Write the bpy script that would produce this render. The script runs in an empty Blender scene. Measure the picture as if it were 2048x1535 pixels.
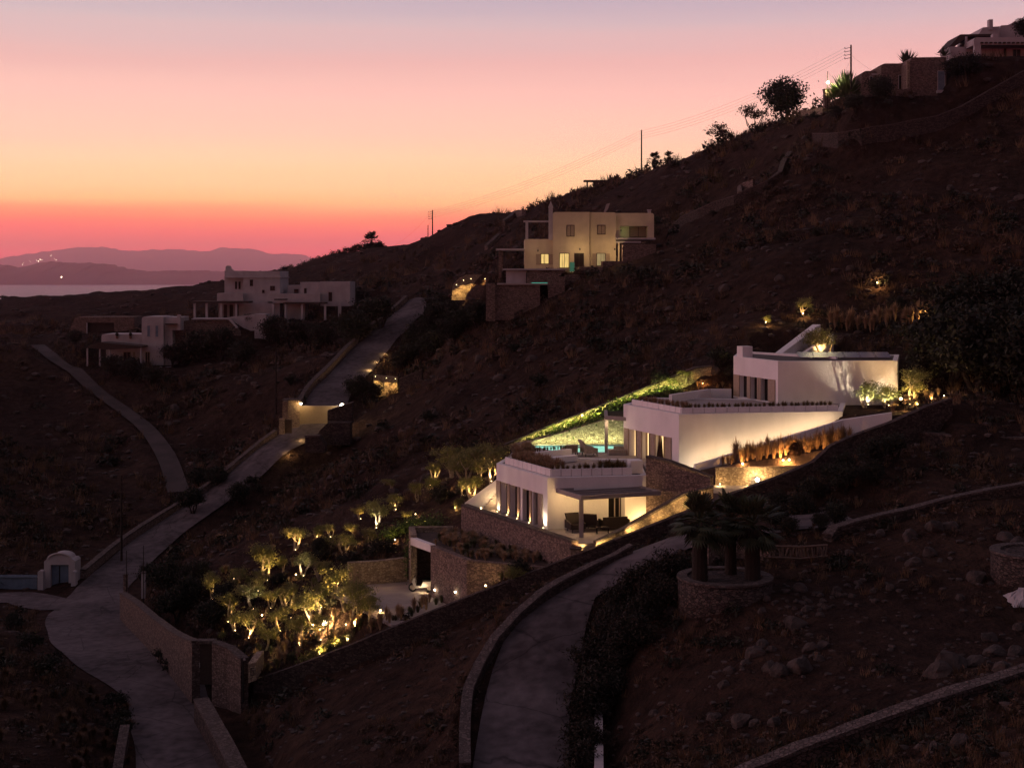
import bpy, bmesh, math, random
import numpy as np
from mathutils import Vector, Matrix
random.seed(7)
rng = np.random.default_rng(7)
sc = bpy.context.scene
COL = sc.collection
# ---------------------------------------------------------------- camera frame
F = 2813.0; CX = 1024.0; HY = 553.0      # focal length and horizon in photo pixels, camera at the origin
SEA = -60.0
def P(px, py, d):
    return Vector(((px - CX) * d / F, d, (HY - py) * d / F))
def S(px, py, z):                        # point of the horizontal plane z seen at a pixel
    return P(px, py, F * (-z) / (py - HY))
# ---------------------------------------------------------------- materials
MATS = {}
def _nodes(name):
    m = bpy.data.materials.new(name); m.use_nodes = True
    nt = m.node_tree
    return m, nt, nt.nodes['Principled BSDF']
def mat(name, c, c2=None, scale=3.0, rough=0.85, bump=0.0, bscale=None, metallic=0.0, detail=5, spec=0.3, trans=0.0):
    if name in MATS: return MATS[name]
    m, nt, b = _nodes(name); N = nt.nodes; L = nt.links
    b.inputs['Roughness'].default_value = rough
    b.inputs['Metallic'].default_value = metallic
    b.inputs['Specular IOR Level'].default_value = spec
    if trans: b.inputs['Transmission Weight'].default_value = trans
    c2 = c2 or tuple(v * 0.75 for v in c)
    tc = N.new('ShaderNodeTexCoord'); no = N.new('ShaderNodeTexNoise')
    no.inputs['Scale'].default_value = scale; no.inputs['Detail'].default_value = detail
    L.new(tc.outputs['Object'], no.inputs['Vector'])
    r = N.new('ShaderNodeValToRGB')
    r.color_ramp.elements[0].position = 0.35; r.color_ramp.elements[1].position = 0.65
    r.color_ramp.elements[0].color = (*c2, 1); r.color_ramp.elements[1].color = (*c, 1)
    L.new(no.outputs['Fac'], r.inputs['Fac']); L.new(r.outputs['Color'], b.inputs['Base Color'])
    if bump:
        n2 = N.new('ShaderNodeTexNoise'); n2.inputs['Scale'].default_value = bscale or scale * 4
        n2.inputs['Detail'].default_value = 6
        L.new(tc.outputs['Object'], n2.inputs['Vector'])
        bp = N.new('ShaderNodeBump'); bp.inputs['Strength'].default_value = bump; bp.inputs['Distance'].default_value = 0.1
        L.new(n2.outputs['Fac'], bp.inputs['Height']); L.new(bp.outputs['Normal'], b.inputs['Normal'])
    MATS[name] = m
    return m
def plaster(name, c, c2):
    m = mat(name, c, c2, 0.8, 0.9, 0.2, 9); nt = m.node_tree; N = nt.nodes; L = nt.links
    tc = N.new('ShaderNodeTexCoord'); mp = N.new('ShaderNodeMapping'); mp.inputs['Scale'].default_value = (1.1, 1.1, 0.35); L.new(tc.outputs['Object'], mp.inputs['Vector'])
    n = N.new('ShaderNodeTexNoise'); n.inputs['Scale'].default_value = 1.0; n.inputs['Detail'].default_value = 7; L.new(mp.outputs['Vector'], n.inputs['Vector'])
    r = N.new('ShaderNodeMapRange'); r.inputs['From Min'].default_value = .35; r.inputs['From Max'].default_value = .6; r.inputs['To Min'].default_value = .93; L.new(n.outputs['Fac'], r.inputs['Value'])
    b = N['Principled BSDF']; old = b.inputs['Base Color'].links[0].from_socket; mm = N.new('ShaderNodeMix'); mm.data_type = 'RGBA'; mm.blend_type = 'MULTIPLY'; mm.inputs[0].default_value = 1
    L.new(old, mm.inputs[6]); L.new(r.outputs[0], mm.inputs[7]); L.new(mm.outputs[2], b.inputs['Base Color']); return m
def stone_mat(name, c1, c2, mortar, scale=3.2, bump=0.8):
    m, nt, b = _nodes(name); N = nt.nodes; L = nt.links
    b.inputs['Roughness'].default_value = 0.95; b.inputs['Specular IOR Level'].default_value = 0.15
    tc = N.new('ShaderNodeTexCoord'); mp = N.new('ShaderNodeMapping'); mp.inputs['Scale'].default_value = (1, 1, 1.7)
    L.new(tc.outputs['Object'], mp.inputs['Vector'])
    nz = N.new('ShaderNodeTexNoise'); nz.inputs['Scale'].default_value = 2.5
    L.new(mp.outputs['Vector'], nz.inputs['Vector'])
    mx = N.new('ShaderNodeMix'); mx.data_type = 'VECTOR'; mx.inputs['Factor'].default_value = 0.12
    L.new(mp.outputs['Vector'], mx.inputs[4]); L.new(nz.outputs['Color'], mx.inputs[5])
    v = N.new('ShaderNodeTexVoronoi'); v.inputs['Scale'].default_value = scale
    ve = N.new('ShaderNodeTexVoronoi'); ve.feature = 'DISTANCE_TO_EDGE'; ve.inputs['Scale'].default_value = scale
    L.new(mx.outputs[1], v.inputs['Vector']); L.new(mx.outputs[1], ve.inputs['Vector'])
    sp = N.new('ShaderNodeSeparateColor'); L.new(v.outputs['Color'], sp.inputs['Color'])
    r = N.new('ShaderNodeValToRGB'); e = r.color_ramp.elements
    e[0].position = 0.1; e[0].color = (*c2, 1); e[1].position = 0.9; e[1].color = (*c1, 1)
    L.new(sp.outputs[0], r.inputs['Fac'])
    r2 = N.new('ShaderNodeValToRGB'); e = r2.color_ramp.elements
    e[0].position = 0.0; e[0].color = (0, 0, 0, 1); e[1].position = 0.09; e[1].color = (1, 1, 1, 1)
    L.new(ve.outputs['Distance'], r2.inputs['Fac'])
    mc = N.new('ShaderNodeMix'); mc.data_type = 'RGBA'
    L.new(r2.outputs['Color'], mc.inputs['Factor']); mc.inputs[6].default_value = (*mortar, 1)
    L.new(r.outputs['Color'], mc.inputs[7]); L.new(mc.outputs[2], b.inputs['Base Color'])
    ad = N.new('ShaderNodeMath'); ad.operation = 'MULTIPLY_ADD'; ad.inputs[1].default_value = 0.35
    L.new(nz.outputs['Fac'], ad.inputs[0]); L.new(r2.outputs['Color'], ad.inputs[2])
    bp = N.new('ShaderNodeBump'); bp.inputs['Strength'].default_value = bump; bp.inputs['Distance'].default_value = 0.08
    L.new(ad.outputs[0], bp.inputs['Height']); L.new(bp.outputs['Normal'], b.inputs['Normal'])
    MATS[name] = m
    return m
def emit_mat(name, c, s, vary=0.0):
    m = bpy.data.materials.new(name); m.use_nodes = True; nt = m.node_tree; N = nt.nodes
    N.remove(N['Principled BSDF'])
    e = N.new('ShaderNodeEmission'); e.inputs['Color'].default_value = (*c, 1); e.inputs['Strength'].default_value = s
    nt.links.new(e.outputs[0], N['Material Output'].inputs['Surface'])
    if vary:
        tc = N.new('ShaderNodeTexCoord'); w = N.new('ShaderNodeTexNoise'); w.inputs['Scale'].default_value = 2.2
        mp = N.new('ShaderNodeMapping'); mp.inputs['Scale'].default_value = (3, 3, 0.25)
        nt.links.new(tc.outputs['Object'], mp.inputs['Vector']); nt.links.new(mp.outputs['Vector'], w.inputs['Vector'])
        mr = N.new('ShaderNodeMapRange'); mr.inputs['From Min'].default_value = 0.3; mr.inputs['From Max'].default_value = 0.7
        mr.inputs['To Min'].default_value = s * (1 - vary); mr.inputs['To Max'].default_value = s * (1 + vary)
        nt.links.new(w.outputs['Fac'], mr.inputs['Value']); nt.links.new(mr.outputs['Result'], e.inputs['Strength'])
    MATS[name] = m
    return m
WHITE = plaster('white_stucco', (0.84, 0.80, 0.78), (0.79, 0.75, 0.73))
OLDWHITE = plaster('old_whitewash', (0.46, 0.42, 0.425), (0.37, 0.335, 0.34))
CREAM = plaster('cream_plaster', (0.64, 0.54, 0.37), (0.56, 0.47, 0.32))
def road_mat():
    m, nt, b = _nodes('worn_concrete'); N = nt.nodes; L = nt.links; b.inputs['Roughness'].default_value = .92; b.inputs['Specular IOR Level'].default_value = .2
    tc = N.new('ShaderNodeTexCoord')
    def nz(s, d=6):
        n = N.new('ShaderNodeTexNoise'); n.inputs['Scale'].default_value = s; n.inputs['Detail'].default_value = d; L.new(tc.outputs['Object'], n.inputs['Vector']); return n
    n1 = nz(.22, 8); n2 = nz(1.6, 8)
    a = N.new('ShaderNodeMath'); a.operation = 'MULTIPLY_ADD'; a.inputs[1].default_value = .55; L.new(n1.outputs['Fac'], a.inputs[0])
    a2 = N.new('ShaderNodeMath'); a2.operation = 'MULTIPLY'; a2.inputs[1].default_value = .45; L.new(n2.outputs['Fac'], a2.inputs[0]); L.new(a2.outputs[0], a.inputs[2])
    r = N.new('ShaderNodeValToRGB'); e = r.color_ramp.elements; e[0].position = .36; e[0].color = (.040, .032, .033, 1); e[1].position = .62; e[1].color = (.125, .103, .108, 1); L.new(a.outputs[0], r.inputs['Fac'])
    v = N.new('ShaderNodeTexVoronoi'); v.feature = 'DISTANCE_TO_EDGE'; v.inputs['Scale'].default_value = .28; mx = N.new('ShaderNodeMix'); mx.data_type = 'VECTOR'; mx.inputs['Factor'].default_value = .25
    L.new(tc.outputs['Object'], mx.inputs[4]); L.new(n2.outputs['Color'], mx.inputs[5]); L.new(mx.outputs[1], v.inputs['Vector'])
    c = N.new('ShaderNodeMapRange'); c.inputs['From Max'].default_value = .012; c.inputs['To Min'].default_value = .45; L.new(v.outputs['Distance'], c.inputs['Value'])
    mm = N.new('ShaderNodeMix'); mm.data_type = 'RGBA'; mm.blend_type = 'MULTIPLY'; mm.inputs[0].default_value = 1; L.new(r.outputs[0], mm.inputs[6]); L.new(c.outputs[0], mm.inputs[7]); L.new(mm.outputs[2], b.inputs['Base Color'])
    bp = N.new('ShaderNodeBump'); bp.inputs['Strength'].default_value = .5; bp.inputs['Distance'].default_value = .15; L.new(n2.outputs['Fac'], bp.inputs['Height']); L.new(bp.outputs['Normal'], b.inputs['Normal'])
    return m
CONC = road_mat()
SLAB = mat('pale_stone_paving', (0.36, 0.30, 0.27), (0.30, 0.25, 0.23), 1.2, 0.8, 0.1)
CONC0 = mat('plain_concrete', (0.115, 0.095, 0.10), (0.06, 0.05, 0.053), 0.35, 0.9, 0.3, 6, detail=8)
STONE = stone_mat('brown_fieldstone', (0.30, 0.215, 0.18), (0.14, 0.10, 0.085), (0.08, 0.058, 0.05), 6.5)
STONE2 = stone_mat('warm_fieldstone', (0.42, 0.33, 0.24), (0.24, 0.18, 0.13), (0.16, 0.12, 0.09), 6.0)
DRYST = stone_mat('dark_dry_stone', (0.11, 0.08, 0.07), (0.045, 0.034, 0.031), (0.03, 0.023, 0.021), 6.0, 0.8)
CAPST = stone_mat('pale_cap_stone', (0.155, 0.122, 0.112), (0.085, 0.067, 0.062), (0.06, 0.048, 0.044), 7.0, 0.8)
WOOD = mat('taupe_shutter', (0.36, 0.28, 0.21), (0.30, 0.23, 0.17), 6, 0.7)
DWOOD = mat('dark_timber', (0.06, 0.04, 0.032), None, 6, 0.8)
GREYM = mat('taupe_metal', (0.32, 0.27, 0.25), (0.28, 0.235, 0.22), 3, 0.6)
GLASS = mat('dark_glass', (0.015, 0.012, 0.011), (0.01, 0.008, 0.008), 2, 0.25, spec=0.22)
ROCK = mat('weathered_rock', (0.075, 0.056, 0.05), (0.036, 0.027, 0.024), 1.2, 0.95, 0.8, 5)
BARK = mat('grey_bark', (0.42, 0.35, 0.26), (0.28, 0.22, 0.16), 6, 0.95, 0.8, 14)
DBARK = mat('dark_bark', (0.028, 0.02, 0.016), None, 6, 0.95, 0.6, 14)
LEAF = mat('olive_leaf', (0.25, 0.23, 0.075), (0.11, 0.115, 0.04), 2.0, 0.7)
GREEN = mat('ivy_leaf', (0.08, 0.13, 0.025), (0.04, 0.075, 0.015), 2.0, 0.65)
DLEAF = mat('dark_leaf', (0.026, 0.027, 0.017), (0.014, 0.015, 0.010), 1.0, 0.8)
SCRUB = mat('dry_scrub', (0.090, 0.058, 0.040), (0.045, 0.030, 0.022), 0.25, 0.9)
REED = mat('feather_grass', (0.42, 0.29, 0.17), (0.27, 0.175, 0.10), 1.5, 0.85)
PALM = mat('palm_leaf', (0.055, 0.065, 0.03), (0.03, 0.036, 0.02), 1.5, 0.7)
BLUEP = mat('faded_blue_paint', (0.16, 0.21, 0.27), (0.12, 0.16, 0.21), 2, 0.7)
DARKM = mat('black_metal', (0.02, 0.02, 0.02), None, 3, 0.5)
RATTAN = mat('dark_rattan', (0.03, 0.02, 0.018), None, 20, 0.8)
CANVAS = mat('beige_canvas', (0.42, 0.34, 0.27), None, 8, 0.9)
SOIL = mat('garden_soil', (0.09, 0.06, 0.045), (0.05, 0.035, 0.028), 2, 0.95, 0.6, 10)
BULB = emit_mat('lamp_bulb', (1.0, 0.68, 0.32), 14)
BULBW = emit_mat('lamp_bulb_white', (1.0, 0.82, 0.55), 40)
WARMWIN = emit_mat('lit_curtain', (1.0, 0.64, 0.28), 1.5, 0.4)
WARMWIN2 = emit_mat('lit_room', (1.0, 0.66, 0.22), 0.8, 0.35)
LEDM = emit_mat('led_line', (1.0, 0.72, 0.38), 3.0)
# ---------------------------------------------------------------- mesh building
class MB:
    def __init__(s): s.v = []; s.f = []; s.n = 0; s.blk = []
    def add(s, vs, fs):
        o = len(s.v); s.v += [tuple(v) for v in vs]; s.f += [tuple(i + o for i in f) for f in fs]; return s
    def prism(s, poly, z0, z1):                       # z0 / z1 numbers or lists per corner
        n = len(poly); a = z0 if hasattr(z0, '__len__') else [z0] * n; b = z1 if hasattr(z1, '__len__') else [z1] * n
        ar = sum(poly[i][0] * poly[(i + 1) % n][1] - poly[(i + 1) % n][0] * poly[i][1] for i in range(n))
        if ar < 0: poly = poly[::-1]; a = list(a)[::-1]; b = list(b)[::-1]
        vs = [(p[0], p[1], a[i]) for i, p in enumerate(poly)] + [(p[0], p[1], b[i]) for i, p in enumerate(poly)]
        fs = [tuple(range(n))[::-1], tuple(range(n, 2 * n))] + [(i, (i + 1) % n, n + (i + 1) % n, n + i) for i in range(n)]
        return s.add(vs, fs)
    def box(s, x0, x1, y0, y1, z0, z1):
        return s.prism([(x0, y0), (x1, y0), (x1, y1), (x0, y1)], z0, z1)
    def seg(s, A, B, off0, off1, z0, z1, u0=0.0, u1=None):   # box along A->B from u0..u1 metres, off0..off1 along the camera-side normal
        A = Vector((A[0], A[1])); B = Vector((B[0], B[1])); d = (B - A); L = d.length; d.normalize()
        nrm = Vector((d.y, -d.x))
        if nrm.dot(A) > 0: nrm = -nrm
        if u1 is None: u1 = L
        q = [A + d * u0 + nrm * off0, A + d * u1 + nrm * off0, A + d * u1 + nrm * off1, A + d * u0 + nrm * off1]
        if hasattr(z1, '__len__'): z1 = [z1[0], z1[1], z1[1], z1[0]]
        if hasattr(z0, '__len__'): z0 = [z0[0], z0[1], z0[1], z0[0]]
        return s.prism([tuple(p) for p in q], z0, z1)
    def tube(s, pts, rad, k=6, cap=True):
        pts = [Vector(p) for p in pts]; rad = rad if hasattr(rad, '__len__') else [rad] * len(pts)
        vs = []; fs = []
        for i, p in enumerate(pts):
            t = (pts[min(i + 1, len(pts) - 1)] - pts[max(i - 1, 0)])
            t = t.normalized() if t.length > 1e-6 else Vector((0, 0, 1))
            a = t.cross(Vector((0, 0, 1)) if abs(t.z) < 0.9 else Vector((1, 0, 0))).normalized(); b = t.cross(a)
            for j in range(k):
                w = 2 * math.pi * j / k; vs.append(p + (a * math.cos(w) + b * math.sin(w)) * rad[i])
        for i in range(len(pts) - 1):
            for j in range(k):
                fs.append((i * k + j, i * k + (j + 1) % k, (i + 1) * k + (j + 1) % k, (i + 1) * k + j))
        if cap: fs.append(tuple(range(k))); fs.append(tuple(range((len(pts) - 1) * k, len(pts) * k))[::-1])
        return s.add(vs, fs)
    def lathe(s, c, prof, k=16):                       # prof: (r, z)
        vs = []; fs = []
        for r, z in prof:
            for j in range(k):
                w = 2 * math.pi * j / k; vs.append((c[0] + r * math.cos(w), c[1] + r * math.sin(w), c[2] + z))
        m = len(prof)
        for i in range(m - 1):
            for j in range(k):
                fs.append((i * k + j, i * k + (j + 1) % k, (i + 1) * k + (j + 1) % k, (i + 1) * k + j))
        fs.append(tuple(range(k))[::-1]); fs.append(tuple(range((m - 1) * k, m * k)))
        return s.add(vs, fs)
    def ball(s, c, r, k=8, sz=1.0):
        return s.lathe((c[0], c[1], c[2]), [(max(r * math.sin(math.pi * i / k), 0.002), -r * sz * math.cos(math.pi * i / k)) for i in range(k + 1)], k + 2)
    def block(s, V, faces_per, k):                     # V (n*k,3) array of quads/tris
        s.blk.append((np.asarray(V, dtype=np.float32), k)); return s
    def build(s, name, m, parent=None, loc=None, smooth=False):
        me = bpy.data.meshes.new(name)
        off = np.array(parent['_loc'] if parent is not None and '_loc' in parent else (loc or (0, 0, 0)), dtype=np.float64)
        if s.blk:
            Vs = [np.array(s.v, dtype=np.float32).reshape(-1, 3)]; loops = []; tot = []
            for f in s.f: loops += f; tot.append(len(f))
            loops = [np.array(loops, dtype=np.int32)]; tots = [np.array(tot, dtype=np.int32)]; n = len(s.v)
            for V, k in s.blk:
                Vs.append(V); loops.append(np.arange(len(V), dtype=np.int32) + n); tots.append(np.full(len(V) // k, k, dtype=np.int32)); n += len(V)
            V = np.concatenate(Vs) - off; lo = np.concatenate(loops); tt = np.concatenate(tots)
            me.vertices.add(len(V)); me.vertices.foreach_set('co', V.astype(np.float32).ravel())
            me.loops.add(len(lo)); me.loops.foreach_set('vertex_index', lo)
            me.polygons.add(len(tt)); st = np.concatenate([[0], np.cumsum(tt)[:-1]]).astype(np.int32)
            me.polygons.foreach_set('loop_start', st); me.polygons.foreach_set('loop_total', tt)
            me.update(calc_edges=True)
        else:
            me.from_pydata([(v[0] - off[0], v[1] - off[1], v[2] - off[2]) for v in s.v], [], s.f); me.update()
        if smooth:
            me.polygons.foreach_set('use_smooth', [True] * len(me.polygons))
        me.materials.append(m)
        o = bpy.data.objects.new(name, me); COL.objects.link(o)
        if parent is not None: o.parent = parent
        elif loc is not None: o.location = loc
        return o
def tag(o, label=None, cat=None, group=None, kind=None):
    if label: o['label'] = label
    if cat: o['category'] = cat
    if group: o['group'] = group
    if kind: o['kind'] = kind
    return o
def thing(name, loc, label, cat, group=None, world=True):
    o = bpy.data.objects.new(name, None); COL.objects.link(o); o.location = loc
    o.empty_display_size = 0.3
    if world: o['_loc'] = tuple(loc)
    return tag(o, label, cat, group)
def copy_tree(o, loc=None, rz=0.0, s=1.0, label=None, parent=None, cat=None, group=None):
    c = o.copy(); COL.objects.link(c)
    if parent is not None: c.parent = parent
    else:
        c.location = loc; c.rotation_euler = (0, 0, rz); c.scale = (s, s, s)
        if label: c['label'] = label
        if cat: c['category'] = cat
        if group: c['group'] = group
    for ch in list(o.children):
        copy_tree(ch, parent=c)
    return c
# ---------------------------------------------------------------- terrain
CT = [ # photo pixel, distance
 (330,1535,77),(400,1371,84.5),(249,1223,108),(120,1190,119),(200,1300,100),(270,1400,88),(20,1200,117),
 (180,1160,124),(300,1090,134),(430,1020,142),(520,960,147),(600,885,153),(680,790,165),(740,720,178),(800,660,192),(860,610,200),
 (540,1010,140),(620,930,147),(720,860,154),(800,785,166),(900,700,180),
 (100,1330,84),(50,1250,93),(100,1420,78),(180,1480,73),(0,1535,68),(0,1400,80),(240,1535,71),(150,1300,92),
 (100,700,205),(160,745,198),(250,810,183),(330,900,165),(370,980,152),(350,1040,140),(200,900,170),(50,1000,146),(100,1090,132),
 (50,800,185),(0,900,165),(450,900,168),(450,800,180),(560,760,178),(600,700,195),(300,735,196),(230,720,200),(400,720,198),(520,690,204),
 (640,640,212),(700,600,222),(500,620,222),(600,600,235),(760,560,235),(300,650,240),(100,640,245),(0,660,235),(200,640,250),(850,540,240),
 (0,660,235),(60,700,200),
 (1000,500,215),(1050,450,225),(950,540,205),(900,610,190),
 (990,575,172),(1050,560,166),(1130,560,162),(1245,540,160),(1310,470,172),(1400,420,185),(1000,640,160),(1045,625,158),(1200,600,150),(1300,560,152),
 (1350,440,178),(1480,390,178),(1580,322,173),(1630,290,168),(1690,290,169),(1745,275,170),(1900,236,167),(2048,162,164),(1640,250,178),(1760,225,176),(1860,215,170),(1950,165,168),(2048,130,167),
 (640,960,132),(700,930,132),(800,880,136),(900,830,140),(1000,780,140),(1100,720,140),(700,1000,122),(640,1030,122),(850,960,116),(950,905,116),
 (1003,893,112),(1100,852,112),(1250,792,112),(1390,738,113),(1250,680,136),(1400,650,130),(1500,640,122),(1600,640,122),(1750,650,119),
 (1450,560,138),(1600,540,132),(1750,570,127),(1900,560,124),(2048,600,118),(1700,450,142),(1900,430,138),(2048,450,132),(1550,450,155),(1750,350,158),(1950,300,155),(2048,330,148),
 (1900,700,110),(2048,720,104),(1850,800,97),(2048,800,95),
 (560,1050,115),(450,1070,122),(350,1130,118),(480,1130,107),(600,1110,106),(751,1060,106),(850,1030,105),(900,990,107),
 (534,1165,101),(606,1155,101),(667,1200,95),(424,1205,100),(506,1222,96),(576,1225,94),(708,1258,87),(623,1255,89),(497,1280,89),(456,1245,95),(330,1200,106),
 (660,1300,84),(560,1340,83.5),(880,1040,101),(930,1030,98.5),(740,1195,91),(780,1215,87.5),(850,1200,88.5),(900,1220,84.5),
 (1405,790,106),(1440,780,106),(1300,780,108),
 (420,1400,81),(470,1500,76),(520,1365,82),(600,1340,80.5),(700,1315,80),(900,1240,79.5),(1100,1150,79),(1250,1090,79),(1430,1010,80),(1600,950,81.5),(1750,880,84),(1890,815,88),
 (600,1500,68),(700,1400,74),(900,1320,75.5),(850,1450,66),(1000,1240,76),(550,1600,62),
 (1040,1535,60),(1060,1400,64),(1100,1280,69),(1160,1190,73.5),(1250,1120,77),(1350,1075,77),(1500,1060,76),(1640,1045,76),(940,1450,62.5),
 (1230,1500,59),(1230,1300,64),(1330,1200,67),(1350,1130,72),(1450,1190,64),(1600,1190,64),(1700,1180,65),(1900,1210,61),(2048,1230,60),
 (1660,1080,72),(1800,1080,70),(1950,1050,70),(2048,1050,69),(1750,1020,75),(1900,985,76),(2048,960,77),(1850,900,84),(2048,890,84),(1700,950,80),
 (1400,1350,57),(1300,1450,56),(1600,1300,57),(1800,1300,56),(2048,1300,55),(1480,1500,50),(1700,1460,48),(2048,1350,47),(1600,1560,44),(1900,1500,42),(2048,1560,38),(1300,1600,48),(900,1620,55),(300,1650,65),(0,1650,58),
]
RIDGE = [(-150,603,330),(0,602,330),(120,600,325),(300,594,320),(370,588,315),(440,578,310),(500,566,305),(560,553,300),(650,527,290),(770,496,280),(865,486,270),(905,460,266),(930,440,262),(965,427,258),
 (1110,402,245),(1200,380,237),(1290,353,230),(1350,332,225),(1430,298,215),(1500,268,207),(1600,232,197),(1650,212,190),(1730,190,190),(1800,165,190),(1880,135,190),(1960,105,192),(2048,80,195),(2150,50,200)]
XY = []; ZZ = []
for a, b, d in RIDGE:
    p = P(a, b, d); XY += [(p.x, p.y), (p.x * 1.06 , p.y + 14), (p.x * 1.1, p.y + 35)]; ZZ += [p.z, p.z - 2.5, p.z - 9]
for a, b, d in CT:
    p = P(a, b, d); XY.append((p.x, p.y)); ZZ.append(p.z)
EX = [(-150, 330, -14), (-160, 200, -24), (-140, 120, -28), (-100, 70, -26), (-60, 40, -22), (-30, 25, -20), (20, 25, -14), (60, 40, -10), (80, 90, -3),
      (95, 130, 10), (110, 170, 34), (110, 230, 22), (60, 300, -5), (0, 350, -20), (-60, 390, -30), (-160, 400, -40), (120, 300, 0), (0, 400, -40), (100, 400, -30),
      (140, 150, 35), (140, 90, 10), (120, 60, -4)]
for x, y, z in EX: XY.append((x, y)); ZZ.append(z)
XY = np.array(XY) / 50.0; ZZ = np.array(ZZ); n = len(XY)
def tk(r2): return 0.5 * r2 * np.log(r2 + 1e-12)
D2 = ((XY[:, None] - XY[None]) ** 2).sum(-1)
A = np.zeros((n + 3, n + 3)); A[:n, :n] = tk(D2) + np.eye(n) * 0.004
A[:n, n] = 1; A[:n, n + 1:] = XY; A[n, :n] = 1; A[n + 1:, :n] = XY.T
W = np.linalg.solve(A, np.concatenate([ZZ, np.zeros(3)]))
GS = 0.5; GX0, GY0 = -170.0, 20.0; NX, NY = 640, 780
gx = GX0 + np.arange(NX) * GS; gy = GY0 + np.arange(NY) * GS
GXX, GYY = np.meshgrid(gx, gy)
def tps(x, y):
    q = np.stack([x.ravel(), y.ravel()], -1) / 50.0; out = np.empty(len(q))
    for i in range(0, len(q), 20000):
        c = q[i:i + 20000]; d2 = ((c[:, None] - XY[None]) ** 2).sum(-1)
        out[i:i + 20000] = tk(d2) @ W[:n] + W[n] + c @ W[n + 1:]
    return out.reshape(x.shape)
_cx, _cy = np.meshgrid(GX0 + np.arange(NX // 2 + 1) * 1.0, GY0 + np.arange(NY // 2 + 1) * 1.0)
_cz = tps(_cx, _cy)
def bil(G, fx, fy):
    fx = np.clip(fx, 0, G.shape[1] - 1.001); fy = np.clip(fy, 0, G.shape[0] - 1.001)
    i = fx.astype(int); j = fy.astype(int); u = fx - i; v = fy - j
    return (G[j, i] * (1 - u) + G[j, i + 1] * u) * (1 - v) + (G[j + 1, i] * (1 - u) + G[j + 1, i + 1] * u) * v
HG = bil(_cz, (GXX - GX0) / 1.0, (GYY - GY0) / 1.0)
def vnoise(cell, seed):
    r = np.random.default_rng(seed); a = r.random((int(NY * GS / cell) + 3, int(NX * GS / cell) + 3)) * 2 - 1
    fx = (GXX - GX0) / cell; fy = (GYY - GY0) / cell; i = fx.astype(int); j = fy.astype(int); u = fx - i; v = fy - j
    u = u * u * (3 - 2 * u); v = v * v * (3 - 2 * v)
    return (a[j, i] * (1 - u) + a[j, i + 1] * u) * (1 - v) + (a[j + 1, i] * (1 - u) + a[j + 1, i + 1] * u) * v
HG += (vnoise(9, 1) * 0.35 + vnoise(4, 2) * 0.22 + vnoise(1.8, 3) * 0.14 + vnoise(0.9, 4) * 0.08) * np.clip((GYY - 30) / 60, 0.3, 1.6)
def polydist(x, y, poly):
    n = len(poly); ins = np.zeros(x.shape, bool); dist = np.full(x.shape, 1e9)
    for i in range(n):
        ax, ay = poly[i][:2]; bx, by = poly[(i + 1) % n][:2]
        c = ((ay > y) != (by > y)) & (x < (bx - ax) * (y - ay) / (by - ay + 1e-12) + ax)
        ins ^= c
        t = np.clip(((x - ax) * (bx - ax) + (y - ay) * (by - ay)) / ((bx - ax) ** 2 + (by - ay) ** 2 + 1e-9), 0, 1)
        dist = np.minimum(dist, np.hypot(x - ax - t * (bx - ax), y - ay - t * (by - ay)))
    dist[ins] = 0
    return dist
def pad(poly, z, feather=1.5, only=None):
    global HG
    xs = [p[0] for p in poly]; ys = [p[1] for p in poly]
    i0 = max(0, int((min(xs) - feather - GX0) / GS) - 1); i1 = min(NX, int((max(xs) + feather - GX0) / GS) + 2)
    j0 = max(0, int((min(ys) - feather - GY0) / GS) - 1); j1 = min(NY, int((max(ys) + feather - GY0) / GS) + 2)
    x = GXX[j0:j1, i0:i1]; y = GYY[j0:j1, i0:i1]; d = polydist(x, y, poly)
    t = np.clip(1 - d / feather, 0, 1); t = t * t * (3 - 2 * t)
    h = HG[j0:j1, i0:i1]; new = h * (1 - t) + z * t
    if only == 'down': new = np.minimum(new, h)
    HG[j0:j1, i0:i1] = new
def H(x, y):
    return float(bil(HG, np.array([(x - GX0) / GS]), np.array([(y - GY0) / GS]))[0])
def Hv(x, y): return bil(HG, (x - GX0) / GS, (y - GY0) / GS)
def G(px, py, dmin=35.0, lift=0.0, ht=0.0):      # where the sight line through a pixel meets the ground (ht: that high above it)
    d = np.arange(dmin, 400, 0.2); x = (px - CX) * d / F; z = (HY - py) * d / F
    k = np.nonzero(z < Hv(x, d) + ht)[0]
    dd = d[k[0]] if len(k) else 300.0
    p = P(px, py, dd); return Vector((p.x, p.y, H(p.x, p.y) + lift))
def T(x, y, dz=0.0): return Vector((x, y, H(x, y) + dz))
def strip_flat(pts, w, blend=2.5):           # level the ground across a road, following its own profile
    global HG
    for k in range(len(pts) - 1):
        a, b = pts[k], pts[k + 1]
        xs = [a[0], b[0]]; ys = [a[1], b[1]]; m = w / 2 + blend
        i0 = max(0, int((min(xs) - m - GX0) / GS)); i1 = min(NX, int((max(xs) + m - GX0) / GS) + 2)
        j0 = max(0, int((min(ys) - m - GY0) / GS)); j1 = min(NY, int((max(ys) + m - GY0) / GS) + 2)
        x = GXX[j0:j1, i0:i1]; y = GYY[j0:j1, i0:i1]; L2 = (b[0] - a[0]) ** 2 + (b[1] - a[1]) ** 2 + 1e-9
        t = np.clip(((x - a[0]) * (b[0] - a[0]) + (y - a[1]) * (b[1] - a[1])) / L2, 0, 1)
        d = np.hypot(x - a[0] - t * (b[0] - a[0]), y - a[1] - t * (b[1] - a[1])); z = a[2] + t * (b[2] - a[2])
        s = np.clip(1 - (d - w / 2) / blend, 0, 1); s = s * s * (3 - 2 * s)
        HG[j0:j1, i0:i1] = HG[j0:j1, i0:i1] * (1 - s) + z * s
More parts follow.
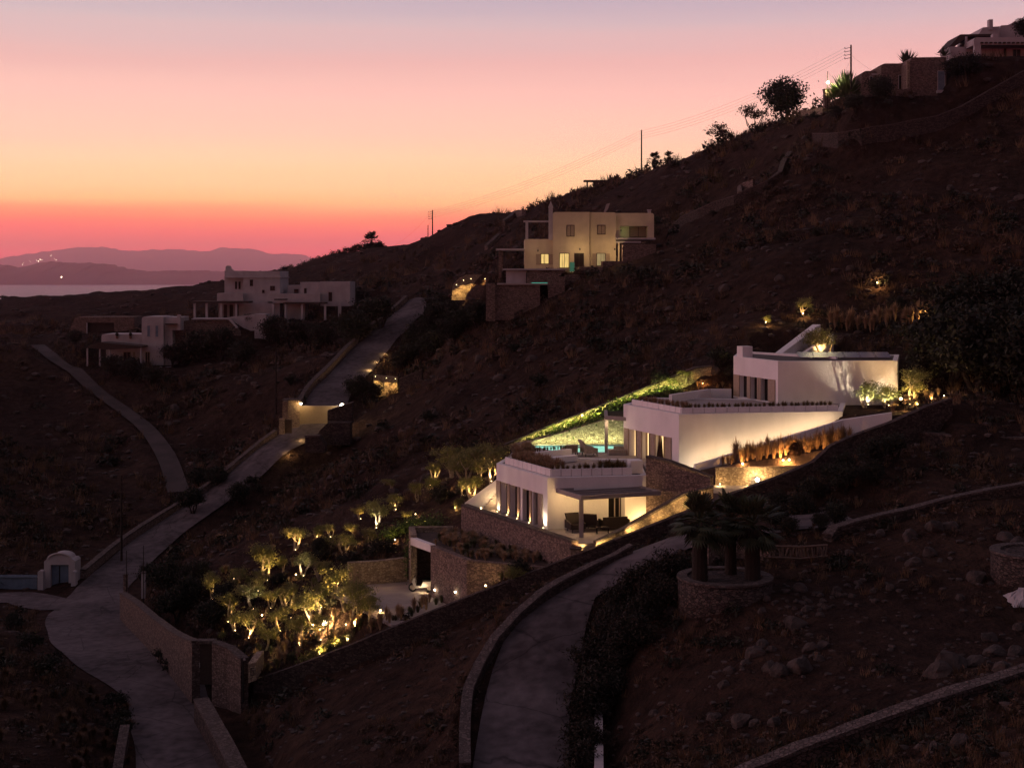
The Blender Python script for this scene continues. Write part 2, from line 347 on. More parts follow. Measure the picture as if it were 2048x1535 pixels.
def dense(pts, step=1.5):                    # Catmull-Rom
    P_ = [Vector(p) for p in pts]; out = []
    for i in range(len(P_) - 1):
        p0 = P_[max(i - 1, 0)]; p1 = P_[i]; p2 = P_[i + 1]; p3 = P_[min(i + 2, len(P_) - 1)]
        k = max(1, int((p2 - p1).length / step))
        for j in range(k):
            t = j / k
            out.append(0.5 * ((2 * p1) + (p2 - p0) * t + (2 * p0 - 5 * p1 + 4 * p2 - p3) * t * t + (3 * p1 - p0 - 3 * p2 + p3) * t ** 3))
    out.append(P_[-1]); return out
def smooth_z(pts, it=6):
    z = [p.z for p in pts]
    for _ in range(it): z = [z[0]] + [(z[i - 1] + z[i] * 2 + z[i + 1]) / 4 for i in range(1, len(z) - 1)] + [z[-1]]
    for p, q in zip(pts, z): p.z = q
    return pts
# roads: centre line in the photo, width in metres
def vlerp(a, b, t): return a + (b - a) * t
ROADS = []
def road(name, centre, w0, w1=None, step=1.5):
    c = smooth_z(dense([G(*p) if len(p) == 2 else P(*p) for p in centre], step), 10)
    strip_flat(c, (min(w0) + .8 if hasattr(w0, '__len__') else w0) + 0.6); ROADS.append((name, c, w0, w1 or w0)); return c
V_ROAD = road('valley_road', [(390,1640),(362,1535),(345,1450),(325,1385),(255,1315),(185,1255),(180,1205),(225,1160),(300,1100),(385,1045),(460,1000),(535,940),(590,890),(640,845)], [4.6,4.6,4.6,5.0,6.2,7.2,6.6,4.6,4.3,4.3,4.3,4.3,4.6,4.6])
GATE_ROAD = road('hill_road', [(640,848),(662,800),(700,755),(742,712),(790,668),(835,632),(872,600),(905,585)], 5.0)
SPUR = road('lane', [(180,1205),(110,1205),(40,1202),(-40,1200)], 4.0)
SIDE = road('dirt_track', [(75,690),(110,708),(150,745),(200,790),(262,830),(300,868),(330,910),(350,950),(358,985)], 2.0, 2.3, 3)
C_ROAD = road('garden_lane', [(1045,1600),(1045,1535),(1058,1420),(1085,1320),(1130,1235),(1195,1182),(1275,1136),(1360,1102),(1470,1076),(1580,1054),(1690,1032)], 3.9)
# level building plots
V1 = dict(zf=-15.8, zt=-12.58); V2 = dict(zf=-12.6, zt=-9.05); V3 = dict(zf=-9.05, zt=-6.04)
C1 = S(1095,955,-12.58); L1 = S(993,926,-12.58); R1 = S(1293,950,-12.58)
C2 = S(1358,828,-9.05); L2 = S(1247,808,-9.05); R2 = S(1685,822,-9.05)
C3 = S(1556,722,-6.04); L3 = S(1467,712,-6.04); R3 = S(1795,721,-6.04)
pad([(-12.5,91.0),(-10.7,94.5),(-6,96),(-1,90),(-2,86.5),(-4.2,82.8),(-7.2,82.9),(-9.2,86.5)], -20.55, 1.2)
pad([(-6.5,92),(-3.3,95.0),(3.0,83.2),(2.3,83.8),(-2.5,85.6)], -20.55, 0.8, 'down')
pad([(-3.0,95.4),(3.7,82.8),(8.0,84.2),(12,86.5),(12,90),(4,98)], -15.95, 0.9)
pad([(-1.0,98),(2,96),(12.5,88),(22,95),(18,99),(8,105.0),(-1,105.0)], -12.8, 1.2)
pad([(10.5,94.5),(22.5,94.8),(26.2,93),(29,101),(25,112),(12,108)], -9.2, 1.2)
pad([(12.3,85.0),(19.5,85.6),(19.5,89.6),(12.8,90.5)], -13.35, 1.5)
pad([(-3,166.5),(17,166),(17,176),(-3,178)], 0.4, 5)
pad([(-45,207),(-24,207),(-24,221),(-45,221)], -6.6, 5)
pad([(-60,198.5),(-47.5,198.5),(-47.5,209),(-60,209)], -12.9, 4)
pad([(41,165),(52,165),(52,177),(41,177)], 21.2, 4)
pad([(54,166),(75,166),(75,182),(54,182)], 26.0, 4)

def uwtop(x): return np.interp(x, [-0.82, 2.97, 8.84, 14.3, 17], [-13.3, -11.69, -9.35, -7.16, -6.9])
def pwtop(x): return np.interp(x, [0.23, 1.35, 7.17, 9.0, 14.0], [-12.6, -12.43, -10.7, -10.2, -9.0])
def bank():
    m = (GXX > -1.2) & (GXX < 14.6) & (GYY > 106.6) & (GYY < 116)
    x = GXX[m]; y = GYY[m]; h = HG[m]; ut = uwtop(x); pt = pwtop(x)
    lo = pt - 0.15 + (ut - 1.7 - pt + 0.15) * np.clip((y - 105.8) / 3.8, 0, 1)
    hi = ut - 0.2 + (h - ut + 0.2) * np.clip((y - 111) / 5, 0, 1)
    HG[m] = np.where(y < 109.8, lo, hi)
lowpad0 = (GXX > -1.2) & (GXX < 9.5) & (GYY > 100) & (GYY < 106.8); HG[lowpad0] = np.minimum(HG[lowpad0], -12.95)
bank()

def lowpad(x0, x1, y0, y1, fx, fz):
    m = (GXX > x0) & (GXX < x1) & (GYY > y0) & (GYY < y1)
    HG[m] = np.minimum(HG[m], np.interp(GXX[m], fx, fz))
lowpad(-10.0, -3.2, 150.0, 169.4, [-10, -3], [-3.4, -2.6])
lowpad(8.2, 13.2, 86.0, 95.2, [8, 12, 12.2, 14], [-15.6, -14.6, -13.5, -13.4])
lowpad(4.0, 12.8, 82.5, 87.2, [4, 12.5], [-16.5, -14.0])
lowpad(18.8, 29.5, 92.0, 101, [18, 30], [-9.25, -9.25])
_m = (GXX > 18.8) & (GXX < 26.6) & (GYY > 84) & (GYY < np.interp(GXX, [16.9, 21.9, 25.0], [92.25, 93.2, 92.6]) + .5)
HG[_m] = np.minimum(HG[_m], np.interp(GXX[_m], [18.8, 22, 26.6], [-12.3, -11.3, -10.2]))
lowpad(20.0, 28.0, 111.5, 119.0, [20, 28], [-7.1, -6.6])
def trench():                                  # the field drops about a metre and a half just outside the boundary wall
    m = (GXX > -15.5) & (GXX < 31) & (GYY > 70) & (GYY < 92)
    x = GXX[m]; y = GYY[m]; h = HG[m]
    wy = np.interp(x, [p[0] for p in BWL], [p[1] for p in BWL]); wz = np.interp(x, [p[0] for p in BWL], [p[2] for p in BWL])
    s = wy - y
    w = np.clip(1 - s / 7.0, 0, 1) * (s > 0.1); w = w * w * (3 - 2 * w)
    tgt = np.minimum(h, wz - 1.5)
    out = np.where(s > 0.1, h * (1 - w) + tgt * w, h)
    inn = (s <= 0.1) & (s > -1.2); out = np.where(inn, np.minimum(h, wz - 0.1), out)
    HG[m] = out
BWPX = [(510,1357,83.0),(600,1326,82.6),(700,1288,82.3),(800,1247,82.2),(900,1206,82.2),(1000,1167,82.2),(1100,1128,82.2),(1190,1093,82.2),(1300,1050,82.4),(1360,1026,82.8),(1430,997,83.2),(1500,972,83.6),(1580,942,84.0),(1625,922,84.4),(1660,890,84.8),(1700,872,85.2),(1780,843,86.2),(1850,812,87.5),(1900,795,88.5)]
BWL = [tuple(P(*q)) for q in BWPX]
trench()
# ---------------------------------------------------------------- ground
def ground_mat():
    m, nt, b = _nodes('dry_earth'); N = nt.nodes; L = nt.links
    b.inputs['Roughness'].default_value = 1.0; b.inputs['Specular IOR Level'].default_value = 0.05
    tc = N.new('ShaderNodeTexCoord')
    def noise(s, d=8, dist=0.0):
        n = N.new('ShaderNodeTexNoise'); n.inputs['Scale'].default_value = s; n.inputs['Detail'].default_value = d
        n.inputs['Distortion'].default_value = dist; L.new(tc.outputs['Object'], n.inputs['Vector']); return n
    n1 = noise(0.12, 10, 0.6); n2 = noise(1.1, 10); n3 = noise(5, 8)
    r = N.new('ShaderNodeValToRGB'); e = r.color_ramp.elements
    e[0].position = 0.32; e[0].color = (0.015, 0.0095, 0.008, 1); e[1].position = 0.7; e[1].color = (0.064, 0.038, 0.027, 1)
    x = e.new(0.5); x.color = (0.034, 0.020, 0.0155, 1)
    mx = N.new('ShaderNodeMath'); mx.operation = 'MULTIPLY_ADD'; mx.inputs[1].default_value = 0.55
    L.new(n2.outputs['Fac'], mx.inputs[0])
    m2 = N.new('ShaderNodeMath'); m2.operation = 'MULTIPLY'; m2.inputs[1].default_value = 0.45; L.new(n1.outputs['Fac'], m2.inputs[0])
    L.new(m2.outputs[0], mx.inputs[2]); L.new(mx.outputs[0], r.inputs['Fac']); L.new(r.outputs['Color'], b.inputs['Base Color'])
    ad = N.new('ShaderNodeMath'); ad.operation = 'MULTIPLY_ADD'; ad.inputs[1].default_value = 0.35
    L.new(n3.outputs['Fac'], ad.inputs[0]); L.new(n2.outputs['Fac'], ad.inputs[2])
    bp = N.new('ShaderNodeBump'); bp.inputs['Strength'].default_value = 1.0; bp.inputs['Distance'].default_value = 0.6
    L.new(ad.outputs[0], bp.inputs['Height']); L.new(bp.outputs['Normal'], b.inputs['Normal'])
    MATS['dry_earth'] = m; return m
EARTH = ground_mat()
def build_ground():
    na, nr = 620, 620
    th = np.radians(np.linspace(-50, 46, na)); r = 22.0 * np.exp(np.linspace(0, math.log(900 / 22.0), nr))
    TH, R = np.meshgrid(th, r); X = R * np.sin(TH); Y = R * np.cos(TH)
    Z = Hv(np.clip(X, GX0, GX0 + NX * GS - 1), np.clip(Y, GY0, GY0 + NY * GS - 1))
    far = np.clip((R - 330) / 250, 0, 1); Z = Z * (1 - far) + (SEA - 6) * far
    side = np.clip((np.abs(X) - 160) / 200, 0, 1) * (X < 0); Z = Z * (1 - side) + (SEA - 6) * side
    V = np.stack([X, Y, Z], -1).reshape(-1, 3)
    me = bpy.data.meshes.new('hillside'); me.vertices.add(len(V)); me.vertices.foreach_set('co', V.astype(np.float32).ravel())
    idx = np.arange(na * nr).reshape(nr, na); q = np.stack([idx[:-1, :-1], idx[:-1, 1:], idx[1:, 1:], idx[1:, :-1]], -1).reshape(-1, 4).astype(np.int32)
    me.loops.add(q.size); me.loops.foreach_set('vertex_index', q.ravel()); me.polygons.add(len(q))
    me.polygons.foreach_set('loop_start', (np.arange(len(q)) * 4).astype(np.int32)); me.polygons.foreach_set('loop_total', np.full(len(q), 4, np.int32))
    me.update(calc_edges=True); me.polygons.foreach_set('use_smooth', [True] * len(q)); me.materials.append(EARTH)
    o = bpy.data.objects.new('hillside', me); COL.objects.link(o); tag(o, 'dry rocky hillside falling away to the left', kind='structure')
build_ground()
def road_mesh(name, c, w0, w1, label):
    mb = MB(); n = len(c); K = 6; vs = []
    for i, p in enumerate(c):
        t = c[min(i + 1, n - 1)] - c[max(i - 1, 0)]; t.z = 0; t.normalize(); s = Vector((t.y, -t.x, 0)); w = float(np.interp(i / (n - 1), np.linspace(0, 1, len(w0)), w0)) if hasattr(w0, '__len__') else w0 + (w1 - w0) * i / (n - 1)
        w *= 1 + 0.02 * math.sin(i * 1.3) + 0.02 * math.sin(i * 0.37 + 1)
        for k in range(K):
            q = p + s * w * (k / (K - 1) - 0.5); vs.append((q.x, q.y, max(H(q.x, q.y), H(q.x+.3, q.y), H(q.x-.3, q.y), H(q.x, q.y+.4), H(q.x, q.y-.4)) + 0.05))
    fs = [(i * K + k, i * K + k + 1, (i + 1) * K + k + 1, (i + 1) * K + k) for i in range(n - 1) for k in range(K - 1)]
    mb.add(vs, fs); o = mb.build(name, CONC if name != 'dirt_track' else mat('packed_dirt', (0.075, 0.056, 0.052), (0.04, 0.031, 0.029), 0.4, 0.95, 0.4, 5), smooth=True); tag(o, label, kind='structure')
LBL = {'valley_road': 'pale concrete road climbing from the valley to the lit metal gate', 'hill_road': 'concrete drive beyond the lit gate', 'lane': 'short paved lane by the white arched gatehouse',
       'dirt_track': 'narrow track below the whitewashed houses', 'garden_lane': 'narrow concrete lane curving past the palm planter'}
for nm, c, w0, w1 in ROADS: road_mesh(nm, c, w0, w1, LBL[nm])
# ---------------------------------------------------------------- sea and islands
def build_sea():
    m, nt, b = _nodes('sea_water'); N = nt.nodes; L = nt.links
    b.inputs['Base Color'].default_value = (0.05, 0.05, 0.10, 1); b.inputs['Roughness'].default_value = 0.34
    b.inputs['IOR'].default_value = 1.33
    tc = N.new('ShaderNodeTexCoord'); mp = N.new('ShaderNodeMapping'); mp.inputs['Scale'].default_value = (0.03, 0.012, 1)
    n = N.new('ShaderNodeTexNoise'); n.inputs['Scale'].default_value = 1.0; n.inputs['Detail'].default_value = 8
    L.new(tc.outputs['Object'], mp.inputs['Vector']); L.new(mp.outputs['Vector'], n.inputs['Vector'])
    bp = N.new('ShaderNodeBump'); bp.inputs['Strength'].default_value = 0.6; bp.inputs['Distance'].default_value = 9.0
    L.new(n.outputs['Fac'], bp.inputs['Height']); L.new(bp.outputs['Normal'], b.inputs['Normal'])
    mb = MB(); mb.add([(-60000, -400, SEA), (60000, -400, SEA), (60000, 90000, SEA), (-60000, 90000, SEA)], [(0, 1, 2, 3)])
    tag(mb.build('sea', m), 'calm sea below the sunset', kind='structure')
build_sea()
def island(name, prof, d, depth, m, label):
    # prof: photo px, py of the crest at distance d; the flanks fall to the water on both sides
    mb = MB(); pts = []
    xs = np.linspace(prof[0][0], prof[-1][0], 160); ys = np.interp(xs, [p[0] for p in prof], [p[1] for p in prof])
    k = np.ones(5) / 5; ys2 = np.convolve(np.pad(ys, 2, mode='edge'), k, 'valid')
    rows = 14; r = np.random.default_rng(3); V = []
    jit = r.normal(0, 1, (rows, len(xs)))
    for i in range(rows):
        t = i / (rows - 1) * 2 - 1; h = (1 - abs(t)) ** 0.8
        for j, (x, y) in enumerate(zip(xs, ys2)):
            p = P(x, y, d); top = p.z - SEA
            V.append((p.x + jit[i, j] * 20 * h, d + t * depth, SEA - 3 + (top + 3) * h * (1 + 0.03 * jit[i, j] * (abs(t) > 0.05))))
    n = len(xs); fs = [(i * n + j, i * n + j + 1, (i + 1) * n + j + 1, (i + 1) * n + j) for i in range(rows - 1) for j in range(n - 1)]
    mb.add(V, fs); tag(mb.build(name, m, smooth=True), label, kind='structure')
ISL = mat('island_slope', (0.10, 0.075, 0.07), (0.06, 0.045, 0.042), 0.002, 1.0)
island('far_island', [(-260,530),(-120,524),(0,520),(18,512),(60,505),(95,501),(120,496),(142,493),(165,493),(185,490),(210,490),(225,494),(240,498),(268,499),(285,496),(315,495),(345,497),(370,497),(395,501),(420,499),(438,493),(446,491),(462,493),(495,494),(520,499),(545,505),(570,505),(592,505),(610,509),(650,518),(690,526),(760,536),(860,546),(980,549)], 28000, 3500, ISL, 'far pale mountain ridge across the sea')
island('near_island', [(-260,540),(-140,528),(-60,524),(0,527),(12,528),(28,535),(60,530),(80,523),(95,520),(120,522),(150,524),(172,522),(190,523),(215,528),(245,535),(280,540),(300,541),(330,540),(365,539),(420,540),(480,541),(560,544),(640,550),(700,556)], 11000, 800, ISL, 'near dark low island')
# ---------------------------------------------------------------- haze
def haze():
    m = bpy.data.materials.new('sea_air'); m.use_nodes = True; nt = m.node_tree; nt.nodes.remove(nt.nodes['Principled BSDF'])
    v = nt.nodes.new('ShaderNodeVolumePrincipled'); v.inputs['Density'].default_value = HAZE
    v.inputs['Color'].default_value = (1.0, 0.66, 0.86, 1); v.inputs['Anisotropy'].default_value = 0.9
    nt.links.new(v.outputs[0], nt.nodes['Material Output'].inputs['Volume'])
    mb = MB(); mb.box(-36000, 36000, -600, 33000, SEA - 8, 760)
    o = mb.build('haze', m); tag(o, 'thin evening sea haze', kind='stuff')
HAZE = 5.5e-5
haze()
# ---------------------------------------------------------------- sky
def lin(c): return tuple(((v / 255 + 0.055) / 1.055) ** 2.4 if v > 10 else v / 255 / 12.92 for v in c)
def world():
    w = bpy.data.worlds.new('World'); sc.world = w; w.use_nodes = True; nt = w.node_tree; N = nt.nodes; L = nt.links
    bg = N['Background']; tc = N.new('ShaderNodeTexCoord'); sp = N.new('ShaderNodeSeparateXYZ'); L.new(tc.outputs['Generated'], sp.inputs[0])
    mp = N.new('ShaderNodeMapping'); mp.inputs['Scale'].default_value = (2.2, 2.2, 45); L.new(tc.outputs['Generated'], mp.inputs['Vector'])
    no = N.new('ShaderNodeTexNoise'); no.inputs['Scale'].default_value = 1.0; no.inputs['Detail'].default_value = 4; L.new(mp.outputs['Vector'], no.inputs['Vector'])
    a = N.new('ShaderNodeMath'); a.operation = 'MULTIPLY_ADD'; a.inputs[1].default_value = 0.020; L.new(no.outputs['Fac'], a.inputs[0])
    s0 = N.new('ShaderNodeMath'); s0.operation = 'SUBTRACT'; s0.inputs[1].default_value = 0.010; L.new(sp.outputs['Z'], s0.inputs[0]); L.new(s0.outputs[0], a.inputs[2])
    mr = N.new('ShaderNodeMapRange'); mr.inputs['From Min'].default_value = 0; mr.inputs['From Max'].default_value = 0.3; L.new(a.outputs[0], mr.inputs['Value'])
    r = N.new('ShaderNodeValToRGB'); e = r.color_ramp.elements
    st = [(553,(228,112,128)),(520,(240,112,122)),(502,(246,112,120)),(484,(234,114,116)),(462,(244,117,112)),(442,(250,131,108)),(422,(252,152,112)),(402,(254,180,128)),(378,(253,202,148)),(330,(254,213,168)),(270,(254,208,178)),(200,(251,200,181)),(130,(246,194,182)),(60,(229,193,189)),(0,(213,187,190)),(-70,(192,172,184)),(-290,(150,140,162))]
    meas = {484: (172, 96, 99), 462: (186, 100, 101), 442: (199, 106, 102), 422: (208, 117, 104), 402: (213, 135, 109), 378: (219, 165, 128), 330: (227, 187, 150), 270: (233, 191, 163), 200: (235, 188, 169), 130: (235, 184, 171), 60: (228, 182, 175), 0: (225, 184, 178)}
    cor = lambda y, c: [(0.6 * q if y >= 442 else 0.53 if y > 130 else 0.48) * t * min(2.4, (t / m)) for q, t, m in zip((1.0, 0.90, 0.70), lin(c), lin(meas.get(y, meas[484] if y > 484 else (225, 184, 178))))]   # the sea air dims the low sky
    for i, (y, c) in enumerate(st):
        pos = min(1, (553 - y) / F / 0.3)
        if i < 2: el = e[i]; el.position = pos
        else: el = e.new(pos)
        el.color = (*cor(y, c), 1)
    L.new(mr.outputs[0], r.inputs['Fac'])
    mr2 = N.new('ShaderNodeMapRange'); mr2.inputs['From Min'].default_value = 0.28; mr2.inputs['From Max'].default_value = 1.0; L.new(sp.outputs['Z'], mr2.inputs['Value'])
    r2 = N.new('ShaderNodeValToRGB'); e = r2.color_ramp.elements
    e[0].position = 0; e[0].color = (*cor(-290, (150, 140, 162)), 1); e[1].position = 1; e[1].color = (0.055, 0.045, 0.058, 1)
    x = e.new(0.35); x.color = (0.12, 0.09, 0.115, 1)
    L.new(mr2.outputs[0], r2.inputs['Fac'])
    gt = N.new('ShaderNodeMath'); gt.operation = 'GREATER_THAN'; gt.inputs[1].default_value = 0.29; L.new(sp.outputs['Z'], gt.inputs[0])
    px_ = N.new('ShaderNodeMapRange'); px_.inputs['From Min'].default_value = -0.25; px_.inputs['From Max'].default_value = 0.3; L.new(sp.outputs['X'], px_.inputs['Value'])
    pk = N.new('ShaderNodeMix'); pk.data_type = 'RGBA'; pk.blend_type = 'MULTIPLY'; pk.inputs[7].default_value = (1.0, 0.93, 0.96, 1); L.new(px_.outputs[0], pk.inputs[0]); L.new(r.outputs[0], pk.inputs[6])
    mx = N.new('ShaderNodeMix'); mx.data_type = 'RGBA'; L.new(gt.outputs[0], mx.inputs[0]); L.new(pk.outputs[2], mx.inputs[6]); L.new(r2.outputs[0], mx.inputs[7])
    az = N.new('ShaderNodeMapRange'); az.interpolation_type = 'SMOOTHSTEP'; az.inputs['From Min'].default_value = -0.6; az.inputs['From Max'].default_value = 0.5
    az.inputs['To Min'].default_value = BACK; az.inputs['To Max'].default_value = 1.0; dt = N.new('ShaderNodeVectorMath'); dt.operation = 'DOT_PRODUCT'; dt.inputs[1].default_value = (-0.6, 0.8, 0); L.new(tc.outputs['Generated'], dt.inputs[0]); L.new(dt.outputs['Value'], az.inputs['Value'])
    mu = N.new('ShaderNodeMix'); mu.data_type = 'RGBA'; mu.blend_type = 'MULTIPLY'; mu.inputs[0].default_value = 1
    zs = N.new('ShaderNodeMapRange'); zs.inputs['From Min'].default_value = 0.75; zs.inputs['From Max'].default_value = 0.3; zs.inputs['To Min'].default_value = 0; L.new(sp.outputs['Z'], zs.inputs['Value'])
    one = N.new('ShaderNodeMix'); one.data_type = 'FLOAT'; one.inputs[2].default_value = 1.0; L.new(zs.outputs[0], one.inputs[0]); L.new(az.outputs[0], one.inputs[3])
    L.new(mx.outputs[2], mu.inputs[6]); L.new(one.outputs[0], mu.inputs[7])
    L.new(mu.outputs[2], bg.inputs['Color']); bg.inputs['Strength'].default_value = SKYS
BACK = 0.26; SKYS = 2.0
world()
sun = bpy.data.objects.new('afterglow', bpy.data.lights.new('afterglow', 'SUN')); COL.objects.link(sun)
sun.data.energy = 0.58; sun.data.angle = math.radians(50); sun.data.color = (1.0, 0.60, 0.62); sun.rotation_euler = Vector((0.93, -0.10, -0.32)).to_track_quat('-Z', 'Y').to_euler()
# ---------------------------------------------------------------- camera, render
cam = bpy.data.objects.new('camera', bpy.data.cameras.new('camera')); COL.objects.link(cam)
cam.location = (0, 0, 0); cam.rotation_euler = (math.radians(90), 0, 0)
cam.data.sensor_width = 36; cam.data.lens = 36 * F / 2048; cam.data.shift_y = -(767.5 - HY) / 2048
cam.data.clip_start = 0.5; cam.data.clip_end = 120000
sc.camera = cam
sc.view_settings.view_transform = 'Standard'; sc.view_settings.look = 'None'; sc.view_settings.exposure = 0; sc.view_settings.gamma = 1
cy = sc.cycles
cy.use_denoising = True; cy.use_light_tree = True; cy.max_bounces = 6; cy.diffuse_bounces = 3; cy.glossy_bounces = 3; cy.volume_bounces = 2
cy.transparent_max_bounces = 6; cy.sample_clamp_indirect = 3.0; cy.caustics_reflective = False; cy.caustics_refractive = False
# ---------------------------------------------------------------- building helpers
def area2(p): return sum(p[i][0] * p[(i + 1) % len(p)][1] - p[(i + 1) % len(p)][0] * p[i][1] for i in range(len(p)))
def inset(poly, d):
    P2 = [Vector((p[0], p[1])) for p in poly]; n = len(P2); s = 1 if area2(poly) > 0 else -1; out = []
    for i in range(n):
        a, b, c = P2[i - 1], P2[i], P2[(i + 1) % n]
        e1 = (b - a).normalized(); e2 = (c - b).normalized()
        n1 = Vector((-e1.y, e1.x)) * s; n2 = Vector((-e2.y, e2.x)) * s
        bis = (n1 + n2); k = d / max(0.3, bis.dot(n1)); out.append(tuple(b + bis * k))
    return out
def ring(mb, poly, th, z0, z1, opens=None):
    q = inset(poly, th); n = len(poly); opens = opens or {}
    for i in range(n):
        A = Vector((poly[i][0], poly[i][1])); B = Vector((poly[(i + 1) % n][0], poly[(i + 1) % n][1]))
        Ai = Vector(q[i]); Bi = Vector(q[(i + 1) % n]); L = (B - A).length
        cuts = sorted(opens.get(i, [])); u = 0; last_o, last_i = A, Ai
        for (u0, u1, za, zb) in cuts:
            o0 = A.lerp(B, u0 / L); o1 = A.lerp(B, u1 / L); i0 = Ai.lerp(Bi, u0 / L); i1 = Ai.lerp(Bi, u1 / L)
            mb.prism([last_o, o0, i0, last_i], z0, z1)
            if zb < z1: mb.prism([o0, o1, i1, i0], zb, z1)
            if za > z0: mb.prism([o0, o1, i1, i0], z0, za)
            last_o, last_i = o1, i1
        mb.prism([last_o, B, Bi, last_i], z0, z1)
def upx(A, B, px):
    k = (px - CX) / F; dx = B[0] - A[0]; dy = B[1] - A[1]; t = (k * A[1] - A[0]) / (dx - k * dy)
    return t * math.hypot(dx, dy)
def at_u(A, B, u, off=0.0):
    A = Vector((A[0], A[1])); B = Vector((B[0], B[1])); d = (B - A).normalized(); n = Vector((d.y, -d.x))
    if n.dot(A) > 0: n = -n
    return A + d * u + n * off
def xy(v): return (v[0], v[1])
def extr(mb, pts, d, depth):               # outline seen square-on from the front at distance d, with real depth
    n = len(pts); w = [P(x, y, d) for x, y in pts]
    ar = sum(w[i].x * w[(i + 1) % n].z - w[(i + 1) % n].x * w[i].z for i in range(n))
    if ar < 0: w = w[::-1]
    vs = [(p.x, d, p.z) for p in w] + [(p.x, d + depth, p.z) for p in w]
    fs = [tuple(range(n)), tuple(range(n, 2 * n))[::-1]] + [(i, n + i, n + (i + 1) % n, (i + 1) % n) for i in range(n)]
    return mb.add(vs, fs)
def rect(mb, x0, x1, y0, y1, d, depth): return extr(mb, [(x0, y1), (x1, y1), (x1, y0), (x0, y0)], d, depth)
def rrect(mb, x0, x1, y0, y1, r, d, depth, left=True, right=True):   # rounded top corners
    pts = [(x0, y1), (x1, y1)]
    if right: pts += [(x1 - r + r * math.cos(a), y0 + r - r * math.sin(a)) for a in np.linspace(0, math.pi / 2, 5)]
    else: pts += [(x1, y0)]
    if left: pts += [(x0 + r - r * math.sin(a), y0 + r - r * math.cos(a)) for a in np.linspace(0, math.pi / 2, 5)]
    else: pts += [(x0, y0)]
    return extr(mb, pts, d, depth)
def window(par, x0, x1, y0, y1, d, pane=GLASS, frame=WOOD, name='window', shut=None, mull=True):
    m = MB(); t = 1.3 * 0.9
    rect(m, x0, x1, y0, y0 + t, d - .06, .12); rect(m, x0, x1, y1 - t, y1, d - .06, .12)
    rect(m, x0, x0 + t, y0 + t, y1 - t, d - .06, .12); rect(m, x1 - t, x1, y0 + t, y1 - t, d - .06, .12)
    if mull: rect(m, (x0 + x1) / 2 - .4, (x0 + x1) / 2 + .4, y0 + t, y1 - t, d - .05, .1)
    f = m.build(name, frame, par)
    g = MB(); rect(g, x0 + t, x1 - t, y0 + t, y1 - t, d - .02, .04); pn = g.build('pane', pane, f); pn.parent = f
    return f
def sub(mb, name, m, parent, root):        # a sub-part: mesh written in world space, parented to a part
    o = mb.build(name, m, None); me = o.data
    off = Vector(root['_loc']); me.transform(Matrix.Translation(-off)); o.parent = parent
    return o
_wb = window
def window(par, x0, x1, y0, y1, d, pane=GLASS, frame=WOOD, name='window', mull=True):
    m = MB(); t = 1.1
    rect(m, x0, x1, y0, y0 + t, d - .06, .12); rect(m, x0, x1, y1 - t, y1, d - .06, .12)
    rect(m, x0, x0 + t, y0 + t, y1 - t, d - .06, .12); rect(m, x1 - t, x1, y0 + t, y1 - t, d - .06, .12)
    if mull: rect(m, (x0 + x1) / 2 - .4, (x0 + x1) / 2 + .4, y0 + t, y1 - t, d - .05, .1)
    f = m.build(name, frame, par)
    g = MB(); rect(g, x0 + t, x1 - t, y0 + t, y1 - t, d - .02, .04); sub(g, 'pane', pane, f, par)
    return f
def part(par, name, m, fn, smooth=False):
    b = MB(); fn(b); return b.build(name, m, par, smooth=smooth)
# walls that follow a line: top given as (x, y, ztop); bottom follows the ground
def line_wall(name, pts, th, label, m=DRYST, cap=None, cat='wall', group=None, deep=0.6, bottom=None, step=1.2, jit=0.05, parent=None, rough=True, curve=True):
    pts = dense(pts, step) if curve else [Vector(p) for p in pts]; n = len(pts); mb = MB(); c = MB(); vs = []; r = random.Random(len(label))
    for i, p in enumerate(pts):
        t = pts[min(i + 1, n - 1)] - pts[max(i - 1, 0)]; t.z = 0; t.normalize(); s = Vector((t.y, -t.x, 0)) * th / 2
        j = r.uniform(-jit, jit); zt = p.z + j
        for q in (p - s, p + s):
            zb = bottom if bottom is not None else H(q.x, q.y) - deep
            vs.append((q.x, q.y, min(zb, zt - .1))); vs.append((q.x, q.y, zt))
    fs = []
    for i in range(n - 1):
        a = i * 4; b = a + 4
        fs += [(a, b, b + 1, a + 1), (a + 3, b + 3, b + 2, a + 2), (a + 1, b + 1, b + 3, a + 3)]
    fs += [(0, 1, 3, 2), (n * 4 - 4, n * 4 - 2, n * 4 - 1, n * 4 - 3)]
    mb.add(vs, fs)
    if parent is not None: return mb.build(name, m, parent)
    if cap is not None:
        root = thing(name, (pts[0].x, pts[0].y, pts[0].z - 1), label, cat, group)
        mb.build('wall', m, root); vs = []; fs = []
        for i, p in enumerate(pts):
            t = pts[min(i + 1, n - 1)] - pts[max(i - 1, 0)]; t.z = 0; t.normalize(); s = Vector((t.y, -t.x, 0)) * (th / 2 + .03)
            for q in (p - s, p + s):
                vs.append((q.x, q.y, p.z - 0.02)); vs.append((q.x, q.y, p.z + .10 + r.uniform(-jit, jit) * .6))
        for i in range(n - 1):
            a = i * 4; b = a + 4; fs += [(a, b, b + 1, a + 1), (a + 3, b + 3, b + 2, a + 2), (a + 1, b + 1, b + 3, a + 3)]
        fs += [(0, 1, 3, 2), (n * 4 - 4, n * 4 - 2, n * 4 - 1, n * 4 - 3)]
        c.add(vs, fs); c.build('coping', cap, root); return root
    o = mb.build(name, m, None, (pts[0].x, pts[0].y, pts[0].z - 1)); return tag(o, label, cat, group)
